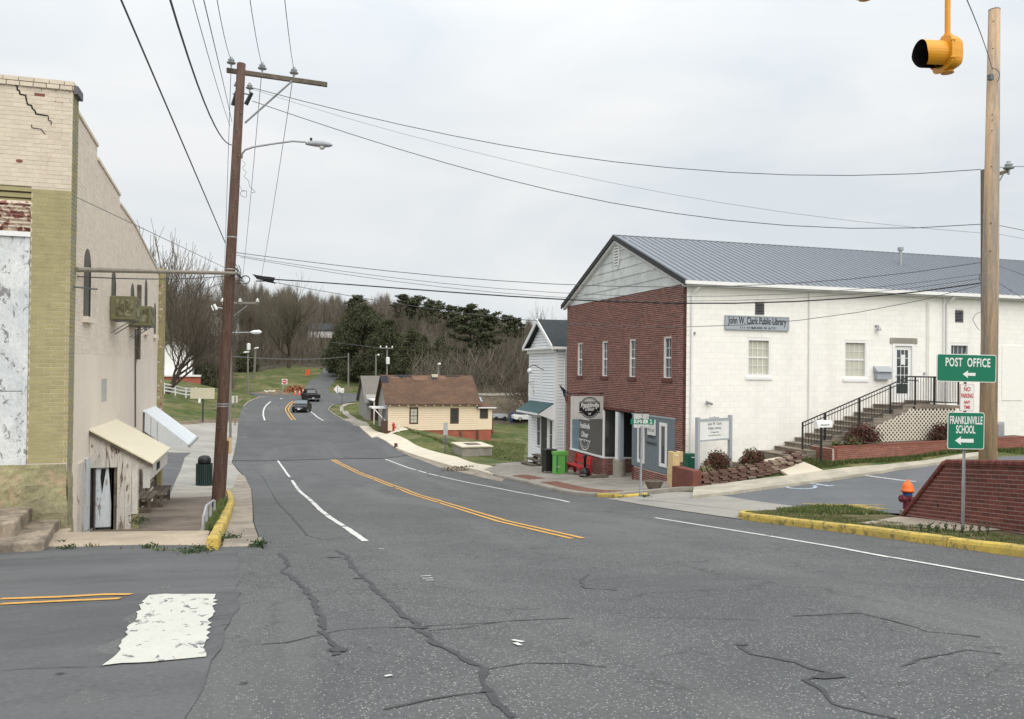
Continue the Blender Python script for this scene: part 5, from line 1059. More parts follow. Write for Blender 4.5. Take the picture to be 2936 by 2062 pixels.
# roof, running back from the street
q = MB(); yr = (LY0+LY1)/2; ov = .32; k = (LA-LE)/(W/2)
q.prism([(FX-.3, LY0-ov, LE+.02), (FX-.3, yr, LA+.06), (FX-.3, LY1+ov, LE+.02), (FX-.3, LY1+ov, LE+.1), (FX-.3, yr, LA+.17), (FX-.3, LY0-ov, LE+.1)], (12.4, 0, 0)); rf_ = q.build('roof', M_['shingle_k'], lo)
q = MB()
for ye in (LY0-ov, LY1+ov): q.prism([(FX-.36, ye, LE-.1), (FX-.36, ye, LE+.12), (FX-.36, yr, LA+.19), (FX-.36, yr, LA-.04)], (.06, 0, 0))
q.build('barge_board', M_['white'], rf_)
q = MB(); q.box(FX-.3, FX+12, LY0-ov-.12, LY0-ov, LE-.08, LE+.06); q.build('gutter', M_['white'], rf_)
q = MB(); q.tube([(FX+.5, LY0-ov-.05, LE-.05), (FX+.5, LY0-.06, LE-.5), (FX+.5, LY0-.06, -5.0)], .045, 8); q.build('downpipe', M_['white'], lo)
# awning over the door
qa = on_x(1526, 1147, FX); qb = on_x(1592, 1163, FX); o0 = Vector((FX-.95, qa.y+.15, qa.z-.62)); o1 = Vector((FX-.95, qb.y+.05, qa.z-.62))
q = MB(); q.hexa([(FX, LY0+.15, qa.z-.06), (FX-.95, LY0+.1, qa.z-.62), (FX-.95, LY1-.6, qa.z-.62), (FX, LY1-.3, qa.z-.06), (FX, LY0+.15, qa.z+.0), (FX-.95, LY0+.1, qa.z-.56), (FX-.95, LY1-.6, qa.z-.56), (FX, LY1-.3, qa.z)]); aw = q.build('awning', M_['teal'], lo)
for y in (LY0+.12, LY1-.6): q = MB(); q.prism([(FX, y, qa.z-.06), (FX-.93, y, qa.z-.62), (FX, y, qa.z-.95)], (0, .04, 0)); q.build('awning_bracket', M_['white'], aw)
q = MB(); q.box(FX-.97, FX-.93, LY0+.1, LY1-.6, qa.z-.66, qa.z-.56); q.build('awning_edge', M_['white'], aw)
# door and side lights
q = MB(); LF.box(q, dh[0]-.12, dh[0], dh[2], dh[3]+.1, 0, .05); LF.box(q, dh[1], dh[1]+.12, dh[2], dh[3]+.1, 0, .05); LF.box(q, dh[0], dh[1], dh[3], dh[3]+.1, 0, .05); q.build('door_frame', M_['white'], lo)
q = MB(); LF.box(q, dh[0], dh[1], dh[2], dh[3], 0, .02); dm = q.build('door', M_['darktrim'], lo); q = MB(); q.tube([LF(dh[1]-.1, dh[2]+1.0, .02), LF(dh[1]-.1, dh[2]+1.0, .08)], .03); q.build('door_handle', M_['galv'], dm)
for k2 in (.1, .55): q = MB(); LF.box(q, dh[0]+.12, dh[1]-.12, dh[2]+.2+k2*2, dh[2]+.95+k2*2, .02, .03); q.build('door_panel', M_['black'], dm)
for h in (h1, h2): window(lo, LF, h[0]-.07, h[1]+.07, h[2]-.08, h[3]+.08, 1, 2, M_['white'], pane=M_['glass'], ft=.07, proud=.05, rec=-.02, sash=False)
# porch steps in front
ps = thing('porch_step', 'weathered grey wooden step before the lodge door', 'step', (FX-.5, 43, -5.2))
for k2 in range(3):
    q = MB(); y0 = 41.6; q.box(FX-1.15+.35*k2, FX-.8+.35*k2, y0, 43.6, -5.30+.19*k2+.12, -5.30+.19*k2+.19); q.build('tread', M_['oldwood'], ps)
for y in (41.7, 43.45): q = MB(); q.box(FX-1.05, FX-.12, y, y+.08, -5.5, -5.18); q.box(FX-.4, FX-.12, y, y+.08, -5.18, -4.85); q.build('side_board', M_['oldwood'], ps)
# lamp on a goose-neck
pL = on_x(1559, 1061, FX); gl = thing('wall_lamp', 'white globe lamp hanging from a curved black arm on the white lodge', 'lamp', pL)
q = MB(); e = on_x(1519, 1064, FX-1.1); cpts = []
for t in np.linspace(0, 1, 14): cpts.append((FX-1.1*t, pL.y+(e.y-pL.y)*t, pL.z+.02+.30*math.sin(t*math.pi*.95)*(t**.8)+ (e.z+.16-pL.z)*t**3))
q.tube(cpts, .022, 6); q.build('arm', M_['black'], gl); q = MB(); q.lathe([(.02, .16), (.08, .13), (.125, .06), (.14, 0), (.125, -.06), (.08, -.12), (.01, -.14)], (FX-1.1, e.y, e.z), 16); q.build('globe', M_['signw'], gl, smooth=True)
# lodge emblem sign
sY = 44.6; s0 = on_y(1515, 1103, sY); s1 = on_y(1557, 1136, sY); ms = thing('lodge_sign', 'small white lodge sign with black square and compasses, hanging at the white clapboard front', 'sign', (FX, sY, s0.z))
EF = Fr((0, sY, 0), (1, 0, 0), (0, -1, 0)); q = MB(); EF.box(q, s0.x, s1.x, s1.z, s0.z, -.02, .02); q.build('sign_board', M_['signw'], ms)
cx2, cz2 = (s0.x+s1.x)/2, (s0.z+s1.z)/2-.03; q = MB()
def bar(q, a, b, t=.022): A = Vector(a); B = Vector(b); n_ = Vector((-(B-A).y, (B-A).x)).normalized()*t; q.prism([EF(A.x+n_.x, A.y+n_.y, .021), EF(A.x-n_.x, A.y-n_.y, .021), EF(B.x-n_.x, B.y-n_.y, .021), EF(B.x+n_.x, B.y+n_.y, .021)], EF.n*.004)
bar(q, (cx2, cz2+.17), (cx2-.12, cz2-.1)); bar(q, (cx2, cz2+.17), (cx2+.12, cz2-.1)); bar(q, (cx2-.17, cz2+.0), (cx2, cz2-.16)); bar(q, (cx2+.17, cz2+.0), (cx2, cz2-.16)); q.build('emblem', M_['black'], ms)
text('G', .11, EF(cx2, cz2-.01, .023), EF.u, EF.n, M_['black'], ms); text('HANKS LODGE', .09, EF(cx2, cz2+.22, .023), EF.u, EF.n, M_['galv_d'], ms, sx=.9); text('NO. 128   A.F.', .06, EF(cx2, cz2-.20, .023), EF.u, EF.n, M_['galv_d'], ms)
q = MB(); q.tube([(FX, sY, s0.z+.1), (s0.x-.05, sY, s0.z+.1)], .012); q.tube([(FX, sY, s0.z+.34), (s0.x+.3, sY, s0.z+.22), (s0.x+.02, sY, s0.z+.12)], .008, 5)
for t in (.15, .85): q.tube([(s0.x+(s1.x-s0.x)*t, sY, s0.z+.1), (s0.x+(s1.x-s0.x)*t, sY, s0.z-.01)], .008, 4)
q.build('bracket', M_['galv_d'], ms)
# ------------------------------------------------------------------ footway furniture before the shop
def rot_box(mb, c, w, d, z0, z1, ang=0, taper=1.0, mi=0):
    ca, sa_ = math.cos(ang), math.sin(ang); P = []
    for zz, k in ((z0, 1.0), (z1, taper)):
        for sx, sy in ((-1, -1), (1, -1), (1, 1), (-1, 1)):
            x, y = sx*w/2*k, sy*d/2*k; P.append((c[0]+x*ca-y*sa_, c[1]+x*sa_+y*ca, zz))
    return mb.hexa(P, mi)
SWZ = lambda x, y: zplaza(x, y)+.152
# bench against the brick
bx_, by_ = 13.95, 35.55; zb = SWZ(bx_, by_)
bn = thing('red_bench', 'bright red bench against the brick front below the shop window', 'bench', (bx_, by_, zb)); BL = 2.05
for k in range(3): q = MB(); q.box(bx_-.22+k*.155, bx_-.08+k*.155, by_-BL/2, by_+BL/2, zb+.42, zb+.46); q.build('seat_slat', M_['redp'], bn)
for k in range(2): q = MB(); q.hexa([(bx_+.26+k*.05, by_-BL/2, zb+.55+k*.2), (bx_+.29+k*.05, by_-BL/2, zb+.55+k*.2), (bx_+.29+k*.05, by_+BL/2, zb+.55+k*.2), (bx_+.26+k*.05, by_+BL/2, zb+.55+k*.2), (bx_+.29+k*.05, by_-BL/2, zb+.71+k*.2), (bx_+.32+k*.05, by_-BL/2, zb+.71+k*.2), (bx_+.32+k*.05, by_+BL/2, zb+.71+k*.2), (bx_+.29+k*.05, by_+BL/2, zb+.71+k*.2)]); q.build('back_slat', M_['redp'], bn)
for s in (-1, 1):
    y = by_+s*(BL/2-.12); q = MB(); q.prism([(bx_-.25, y, zb), (bx_-.12, y, zb), (bx_-.06, y, zb+.24), (bx_+.14, y, zb+.24), (bx_+.2, y, zb), (bx_+.32, y, zb), (bx_+.36, y, zb+.9), (bx_+.28, y, zb+.9), (bx_+.24, y, zb+.42), (bx_-.28, y, zb+.42)], (0, .06*s, 0)); q.build('bench_end', M_['redp'], bn)
# wheeled bins
def bin_(nm, label, x, y, m, m2, w_, h_, ang=0.1, lid=None):
    z = SWZ(x, y); t = thing(nm, label, 'bin', (x, y, z)); q = MB(); rot_box(q, (x, y), w_*.84, .5, z+.08, z+h_, ang, 1.12); q.build('body', m, t, bevel=.02)
    q = MB(); rot_box(q, (x, y), w_*1.0, .62, z+h_, z+h_+.05, ang); q.build('lid', m2, t, bevel=.015)
    for k in range(4): q = MB(); rot_box(q, (x-.0, y-.285), .03, .02, z+.15, z+h_-.08, 0); 
    for s in (-1, 1): q = MB(); q.lathe([(.1, -.03), (.1, .03)], (x+s*w_*.36, y+.26, z+.1), 14, axis=(1, 0, 0)); q.build('wheel', M_['rubber'], t)
    return t
BG = gp(1605, 1357, .15); bin_('wheeled_bin', 'black wheeled bin standing behind the lime green bin by the lodge step', BG.x-.25, BG.y+.85, M_['black'], M_['black'], .62, 1.08)
p = gp(1618, 1361, .15); z = SWZ(BG.x, BG.y)
gb = thing('green_bin', 'lime green box bin standing between the black bin and the red bench', 'bin', (BG.x, BG.y, z))
q = MB(); rot_box(q, (BG.x, BG.y), .60, .40, z, z+.98, .12); q.build('body', M_['lime'], gb, bevel=.012)
q = MB(); rot_box(q, (BG.x, BG.y), .66, .46, z+.90, z+1.06, .12); q.build('lid', M_['lime'], gb, bevel=.012)
q = MB(); rot_box(q, (BG.x-.23, BG.y-.24), .05, .03, z+.1, z+.85, .12); rot_box(q, (BG.x+.23, BG.y-.2), .05, .03, z+.1, z+.85, .12); q.build('rib', M_['green_d'], gb)
text('EVENTS', .1, (BG.x-.15, BG.y-.25, z+.35), (1, .12, 0), (.12, -1, 0), M_['signw'], gb, sx=.5)
# smokers' post
x, y = 13.75, 34.1; z = SWZ(x, y); sp = thing('smoking_receptacle', 'dark green smokers post with bulging base at the right of the red bench', 'ashtray', (x, y, z))
q = MB(); q.lathe([(.20, 0), (.235, .04), (.235, .22), (.20, .30), (.09, .40), (.065, .44)], (x, y, z), 20); q.build('base', M_['black'], sp, smooth=True)
q = MB(); q.lathe([(.06, .42), (.055, .86), (.085, .87), (.09, .96), (.05, .99)], (x, y, z), 16); q.build('neck', M_['black'], sp, smooth=True)
text('SMOKERS', .06, (x-.16, y-.21, z+.12), (1, -.4, 0), (-.4, -1, 0), M_['signw'], sp)
# low ramp plate
q = MB(); q.hexa([(13.5, 33.6, SWZ(13.5, 33.6)), (14.55, 33.3, SWZ(14.5, 33.3)), (14.6, 33.9, SWZ(14.5, 33.9)), (13.6, 34.1, SWZ(13.6, 34.1)), (13.5, 33.6, SWZ(13.5, 33.6)+.02), (14.55, 33.3, SWZ(14.5, 33.3)+.14), (14.6, 33.9, SWZ(14.5, 33.9)+.14), (13.6, 34.1, SWZ(13.6, 34.1)+.03)])
tag(q.build('door_ramp', M_['oldwood']), 'small dark wooden ramp plate on the footway left of the round concrete column', 'ramp')
# newspaper boxes and stone planter by the brick corner
def newsbox(label, x, y, z, m, h=1.15, w_=.42, hoodm=None, txt=None, sun=False):
    t = thing('newspaper_box', label, 'newspaper box', (x, y, z)); q = MB()
    q.box(x-w_/2, x+w_/2, y-.2, y+.2, z+.45, z+h); q.build('cabinet', m, t, bevel=.012); q = MB(); q.box(x-.12, x+.12, y-.1, y+.1, z, z+.45); q.build('pedestal', m, t)
    q = MB(); q.box(x-w_/2+.05, x+w_/2-.05, y-.215, y-.2, z+.72, z+h-.08); q.build('door', hoodm or m, t); q = MB(); q.box(x-.06, x+.06, y-.235, y-.215, z+h-.14, z+h-.11); q.build('handle', M_['signw'], t)
    if txt: text(txt, .13, (x, y-.218, z+.58), (1, 0, 0), (0, -1, 0), M_['signw'], t)
    if sun: q = MB(); q.lathe([(.09, 0), (.09, .01)], (x+.05, y-.215, z+.60), 18, axis=(0, -1, 0)); q.build('sun_mark', M_['orange_s'], t)
    return t
p = on_y(1978, 1300, 26.4); newsbox('dark green newspaper box at the white wall corner beside the brick', p.x, 26.4, p.z-1.42, M_['green_d'], 1.42, .38, txt='NEWS')
p = on_y(1943, 1345, 26.3); newsbox('wide pale yellow newspaper box with an orange sun mark', p.x+.05, 26.5, p.z-1.0, M_['plast_y'], 1.05, .52, sun=True)
p = on_y(1926, 1300, 26.2); t = newsbox('narrow tall pale yellow newspaper stand with a small box on top', p.x-.02, 26.0, p.z-1.22, M_['plast_y'], 1.3, .26)
q = MB(); q.box(p.x-.02, p.x+.28, 25.9, 26.2, p.z-.28, p.z+.08); q.build('upper_box', M_['plast_y'], t)
x, y = 12.95, 25.75; z = SWZ(x, y); bw = thing('stone_bowl_planter', 'squat faceted concrete bowl planter on the footway by the terracotta block', 'planter', (x, y, z)); q = MB(); q.lathe([(.20, 0), (.24, .03), (.33, .24), (.35, .27), (.30, .27), (.28, .22)], (x, y, z), 8); q.build('bowl', M_['conc_dark'], bw)
q = MB(); q.lathe([(.27, .2), (.02, .23)], (x, y, z), 8); q.build('soil', M_['mulch'], bw)
# ================================================================== YELLOW HOUSE AND ITS NEIGHBOUR
# axis-aligned with the street: long wall faces the viewer
yY = 80.0
a_ = on_y(1113, 1158, yY); b_ = on_y(1369, 1158, yY)
HX0, HX1 = a_.x, b_.x; EV = (a_.z+b_.z)/2+.22; FLZ = on_y(1369, 1232, yY).z; BZ = on_y(1400, 1278, yY).z-.3; HD = 7.0; RG = EV+2.45
hy = thing('yellow_house', 'small cream yellow clapboard house with patched brown roof and terracotta foundation', 'house', (HX0, yY, BZ))
YH = Fr((HX0, yY, 0), (1, 0, 0), (0, -1, 0)); WY = HX1-HX0
def ya(u, v): return YH.inv(on_y(u, v, yY))[:2]
def yh(u0, u1, v0, v1): (a, b), (c, d) = ya(u0, v0), ya(u1, v1); return (a, c, d, b)
w1 = yh(1174, 1198.5, 1169, 1215.5); w2 = yh(1291, 1315, 1170, 1214.5)
q = MB(); q.box(HX0, HX1, yY, yY+HD, FLZ, EV); q.prism([(HX0, yY, EV), (HX0, yY+HD, EV), (HX0, yY+HD/2, RG-.1)], (WY, 0, 0)); wl = q.build('wall', M_['gap_shade_y'], hy)
boards(wl, YH, FLZ, EV-.05, lambda b: (.1, WY-.1), [w1, w2], M_['clap_y'], e=.21, th=.03, gap=.02, jit=.004)  # widened gaps let the darker backing draw painted shade lines
GFy = Fr((HX0, yY+HD, 0), (0, -1, 0), (-1, 0, 0)); boards(wl, GFy, FLZ, RG-.2, lambda b: (.1, HD-.1) if b < EV else ((lambda k: (HD/2-HD/2*k, HD/2+HD/2*k))(max(0, (RG-b)/(RG-EV)))), [], M_['greyw'], e=.22, th=.02)
for h in (w1, w2): window(hy, YH, h[0], h[1], h[2], h[3], 2, 4, M_['brown'] , pane=M_['blind'] if h is w1 else M_['glass'], ft=.13, proud=.04, rec=-.023)
q = MB(); q.box(HX0+.1, HX1-.02, yY+.05, yY+HD-.1, BZ-.8, FLZ); q.build('foundation', M_['found'], hy)
for a in (HX0, HX1-.11): q = MB(); q.box(a, a+.11, yY-.03, yY, FLZ-.02, EV); q.build('corner_board', M_['clap_y'], hy)
q = MB(); ro = .45; sx0, sx1 = HX0-.35, HX1+.3
q.prism([(sx0, yY-ro, EV+.0-ro*.70), (sx0, yY+HD/2, RG), (sx0, yY+HD+ro, EV-ro*.70), (sx0, yY+HD+ro, EV-ro*.70+.12), (sx0, yY+HD/2, RG+.13), (sx0, yY-ro, EV-ro*.70+.12)], (sx1-sx0, 0, 0)); rfy = q.build('roof', M_['shingle_b'], hy)
rn = Vector((0, -(RG-EV), HD/2)).normalized(); rv = Vector((0, HD/2+ro, RG-EV+ro*.70)); rl_ = rv.length; rv.normalize(); R0 = Vector((sx0, yY-ro, EV-ro*.70+.13))
def rpatch(s0, s1, t0, t1, m, jag=.15):
    n = 9; top = [(s0+(s1-s0)*k/n, t1+random.uniform(-jag, jag*.3)) for k in range(n+1)]; bot = [(s1-(s1-s0)*k/n, t0+random.uniform(-jag, jag)) for k in range(n+1)]
    q = MB(); P = [R0+Vector((1, 0, 0))*a+rv*min(b, rl_-.02)+rn*.012 for a, b in bot+top]; q.prism(P, rn*.012); o = q.build('shingle_patch', m, rfy)
RLn = sx1-sx0
rpatch(.0, RLn*.075, rl_*.72, rl_*.97, M_['shingle_t'], .05); rpatch(RLn*.15, RLn*.33, rl_*.93, rl_*.99, M_['shingle_t'], .12); rpatch(RLn*.19, RLn*.23, rl_*.88, rl_*.95, M_['shingle_t'], .08)
rpatch(RLn*.34, RLn*.50, rl_*.80, rl_*.97, M_['shingle_l'], .15); rpatch(RLn*.54, RLn*.60, rl_*.86, rl_*.93, M_['shingle_t'], .08); rpatch(RLn*.62, RLn*.70, rl_*.84, rl_*.98, M_['shingle_l'], .12); rpatch(RLn*.69, RLn*.86, rl_*.95, rl_*.99, M_['shingle_t'], .06); rpatch(RLn*.1, RLn*.2, rl_*.86, rl_*.93, M_['shingle_l'], .1)
for k in range(11): x = HX0+.15+k*(WY-.3)/10; q = MB(); q.box(x-.04, x+.04, yY-ro, yY, EV-ro*.68-.1, EV-ro*.68+.02); q.build('rafter_end', M_['white'], hy)
x = HX0+WY*.585; q = MB(); q.box(x-.3, x+.3, yY+HD/2-.3, yY+HD/2+.3, RG-.3, RG+.24); ch = q.build('chimney', M_['conc_bright'], rfy)
# little lean-to at the right
h3 = yh(1376, 1399, 1172, 1200); EX1 = ya(1411, 1180)[0]; q = MB(); zt_ = ya(1400, 1170)[1]; YH.box(q, WY, EX1, FLZ+.0, zt_, -3.5, .0); pw_ = q.build('extension_wall', M_['clap_y'], hy)
q = MB(); YH.box(q, WY+.0, EX1-.08, BZ-.8, FLZ, -3.4, -.05); q.build('foundation', M_['found'], hy)
q = MB(); q.prism([YH(WY-.1, zt_, .3), YH(EX1+.4, zt_-.05, .3), YH(EX1+.3, zt_-.0, -3.6), YH(WY-.1, zt_+.8, -3.6)], (0, 0, .1)); q.hexa([YH(WY, zt_, .3), YH(EX1+.35, zt_, .3), YH(EX1+.35, zt_+.2, -2.6), YH(WY, zt_+.9, -2.6), YH(WY, zt_+.1, .3), YH(EX1+.35, zt_+.1, .3), YH(EX1+.3, zt_+.3, -2.6), YH(WY, zt_+1.0, -2.6)]); q.build('extension_roof', M_['shingle_b'], hy)
q = MB(); YH.box(q, WY, EX1+.36, zt_-.02, zt_+.09, .28, .33); q.build('fascia', M_['white'], hy)
window(hy, YH, h3[0], h3[1], h3[2], h3[3], 2, 4, M_['brown'], pane=M_['glass'], ft=.1, proud=.04, rec=-.003)
q = MB(); YH.box(q, ya(1366, 1200)[0], ya(1372, 1200)[0], BZ-.5, FLZ, .0, .05); q.build('foundation_patch', M_['shingle_b'], hy)
a, b = ya(1318, 1234); c, d = ya(1335, 1277); q = MB(); q.tube([YH(a, b, .02), YH(c, d, .35)], .07, 4); tag(q.build('leaning_board', M_['oldwood']), 'brown board leaning on the terracotta foundation of the yellow house', 'board')
q = MB(); p = ya(1412, 1215); YH.box(q, EX1-.02, EX1+1.3, BZ-.3, p[1]+.1, -7.5, -4.2); sh = thing('red_shed', 'dark red shed wall behind the right end of the yellow house', 'shed', YH(EX1+.6, BZ, -5)); q.build('wall', M_['found2'], sh); q = MB(); YH.box(q, EX1-.2, EX1+1.4, p[1]+.1, p[1]+.18, -7.6, -4.1); q.build('roof', M_['shingle_b'], sh)
p0 = at(1376, 1140, 88); p1 = at(1395, 1166, 88); q = MB(); q.prism([tuple(at(1368, 1138, 92)), tuple(at(1378, 1138, 92)), tuple(at(1392, 1168, 86)), tuple(at(1376, 1168, 86))], (0, .4, -.05)); g_ = thing('lean_roof_shed', 'blue grey metal shed roof peeping over the right end of the yellow house', 'shed', (p0.x, p0.y, G(p0.x, p0.y)))
q.build('roof', M_['shedroof'], g_); q = MB(); q.box(p0.x-.9, p0.x+.9, p0.y+1.0, p0.y+4.0, G(p0.x, p0.y)-1, p1.z-.2); q.build('wall', M_['greyw'], g_)
# street-side porch of the yellow house: hood and post
q = MB(); q.box(HX0-1.4, HX0-.02, yY+1.2, yY+3.8, EV-.75, EV-.6); q.build('porch_roof', M_['white'], hy); q = MB(); q.tube([(HX0-1.2, yY+1.3, EV-.75), (HX0-.15, yY+.9, EV-1.9)], .06, 4); q.build('porch_brace', M_['white'], hy)
q = MB(); q.box(HX0-.5, HX0-.4, yY+.2, yY+.3, FLZ-1.0, EV-.7); q.box(HX0-.55, HX0+.05, yY+.0, yY+.9, FLZ-1.2, FLZ+.9); q.build('porch_post', M_['brown'], hy)
# grey neighbour behind it
gY = 92.0; g0 = on_y(1049, 1260, gY); g1 = on_y(1125, 1150, gY); GX0, GX1 = on_y(1052, 1150, gY).x, on_y(1130, 1150, gY).x; ge = on_y(1060, 1149, gY).z; gr = on_y(1060, 1081, gY+4).z
gh = thing('grey_house', 'weathered grey gabled house with small white porch behind the yellow house', 'house', (GX0, gY, -6.5))
q = MB(); q.box(GX0, GX1, gY, gY+8, -7.5, ge+.2); q.prism([(GX0, gY, ge+.2), (GX0, gY+8, ge+.2), (GX0, gY+4, gr-.2)], (GX1-GX0, 0, 0)); gw_ = q.build('wall', M_['greyw'], gh)
boards(gw_, Fr((GX0, gY, 0), (1, 0, 0), (0, -1, 0)), -6.9, ge, lambda b: (0, GX1-GX0), [], M_['greyw'], e=.25, th=.02)
q = MB(); q.prism([(GX0-.3, gY-.5, ge-.35), (GX0-.3, gY+4, gr), (GX0-.3, gY+8.5, ge-.35), (GX0-.3, gY+8.5, ge-.22), (GX0-.3, gY+4, gr+.14), (GX0-.3, gY-.5, ge-.22)], (GX1-GX0+.3, 0, 0)); q.build('roof', M_['shingle_g'], gh)
pp = on_y(1078, 1183, gY-2); pq = on_y(1106, 1222, gY-2)
q = MB(); q.box(pp.x-.6, pp.x+1.9, gY-3.6, gY-.02, pp.z+1.3, pp.z+1.45); q.build('porch_roof', M_['white'], gh)
for x in (pp.x-.45, pp.x+.75): q = MB(); q.box(x, x+.12, gY-3.5, gY-3.38, -6.8, pp.z+1.3); q.build('porch_post', M_['white'], gh)
q = MB(); q.box(pp.x-.3, pp.x+1.5, gY-3.4, gY-.1, -7.2, pq.z+.3); q.build('porch_base', M_['clap_y'], gh); q = MB(); q.box(pp.x-.3, pp.x+1.4, gY-.1, gY-.03, pq.z+.4, pp.z+1.1); q.build('dark_opening', M_['brown'], gh)
# ------------------------------------------------------------------ things on the right-hand verge further down
def hydrant(label, P, mb_body, mb_cap, band=None, s=1.0, turn=0.0):
    t = thing('fire_hydrant', label, 'fire hydrant', P); x, y, z = P
    q = MB(); q.lathe([(.15*s, 0), (.15*s, .03*s), (.10*s, .05*s), (.095*s, .46*s), (.13*s, .47*s), (.13*s, .5*s)], (x, y, z), 18); q.build('barrel', mb_body, t)
    q = MB(); q.lathe([(.15*s, .49*s), (.155*s, .52*s), (.135*s, .54*s), (.125*s, .60*s), (.105*s, .66*s), (.07*s, .70*s), (.035*s, .715*s), (.03*s, .72*s), (.03*s, .76*s)], (x, y, z), 20); q.build('bonnet', mb_cap, t, smooth=True)
    if band: q = MB(); q.lathe([(.104*s, .40*s), (.104*s, .47*s)], (x, y, z), 18); q.build('band', band, t)
    for an, r_, l_, nm in ((turn, .085, .19, 'nozzle'), (turn+math.pi/2, .06, .17, 'nozzle'), (turn-math.pi/2, .06, .17, 'nozzle')):
        q = MB(); q.lathe([(r_*.8*s, .06*s), (r_*.8*s, .13*s), (r_*s, .13*s), (r_*s, l_*s), (r_*.4*s, (l_+.01)*s), (r_*.3*s, (l_+.04)*s)], (x, y, z+.33*s), 14, axis=(math.cos(an), math.sin(an), 0)); q.build(nm, mb_body, t)
    return t
p = gp(1128, 1237); hydrant('red fire hydrant on the pavement edge before the yellow house', (p.x, p.y, p.z+.03), M_['redp'], M_['redp'], s=1.05)
p = gp(1128, 1238); sheet('hydrant_pad', [(p.x-.6, p.y-1.2), (p.x+1.2, p.y-1.2), (p.x+1.2, p.y+.6), (p.x-.6, p.y+.6)], .04, M_['conc_bright'], step=.6)
p = gp(1144, 1239); t = thing('marker_post', 'thin white marker post beside the red hydrant', 'post', p); q = MB(); q.box(p.x-.05, p.x+.05, p.y-.05, p.y+.05, p.z, p.z+1.1); q.build('post', M_['signw'], t); q = MB(); q.box(p.x-.22, p.x+.22, p.y-.07, p.y-.05, p.z+.8, p.z+1.1); q.build('plate', M_['clap_y'], t)
p = gp(1276, 1297); t = thing('verge_sign', 'small grey sign stack on a dark post at the pavement edge before the yellow house', 'sign', p); d = p.y
q = MB(); q.tube([p, (p.x, p.y, p.z+2.2)], .05, 6); q.build('post', M_['galv_d'], t); q = MB(); q.box(p.x-.16, p.x+.16, p.y-.09, p.y-.06, p.z+1.3, p.z+2.25); q.build('sign_panel', M_['greyp'], t); q = MB(); q.box(p.x-.16, p.x+.16, p.y-.09, p.y-.06, p.z+.75, p.z+1.1); q.build('sign_panel', M_['galv_d'], t)
# concrete vault
V0 = [gp(u, v) for u, v in ((1337, 1303), (1395, 1317), (1392, 1290+14), (1310, 1290))]
c = gp(1360, 1306); cv = thing('concrete_vault', 'low square concrete vault with a hatch in the grass', 'vault', c); hv = .85; z = c.z+.62
q = MB(); q.hexa([(c.x-1.0, c.y-.5, c.z-1), (c.x+1.2, c.y-.5, c.z-1), (c.x+1.2, c.y+2.9, c.z-1), (c.x-1.0, c.y+2.9, c.z-1), (c.x-1.0, c.y-.5, z), (c.x+1.2, c.y-.5, z), (c.x+1.2, c.y+2.9, z), (c.x-1.0, c.y+2.9, z)]); q.build('vault_body', M_['conc'], cv, bevel=.02)
q = MB(); q.box(c.x-1.08, c.x+1.28, c.y-.58, c.y+2.98, z, z+.1); q.build('vault_lid', M_['conc_bright'], cv, bevel=.02); q = MB(); q.box(c.x-.4, c.x+.6, c.y+.4, c.y+1.9, z+.1, z+.13); q.build('hatch', M_['conc_dark'], cv)
p = gp(1135, 1286); q = MB(); q.box(p.x-.12, p.x+.12, p.y-.12, p.y+.12, p.z, p.z+.42); tag(q.build('drain_post', M_['brown'], bevel=.02), 'short dark post standing in the gutter at the bright pavement', 'post')
# storm drain debris
for nm, u, v, n, r_ in (('dead leaves gathered in the gutter by the pavement corner', 1350, 1347, 500, 1.1),):
    p = gp(u, v); o = leafball('leaf_litter', (p.x, p.y, p.z+.05), r_*1.6, r_*1.3, .06, n, [M_['mulch'], M_['blade'][2]], (3, 1), .07); o['kind'] = 'stuff'
# ================================================================== OLD BRICK BUILDING ON THE LEFT
BX, BY0, BY1 = -3.2, 15.55, 28.6
ob = thing('old_brick_building', 'old cream and olive painted brick building with cracked parapet on the left street corner', 'building', (BX, BY0, -2.8))
BF = Fr((-14, BY0, 0), (1, 0, 0), (0, -1, 0)); BS = Fr((BX-.05, BY0, 0), (0, 1, 0), (1, 0, 0)); BP = Fr((BX, BY0, 0), (0, 1, 0), (1, 0, 0))
def ba(u, v): return BF.inv(on_y(u, v, BY0))[:2]
AW = 14+BX
PLx = ba(90, 560)[0]; Ztop = ba(205, 235)[1]; Zc = ba(204, 543)[1]; Zb = ba(60, 1338)[1]; Zl0, Zl1 = ba(60, 678)[1], ba(60, 664)[1]; Zk = ba(60, 581)[1]
bay = (AW-3.2, PLx, Zb, Zc)
q = MB(); wallmesh(q, BF, 0, AW, -3.4, Ztop-.02, [bay], .35); w_f = q.build('front_wall', M_['cream_back'], ob)
random.seed(11)
miss = [(ba(168, 285)[0]-.06, ba(168, 285)[0]+.07, ba(168, 294)[1]-.03, ba(168, 294)[1]+.03), (ba(138, 393)[0]-.02, ba(180, 393)[0]+.06, ba(160, 396)[1]-.035, ba(160, 390)[1]+.03), (ba(110, 270)[0]-.06, ba(110, 270)[0]+.1, ba(110, 272)[1]-.03, ba(110, 272)[1]+.03)]
masonry(w_f, BF, Zc, Ztop-.16, lambda b: (6.4, AW), [], M_['cream'], Lb=.215, H=.0735, j=.0048, proud=.0040, single=170, miss=miss, jit=.0012)
masonry(w_f, BF, Zb+.05, Zc, lambda b: (PLx, AW), [], M_['olive'], Lb=.215, H=.0735, j=.0050, proud=.0040, single=100, jit=.0010)
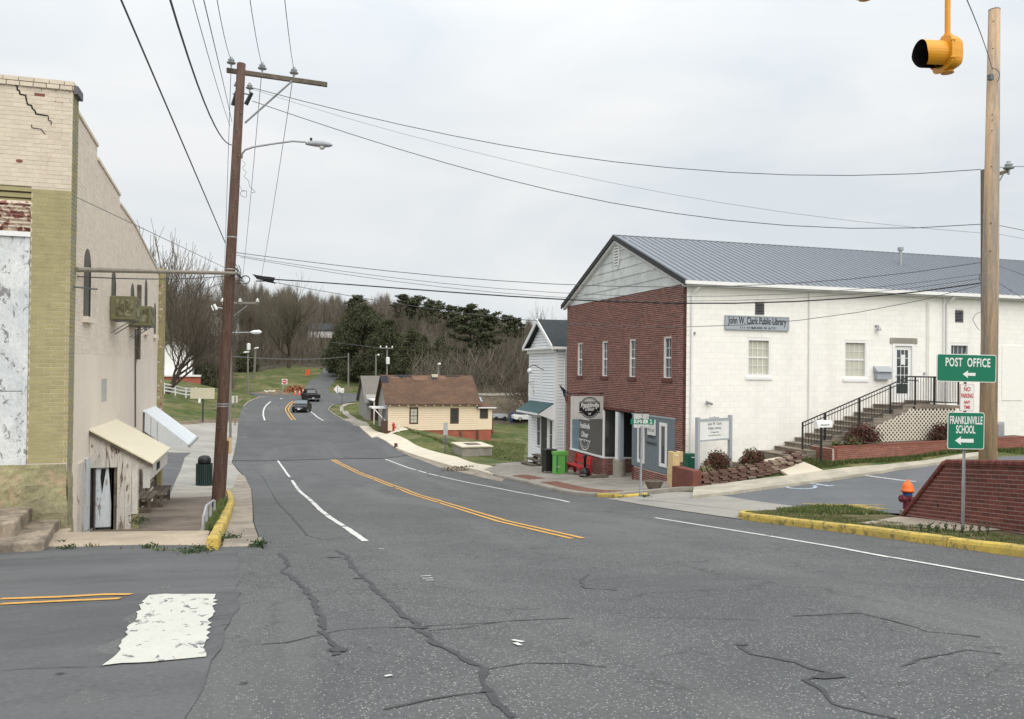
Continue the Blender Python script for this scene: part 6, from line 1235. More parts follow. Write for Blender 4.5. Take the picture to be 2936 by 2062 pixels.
# broken brick showing where the face has gone
for i, m_ in enumerate(miss): q = MB(); BF.box(q, m_[0], m_[1], m_[2]+.004, m_[3]-.004, -.02, -.004 if i == 1 else .001); q.build('broken_brick', M_['bare'], w_f)
c = ba(56, 462); q = MB(); q.prism([BF(c[0]+a, c[1]+b, .0078) for a, b in circ(0, 0, .055, .028, n=10)[:-1]], BF.n*.001); q.build('paint_loss', M_['bare'], w_f)
# stepped crack down the parapet
crk = [(40, 240), (50, 250), (50, 258), (57, 262), (57, 270), (74, 274), (76, 288), (80, 300), (91, 303), (93, 312), (101, 318), (103, 327), (135, 332), (139, 333), (139, 345), (147, 348), (147, 358)]
crk2 = [(91, 358), (92, 367), (119, 371), (125, 380), (130, 385)]
for C_, w_ in ((crk, .014), (crk2, .008)):
    q = MB(); P = [ba(u, v) for u, v in C_]
    for i, ((a, b), (c, d)) in enumerate(zip(P, P[1:])):
        t = Vector((c-a, d-b)); L_ = t.length or 1e-3; n_ = Vector((-t.y, t.x))/L_*w_*(.5 if i > 11 else .8); e = t/L_*.003
        q.poly([BF(a-n_.x-e.x, b-n_.y-e.y, .0105), BF(c-n_.x+e.x, d-n_.y+e.y, .0105), BF(c+n_.x+e.x, d+n_.y+e.y, .0105), BF(a+n_.x-e.x, b+n_.y-e.y, .0105)])
    q.build('crack', M_['dark'], w_f)
# parapet capping courses
for k, (z0, z1, pr_) in enumerate(((Ztop-.16, Ztop-.082, .045), (Ztop-.075, Ztop+.005, .03))):
    x = 6.4 - .1*k; i = 0
    while x < AW+.02:
        L_ = .23 if k else .20; x2 = min(x+L_, AW+.02); q = MB(); BF.box(q, x+.006, x2-.006, z0+.004, z1-.003, -.25, pr_+random.uniform(-.008, .008)); q.build('capping_brick', M_['cream'][(i+k) % 2], w_f, bevel=.004); x = x2; i += 1
q = MB(); q.box(BX-.5, BX+.075, BY0-.0, BY0+.42, Ztop-.20, Ztop-.06); q.build('corner_capping', M_['coping'], ob)
# bay left of the pilaster
q = MB(); BF.box(q, bay[0], bay[1], Zl1, Zc, -.30, -.10); bw_ = q.build('bay_wall', M_['mortar'], ob)
for k in range(3):
    z1 = Zc-.012-k*.098; q = MB(); BF.box(q, bay[0], bay[1]-.002, z1-.072, z1, -.10, -.005-.03*k); q.build('corbel_course', M_['olive'][0], bw_)
masonry(bw_, BF, Zl1+.01, Zc-.30, lambda b: (bay[0], bay[1]), [], M_['peel'], Lb=.21, H=.066, j=.009, proud=-.09, dep=.01, single=30)
q = MB(); BF.box(q, bay[0], bay[1], Zl0, Zl1, -.2, .01); q.build('lintel', M_['white'], ob)
zm = ba(60, 1122)[1]
for z0, z1 in ((Zb, zm-.006), (zm+.006, Zl0-.004)): q = MB(); BF.box(q, bay[0], bay[1]-.012, z0, z1, -.12, -.035); q.build('plywood_sheet', M_['board'], ob)
q = MB(); BF.box(q, bay[1]-.09, bay[1]-.012, Zb, Zl0, -.035, -.02); q.build('window_trim', M_['board'], ob)
# stucco base, lumpy
def lumpy(name, fr, a0, a1, b0, b1, c, m, parent, amp=.02, n=.06):
    na, nb = int((a1-a0)/n)+1, int((b1-b0)/n)+1; mb = MB(); vs = []
    from mathutils import noise as mn
    for j_ in range(nb+1):
        for i in range(na+1):
            a, b = a0+(a1-a0)*i/na, b0+(b1-b0)*j_/nb; d_ = mn.noise(Vector((a*3, b*3, 1)))*amp+mn.noise(Vector((a*9, b*9, 4)))*amp*.6+amp*(1-j_/nb)*1.2
            if i == na: a += d_
            vs.append(fr(a, b, c+max(0, d_+.01)))
    mb.add(vs, [(j_*(na+1)+i, j_*(na+1)+i+1, (j_+1)*(na+1)+i+1, (j_+1)*(na+1)+i) for j_ in range(nb) for i in range(na)]); return mb.build(name, m, parent)
lumpy('stucco_base', BF, 7.5, AW+.01, -3.1, Zb+.03, .005, M_['stucco'], ob, .035)
lumpy('stucco_base', BP, -.01, .40, -3.1, Zb-.1, .0, M_['stucco'], ob, .02)
# pilaster side
q = MB(); BP.box(q, .012, .42, -3.6, Ztop-.02, -.3, 0); ps_ = q.build('pilaster', M_['olive_back'], ob)
masonry(ps_, BP, Zb, Ztop-.18, lambda b: (0, .42), [], [M_['olive'][1], mat('grey_green_brick', (0.30, 0.285, 0.20), 0.85, var=.15, grain=.1, bump=.3)], Lb=.215, H=.0735, j=.008, proud=.008, single=0)
# side wall with its stepped top
tops = [(15.96, 4.46), (17.98, 4.33), (17.99, 4.07), (20.66, 3.88), (20.67, 3.69), (23.0, 3.57), (25.3, 3.26), (27.4, 2.99), (28.3, 2.86)]
def top_(y): return float(np.interp(y, [t[0] for t in tops], [t[1] for t in tops]))
q = MB(); ys = [t[0] for t in tops]
for (y0, z0), (y1, z1) in zip(tops, tops[1:]):
    if y1-y0 < .05: continue
    q.hexa([(BX-.35, y0, -4.2), (BX-.05, y0, -4.2), (BX-.05, y1, -4.2), (BX-.35, y1, -4.2), (BX-.35, y0, z0), (BX-.05, y0, z0), (BX-.05, y1, z1), (BX-.35, y1, z1)])
ws2 = q.build('side_wall', M_['sidew'], ob)
M_['sideb'] = [mat('cream_side_brick_%s' % n, c, 0.85, var=0.08, grain=0.08, bump=0.25, stain=((0.36, 0.27, 0.2), 2.2, 0.63, 0.76, 0.5)) for n, c in (('a', (0.79, 0.70, 0.59)), ('b', (0.75, 0.665, 0.56)))]
aw_ = []
for (u0, u1, v0, v1) in ((240, 259, 712, 910), (319, 331, 773, 905), (374, 384, 812, 930), (414, 421, 800, 950), (441, 446, 868, 960)):
    A = on_x(u0, (v0+v1)/2, BX-.05); B = on_x(u1, (v0+v1)/2, BX-.05); zt_ = on_x((u0+u1)/2, v0, BX-.05).z; zb_ = on_x((u0+u1)/2, v1, BX-.05).z; aw_.append((A.y-BY0, B.y-BY0, zb_, zt_))
def spn(b):
    ys_ = [y for y in np.arange(16.0, 28.2, .05) if top_(y)-.02 > b]
    return (16.0-BY0, max(ys_)-BY0) if ys_ else None
masonry(ws2, BS, .2, 4.4, spn, [(a-.02, b+.02, c, d) for a, b, c, d in aw_], M_['sideb'], Lb=.215, H=.0735, j=.006, proud=.0035, single=30, jit=.0015)
for (y0, z0), (y1, z1) in zip(tops, tops[1:]):
    if y1-y0 < .05: continue
    y = y0
    while y < y1-.05:
        ye = min(y+.42, y1); za, zb2 = top_(y+.001), top_(ye-.001); q = MB(); q.hexa([(BX-.38, y+.005, za), (BX-.02, y+.005, za), (BX-.02, ye-.005, zb2), (BX-.38, ye-.005, zb2), (BX-.38, y+.005, za+.06), (BX-.02, y+.005, za+.06), (BX-.02, ye-.005, zb2+.06), (BX-.38, ye-.005, zb2+.06)]); q.build('parapet_cap', M_['sideb'][1], ws2); y = ye
for i, (a0, a1, b0, b1) in enumerate(aw_):
    r = (a1-a0)/2; cpt = [(a0, b0), (a1, b0), (a1, b1-r)]+[((a0+a1)/2+r*math.cos(t), b1-r+r*math.sin(t)) for t in np.linspace(0, math.pi, 10)[1:-1]]+[(a0, b1-r)]
    q = MB(); q.prism([BS(a, b, .004) for a, b in cpt], BS.n*.004); wn_ = q.build('arched_window', mat('boarded_arch', (0.13, 0.12, 0.10), 0.9, var=.2, grain=.2, bump=.4), ob)
    q = MB(); q.prism([BS(a1-(a1-a0)*.25*(1), b, .009) for b in (b0, b1-r*.9)]+[BS(a1, b1-r, .009), BS(a1, b0, .009)], BS.n*.002); q.build('arch_reveal', M_['dark'], wn_)
    q = MB(); BS.box(q, a0-.06, a1+.06, b0-.11, b0, .0, .09); q.build('sill', M_['sidew'], wn_)
# far pilaster, conduit, ghost of a sign
q = MB(); q.box(BX-.35, BX+.1, 28.1, 28.6, -4.6, 3.08); fp = q.build('far_pilaster', M_['olive_back'], ob)
FP = Fr((BX-.35, 28.1, 0), (1, 0, 0), (0, -1, 0)); masonry(fp, FP, -1.5, 3.05, lambda b: (.30, .45), [], [M_['olive'][1], M_['peel'][0], M_['olive'][0]], wts=(4, 2, 3), Lb=.11, H=.0735, j=.008, proud=.006, single=0)
FP2 = Fr((BX+.1, 28.1, 0), (0, 1, 0), (1, 0, 0)); masonry(fp, FP2, -1.5, 3.05, lambda b: (0, .5), [], [M_['olive'][1], M_['peel'][1], M_['olive'][0]], wts=(5, 2, 3), Lb=.215, H=.0735, j=.008, proud=.006, single=0)
p0 = on_x(388, 850, BX-.03); p1 = on_x(388, 1225, BX-.03); q = MB(); q.tube([p0, p1], .02, 5); q.build('conduit', M_['galv_d'], ob)
p0 = on_x(398, 850, BX-.02); p1 = on_x(398, 1031, BX-.02); q = MB(); q.box(BX-.05, BX+.03, p0.y-.13, p0.y+.13, p1.z, p0.z+.3); q.build('vent_duct', M_['oldwood'], ob)
A = on_x(291, 1087, BX-.05); B = on_x(305, 1150, BX-.05); q = MB(); q.box(BX-.05, BX-.047, A.y, B.y, B.z, A.z); gs_ = q.build('faded_notice', mat('faded_grey_paint', (0.42, 0.42, 0.43), .85, var=.1, bump=.1, stain=((0.60, .55, .47), 6, .5, .6, .7)), ob)
q = MB(); q.box(-14, BX-.36, BY0+.36, BY1, -4, 2.6); q.build('inner_mass', M_['oldwood'], ob); 
q = MB(); q.hexa([(-14, BY0+.3, 4.0), (BX-.34, BY0+.3, 4.0), (BX-.34, BY1, 2.5), (-14, BY1, 2.5), (-14, BY0+.3, 4.05), (BX-.34, BY0+.3, 4.05), (BX-.34, BY1, 2.6), (-14, BY1, 2.6)]); q.build('roof', M_['shingle_k'], ob)
# small iron bracket on the pilaster
p = on_x(208, 822, BX); q = MB(); q.tube([(BX, p.y, p.z), (BX+.30, p.y+.5, p.z+.01)], .015, 5); q.tube([(BX, p.y, p.z-.05), (BX, p.y, p.z+.06)], .015, 5); q.build('iron_bracket', M_['galv_d'], ob)
# coolers hanging in the windows
for lab, (ya_, uo, v0, v1, uw) in (('nearer and larger of two rusty olive window coolers on the cream wall', (19.6, 389, 850, 917, 322)), ('farther and smaller of two rusty olive window coolers on the cream wall', (22.2, 433, 878, 934, 378))):
    A = on_y(uo, v0, ya_); B = on_y(uo, v1, ya_); t = thing('window_cooler', lab, 'air cooler', (BX, ya_, B.z), 'window coolers on the side wall'); xo = A.x; z0, z1 = B.z, A.z
    q = MB(); q.box(BX-.04, xo, ya_, ya_+.75, z0, z1); q.build('housing', M_['ac'], t, bevel=.012)
    q = MB(); w_ = xo-BX; q.box(BX+w_*.18, xo-w_*.10, ya_-.012, ya_-.001, z0+.08, z1-.07); pd = q.build('grille_pad', M_['ac_g'], t)
    q = MB(); q.box(BX+w_*.52, BX+w_*.56, ya_-.018, ya_-.012, z0+.07, z1-.06); q.build('grille_bar', M_['ac'], pd)
    q = MB(); q.box(xo, xo+.012, ya_+.08, ya_+.67, z0+.07, z1-.06); q.build('grille_pad', M_['ac_g'], t)
    for yy in (ya_+.08, ya_+.66):
        q = MB(); q.tube([(BX-.03, yy, z0-.30), (xo-.08, yy, z0-.01)], .014, 4); q.build('strut', M_['galv_d'], t)
        q = MB(); q.tube([(BX-.03, yy, z0-.02), (xo, yy, z0-.02)], .014, 4); q.build('bearer', M_['galv_d'], t)
# ---- cellar lean-to
LXo = on_y(431, 1325, 17.7); LX = LXo.x; LZo = LXo.z; LY0_, LY1_ = 17.7, 20.8; LZi = -1.29; ZF = -3.30
lt = thing('cellar_lean_to', 'peeling white plank lean-to with cream sheet roof against the old building', 'shed', (BX, LY0_, ZF))
ZD = on_y(300, 1341, LY0_).z
DF = Fr((BX-.05, LY0_, 0), (1, 0, 0), (0, -1, 0)); WL = LX-BX+.05
def rzl(a): return LZi-.03+(LZo-LZi)*(a/WL)
u_ = [265, 304, 336, 352, 368, 384, 400, 416, 431]
xs_ = [DF.inv(on_y(u, 1341, LY0_))[0] for u in u_]; xs_[0] = 0.0
for i in range(len(xs_)-1):
    a, b = xs_[i]+.004, xs_[i+1]-.004; q = MB(); q.hexa([DF(a, ZD, -.02), DF(a, ZD, 0), DF(b, ZD, 0), DF(b, ZD, -.02), DF(a, rzl(a)-.03, -.02), DF(a, rzl(a)-.03, 0), DF(b, rzl(b)-.03, 0), DF(b, rzl(b)-.03, -.02)]); q.build('upper_plank', M_['peelw'], lt)
d0, d1 = DF.inv(on_y(268, 1341, LY0_))[0], DF.inv(on_y(336, 1341, LY0_))[0]
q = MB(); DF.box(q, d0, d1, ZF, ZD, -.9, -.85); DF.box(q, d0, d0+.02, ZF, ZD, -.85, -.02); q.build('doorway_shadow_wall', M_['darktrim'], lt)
dw = DF.inv(on_y(318, 1400, LY0_))[0]
q = MB(); q.prism([DF(d0+.03, ZF+.1, -.10), DF(dw, ZF+.1, -.10), DF(dw, -2.8, -.10), DF(dw-.06, ZD-.02, -.10), DF(d0+.03, ZD-.02, -.10)], DF.n*.03); q.build('door_leaf', M_['peelw2'], lt)
q = MB(); q.prism([DF(dw-.17, -2.55, -.066), DF(dw-.10, ZD-.03, -.066), DF(dw-.19, ZD-.03, -.066), DF(dw-.20, ZD-.2, -.066)], DF.n*.004); q.build('door_split', M_['dark'], lt)
for a, w_ in ((d0, .035), (dw+.005, .045), (d1-.10, .10)): q = MB(); DF.box(q, a, a+w_, ZF, ZD, -.14, -.03); q.build('door_post', M_['oldwood'], lt)
x = d1; n = 0
for b in (DF.inv(on_y(358, 1400, LY0_))[0], DF.inv(on_y(377, 1400, LY0_))[0], DF.inv(on_y(396, 1400, LY0_))[0], WL-.20):
    q = MB(); DF.box(q, x+.004, b-.004, ZF+(0, 0, .35, .62)[n], ZD-.003, -.02, .0+random.uniform(-.003, .003)); q.build('lower_plank', M_['peelw'], lt); x = b; n += 1
q = MB(); DF.box(q, WL-.13, WL-.0, -2.45, ZD, -.05, -.01); q.build('corner_plank', mat('pale_grey_wood', (0.50, 0.485, 0.45), .9, var=.12, grain=.15, bump=.3), lt)
q = MB(); DF.box(q, x-.22, WL-.20, ZF, ZF+.66, -.06, -.025); q.build('patched_base', M_['stucco'], lt)
# boards on the wall left of it
for u0, u1, vt, m in ((226, 243, 1330, 'peelw'), (243, 266, 1318, 'peelw2')):
    A = on_x(u0, vt, BX-.03); B = on_x(u1, vt, BX-.03); q = MB(); q.box(BX-.05, BX-.02, A.y+.01, min(B.y, LY0_)-.01, ZF, A.z); q.build('wall_board', M_[m], ob)
# outer side with a little window, legs below
q = MB(); q.box(LX-.03, LX, LY0_+.05, LY1_-.05, -2.30, LZo-.05); q.build('side_panel', M_['peelw'], lt)
q = MB(); q.box(LX, LX+.01, LY0_+1.0, LY0_+1.5, -2.22, LZo-.14); q.build('side_window', M_['dark'], lt)
q = MB(); q.hexa([(BX-.05, LY0_-.08, LZi-.0), (LX+.06, LY0_-.08, LZo-.04), (LX+.06, LY1_, LZo-.04), (BX-.05, LY1_, LZi), (BX-.05, LY0_-.08, LZi+.03), (LX+.06, LY0_-.08, LZo-.01), (LX+.06, LY1_, LZo-.01), (BX-.05, LY1_, LZi+.03)]); q.build('roof', M_['creamroof'], lt)
q = MB(); q.hexa([(BX-.05, LY0_-.07, LZi-.07), (LX+.05, LY0_-.07, LZo-.11), (LX+.05, LY0_-.03, LZo-.11), (BX-.05, LY0_-.03, LZi-.07), (BX-.05, LY0_-.07, LZi-.002), (LX+.05, LY0_-.07, LZo-.042), (LX+.05, LY0_-.03, LZo-.042), (BX-.05, LY0_-.03, LZi-.002)]); q.build('fascia', M_['oldwood'], lt)
# ---- white metal awning further along
A0, A1 = 25.0, 27.9; oa = on_y(541, 1275, A0); zi_ = on_x(413, 1179, BX).z; XO = oa.x; ZO = oa.z
ma = thing('metal_awning', 'white ribbed metal awning over the far cellar door of the old building', 'awning', (BX, A0, ZO))
q = MB(); q.hexa([(BX-.05, A0, zi_-.02), (XO, A0, ZO-.02), (XO, A1, ZO-.02), (BX-.05, A1, zi_-.02), (BX-.05, A0, zi_), (XO, A0, ZO), (XO, A1, ZO), (BX-.05, A1, zi_)]); q.build('canopy', M_['alu'], ma)
for k in range(9):
    y = A0+(A1-A0)*k/9+.1; q = MB(); q.hexa([(BX-.05, y, zi_+.001), (XO, y, ZO+.001), (XO, y+.09, ZO+.001), (BX-.05, y+.09, zi_+.001), (BX-.05, y+.03, zi_+.02), (XO, y+.03, ZO+.02), (XO, y+.06, ZO+.02), (BX-.05, y+.06, zi_+.02)]); q.build('rib', M_['alu'], ma)
n = 7; zb0 = on_y(414, 1237, A0).z; zb1 = on_y(476, 1280, A0).z
for k in range(n):
    a, b = k/n, (k+1)/n; xa, xb = BX+(XO-BX)*a, BX+(XO-BX)*b
    def lo_(t): return min(zb0+(zb1-zb0)*min(1, t*2), zi_+(ZO-zi_)*t-.02)
    q = MB(); P = [(xa+.006, A0-.01, lo_(a)), (xb-.006, A0-.01, lo_(b)), (xb-.006, A0-.01, zi_+(ZO-zi_)*b-.0), (xa+.006, A0-.01, zi_+(ZO-zi_)*a)]; q.prism(P, (0, -.012, 0)); q.build('side_panel', M_['alu'], ma)
q = MB(); q.tube([(XO+.02, A0-.05, ZO-.04), (XO+.02, A1, ZO-.04)], .045, 6); q.build('front_roll', M_['galv'], ma)
# ---- benches along the walkway
def wbench(label, y0, y1, x0=BX+.02, d=.48, zb=-3.78, sh=.40):
    t = thing('wooden_bench', label, 'bench', (x0+d/2, (y0+y1)/2, zb), 'old benches along the sunken walkway')
    for k in range(3): q = MB(); q.box(x0+.06+k*d*.31, x0+.04+(k+1)*d*.31, y0, y1, zb+sh, zb+sh+.04); q.build('seat_plank', M_['oldwood'], t)
    for k in range(3): q = MB(); q.box(x0+.02-k*.0, x0+.05, y0, y1, zb+sh+.10+k*.2, zb+sh+.24+k*.2); q.build('back_plank', M_['oldwood'], t)
    for y in (y0, y1-.08):
        for x in (x0, x0+d-.1): q = MB(); q.box(x, x+.08, y, y+.08, zb, zb+sh+(0.62 if x == x0 else 0)); q.build('leg', M_['oldwood'], t)
        q = MB(); q.box(x0+.08, x0+d-.1, y, y+.06, zb+.05, zb+.16); q.build('rail', M_['oldwood'], t)
    return t
wbench('nearer of two old plank benches beside the cellar lean-to', 22.6, 23.9, zb=-3.82); wbench('farther of two old plank benches beside the cellar lean-to', 24.5, 26.4, x0=BX+.1, zb=-4.02)
# ---- steps at the corner of the front wall
M_['step_c'] = mat('concrete_steps_old', (0.30, 0.25, 0.19), .92, c2=(0.17, 0.14, 0.11), sc=2.2, var=.2, grain=.25, gs=18, bump=.7, stain=((0.07, 0.065, 0.045), 2.5, .54, .66, .8), bs=7)
fs_ = thing('corner_steps', 'broken concrete steps at the foot of the stucco wall, bottom left', 'steps', (-4.5, 15, -2.8))
A = on_z(128, 1552, -2.63); B = on_z(156, 1502, -2.63); q = MB(); q.prism([(A.x-1.4, A.y-.02, -2.63), (A.x, A.y, -2.63), (B.x, B.y, -2.63), (B.x, BY0, -2.63), (A.x-1.4, BY0, -2.63)], (0, 0, -.5)); q.build('step', M_['step_c'], fs_, bevel=.03)
A = on_z(44, 1496, -2.40); B = on_z(87, 1456, -2.40); q = MB(); q.prism([(A.x-2.5, A.y-.02, -2.40), (A.x, A.y, -2.40), (B.x, B.y, -2.40), (B.x, BY0, -2.40), (A.x-2.5, BY0, -2.40)], (0, 0, -.7)); q.build('step', M_['step_c'], fs_, bevel=.035)
A = on_z(20, 1405, -2.2); q = MB(); q.box(A.x-.8, A.x-.02, BY0-.35, BY0-.1, -2.22, -2.16); tag(q.build('red_board', M_['orange_s']), 'small red board lying on the steps at the far left edge', 'board')
# ================================================================== BRICK WING WALL, RIGHT
P_near = Vector((12.02, 10.2, 0)); P_far = Vector((12.78, 14.1, 0)); wd_ = (P_near-P_far); 
WD = Vector((wd_.x, wd_.y, 0)).normalized(); SLP = 0.103; wu = Vector((WD.x, WD.y, SLP)).normalized(); wn = Vector((-WD.y, WD.x, 0)); wn = -wn if wn.x > 0 else wn
WFr = Fr((P_far.x, P_far.y, -3.02), wu, wn, wn.cross(wu)*1.0 if False else wu.cross(wn)*-1.0)
if WFr.w.z < 0: WFr.w = -WFr.w
LWL = 13.0; hW = WFr.inv(on_x(2936, 1306, 12.02))[1]
zt_ = []
ptop = None
for (u, v) in ((2710, 1318), (2900, 1320)):
    # plane hit
    d = ray(u, v); n_ = WFr.n; t = (WFr.P.dot(n_))/d.dot(n_); ptop = WFr.inv(d*t); zt_.append(ptop)
HT = (zt_[0][1]+zt_[1][1])/2; A0w = zt_[0][0]; 
ww = thing('brick_wing_wall', 'dark red brick retaining wall sloping down at its left end behind the green signs', 'wall', WFr.P, None)
def wspan(b): return (max(0.02, A0w*(b-0.0)/HT + .02), LWL) if b > 0 else (0.0, LWL)
q = MB(); q.prism([WFr(0, -.5, -.003), WFr(LWL, -.5, -.003), WFr(LWL, HT-.09, -.003), WFr(A0w+.04, HT-.09, -.003), WFr(0, .0, -.003)], -WFr.n*.28); wcore = q.build('wall_core', M_['mortar'], ww)
masonry(wcore, WFr, -.30, HT-.09, wspan, [], M_['brick_w'], Lb=.208, H=.0745, j=.0135, proud=.0025, jit=.001, single=300)
# rowlock coping, level run then the raked end
def coping(a, b0, along, up_, n, w_=.073):
    for k in range(n):
        P = WFr.P+WFr.u*a+WFr.w*b0+along*(w_*k); q = MB(); e = w_-.008; r = .045
        pr = [(.035, -.0), (.045, .03), (.035, .075), (.0, .10), (-.2, .10), (-.28, .06), (-.29, 0)]
        q.prism([P+WFr.n*c+up_*h for c, h in pr], along*e); q.build('coping_brick', M_['brick_w'][k % 2 if k % 3 else 2], ww)
coping(A0w+.02, HT-.095, WFr.u, WFr.w, int((LWL-A0w)/.073))
rk = (WFr.u*(-A0w)+WFr.w*(-(HT-.0))).normalized(); upk = WFr.n.cross(rk); upk = upk if upk.z > 0 else -upk
coping(A0w-.01, HT-.10, rk, upk, int(math.hypot(A0w, HT)/.073)+1)
q = MB(); q.prism([WFr(A0w+.02, HT-.1, -.24), WFr(LWL, HT-.1, -.24), WFr(LWL, HT-.02, -.24), WFr(A0w+.02, HT-.02, -.24)], WFr.n*.25); q.build('coping_bed', M_['mortar'], ww)
a, b, c = WFr.inv(on_x(2692, 1449, 12.55)); q = MB(); q.lathe([(.03, 0), (.035, .003)], WFr(a, b, .004), 10, axis=WFr.n); q.build('weep_hole', M_['dark'], ww)
q = MB(); q.box(12.82, 12.9, 14.05, 14.15, -3.25, -2.86); q.build('pipe_end', M_['conc'], ww)
# ================================================================== SIGN POST
sy = 14.1; pb_ = at(2760, 1530, sy); ptp = at(2769, 1012, sy)
gsn = thing('sign_post', 'galvanised post with green post office and school signs and a no parking sign', 'sign', pb_)
q = MB(); d_ = ptp-pb_; m1 = pb_+d_*.30
for (A, B, w_) in ((pb_-d_*.02, pb_+d_*.32, .062), (pb_+d_*.31, ptp, .055)):
    q = MB(); s_ = (B-A); rr = rt0; ff = Vector((fw.x, fw.y, 0)).normalized()
    P = [(-w_/2, 0), (-w_*.28, -w_*.35), (w_*.28, -w_*.35), (w_/2, 0), (w_*.34, 0), (w_*.2, -w_*.22), (-w_*.2, -w_*.22), (-w_*.34, 0)]
    q.prism([A+rr*a+ff*(-b) for a, b in P], s_); q.build('post', M_['galv'], gsn)
def roundrect(x0, x1, y0, y1, r, n=5):
    o = []
    for cx_, cy_, a0 in ((x1-r, y1-r, 0), (x0+r, y1-r, 90), (x0+r, y0+r, 180), (x1-r, y0+r, 270)):
        o += [(cx_+r*math.cos(math.radians(a0+90*k/n)), cy_+r*math.sin(math.radians(a0+90*k/n))) for k in range(n+1)]
    return o
ang = math.radians(6); su = (rt0*math.cos(ang)+Vector((fw.x, fw.y, 0)).normalized()*math.sin(ang)).normalized(); su = (su+Vector((0, 0, -.012))).normalized(); sn = Vector((su.y, -su.x, 0)).normalized(); sn = sn if sn.dot(fw) < 0 else -sn
def roadsign(u0, u1, v0, v1, bg, fg, yy, rim=.012, r=.04, dn=.0):
    C0 = at((u0+u1)/2, (v0+v1)/2, yy); w_ = (u1-u0)/FOC*yy; h_ = (v1-v0)/FOC*yy; f = Fr(C0, su, sn, sn.cross(su))
    q = MB(); q.prism([f(a, b, 0) for a, b in roundrect(-w_/2, w_/2, -h_/2, h_/2, r)], f.n*.004); s_ = q.build('sign_panel', M_[fg], gsn)
    q = MB(); q.prism([f(a, b, .004) for a, b in roundrect(-w_/2+rim, w_/2-rim, -h_/2+rim, h_/2-rim, r*.8)], f.n*.0015); q.build('sign_face', M_[bg], s_)
    q = MB(); q.prism([f(a, b, -.002) for a, b in roundrect(-w_/2, w_/2, -h_/2, h_/2, r)], -f.n*.002); q.build('sign_back', M_['galv_d'], s_)
    return f, w_, h_, s_
def arrow(f, cx_, cy_, L_, hh, sh_, s_, m='signw'):
    q = MB(); q.prism([f(cx_+a, cy_+b, .006) for a, b in ((-L_/2, 0), (-L_/2+hh*.75, hh/2), (-L_/2+hh*.68, sh_/2), (L_/2, sh_/2*1.1), (L_/2, -sh_/2*1.1), (-L_/2+hh*.68, -sh_/2), (-L_/2+hh*.75, -hh/2))], f.n*.0015); q.build('arrow', M_[m], s_)
f, w_, h_, s_ = roadsign(2680, 2862, 1016, 1095.5, 'green', 'signw', sy-.05)
text('POST  OFFICE', .205, f(.02, h_*.19, .0062), f.u, f.n, M_['signw'], s_, sx=.60, bold=.004, sp=1.10); arrow(f, .045, -h_*.22, .235, .135, .048, s_)
f, w_, h_, s_ = roadsign(2713, 2825.5, 1182, 1288, 'green', 'signw', sy-.05)
text('FRANKLINVILLE', .190, f(0, h_*.27, .0062), f.u, f.n, M_['signw'], s_, sx=.45, bold=.003); text('SCHOOL', .190, f(-.01, h_*.02, .0062), f.u, f.n, M_['signw'], s_, sx=.46, bold=.003); arrow(f, -.03, -h_*.27, .34, .15, .06, s_)
f, w_, h_, s_ = roadsign(2750.5, 2793.5, 1101, 1179, 'signw', 'signred', sy-.05, rim=.006, r=.02)
q = MB(); q.prism([f(a, b, .0056) for a, b in roundrect(-w_/2+.012, w_/2-.012, -h_/2+.012, h_/2-.012, .015)], f.n*.0012); q.build('sign_face', M_['signw'], s_)
for t_, b, sz, sx_ in (('NO', .30, .105, .75), ('PARKING', .06, .105, .50), ('ANY', -.18, .078, .72), ('TIME', -.36, .078, .72)): text(t_, sz, f(0, h_*b, .0075), f.u, f.n, M_['signred'], s_, sx=sx_, bold=.0025)
for v in (1105, 1097, 1178, 1190, 1280): p = at(2769, v, sy-.065); q = MB(); q.lathe([(.010, 0), (.010, .008)], p, 8, axis=sn); q.build('bolt', M_['galv_d'], gsn)
# ================================================================== STREET-NAME POST
sp_ = gp(1836, 1424, .15); sY = sp_.y
stn = thing('street_name_post', 'thin grey post with green SUMNER street name blades at the brick paving', 'sign', sp_)
tp = on_y(1840, 1222, sY); q = MB(); q.tube([sp_, (tp.x, sY, tp.z)], .036, 8); q.build('post', M_['galv'], stn)
a_ = on_y(1807, 1202, sY); b_ = on_y(1874, 1216.5, sY); f = Fr(((a_.x+b_.x)/2, sY-.03, (a_.z+b_.z)/2), (1, 0, -.02), (0, -1, 0), (.02, 0, 1)); w_ = b_.x-a_.x; h_ = a_.z-b_.z
q = MB(); f.box(q, -w_/2, w_/2, -h_/2, h_/2, -.003, .003); bl = q.build('name_blade', M_['green'], stn)
text('SUMNER', .155, f(-.04*w_-.02, 0, .005), f.u, f.n, M_['signw'], bl, sx=.80, bold=.005); text('PL', .07, f(w_*.36, .04, .005), f.u, f.n, M_['signw'], bl, bold=.002); text('100', .06, f(w_*.36, -.04, .005), f.u, f.n, M_['signw'], bl, bold=.002)
q = MB(); zz = on_y(1840, 1199.5, sY).z+.04; q.hexa([(tp.x-.10, sY-.22, zz-.04), (tp.x+.14, sY+.26, zz-.04), (tp.x+.146, sY+.257, zz-.04), (tp.x-.094, sY-.223, zz-.04), (tp.x-.10, sY-.22, zz+.14), (tp.x+.14, sY+.26, zz+.14), (tp.x+.146, sY+.257, zz+.14), (tp.x-.094, sY-.223, zz+.14)]); cb = q.build('cross_blade', M_['green_d'], stn)
text('W MAIN', .085, (tp.x+.03, sY+.01, zz+.05), (.45, .9, 0), (.9, -.45, 0), M_['greyp'], cb, sx=.8)
q = MB(); q.box(tp.x-.02, tp.x+.02, sY-.04, sY+.04, zz-.14, zz-.04); q.build('blade_bracket', M_['galv_d'], stn)
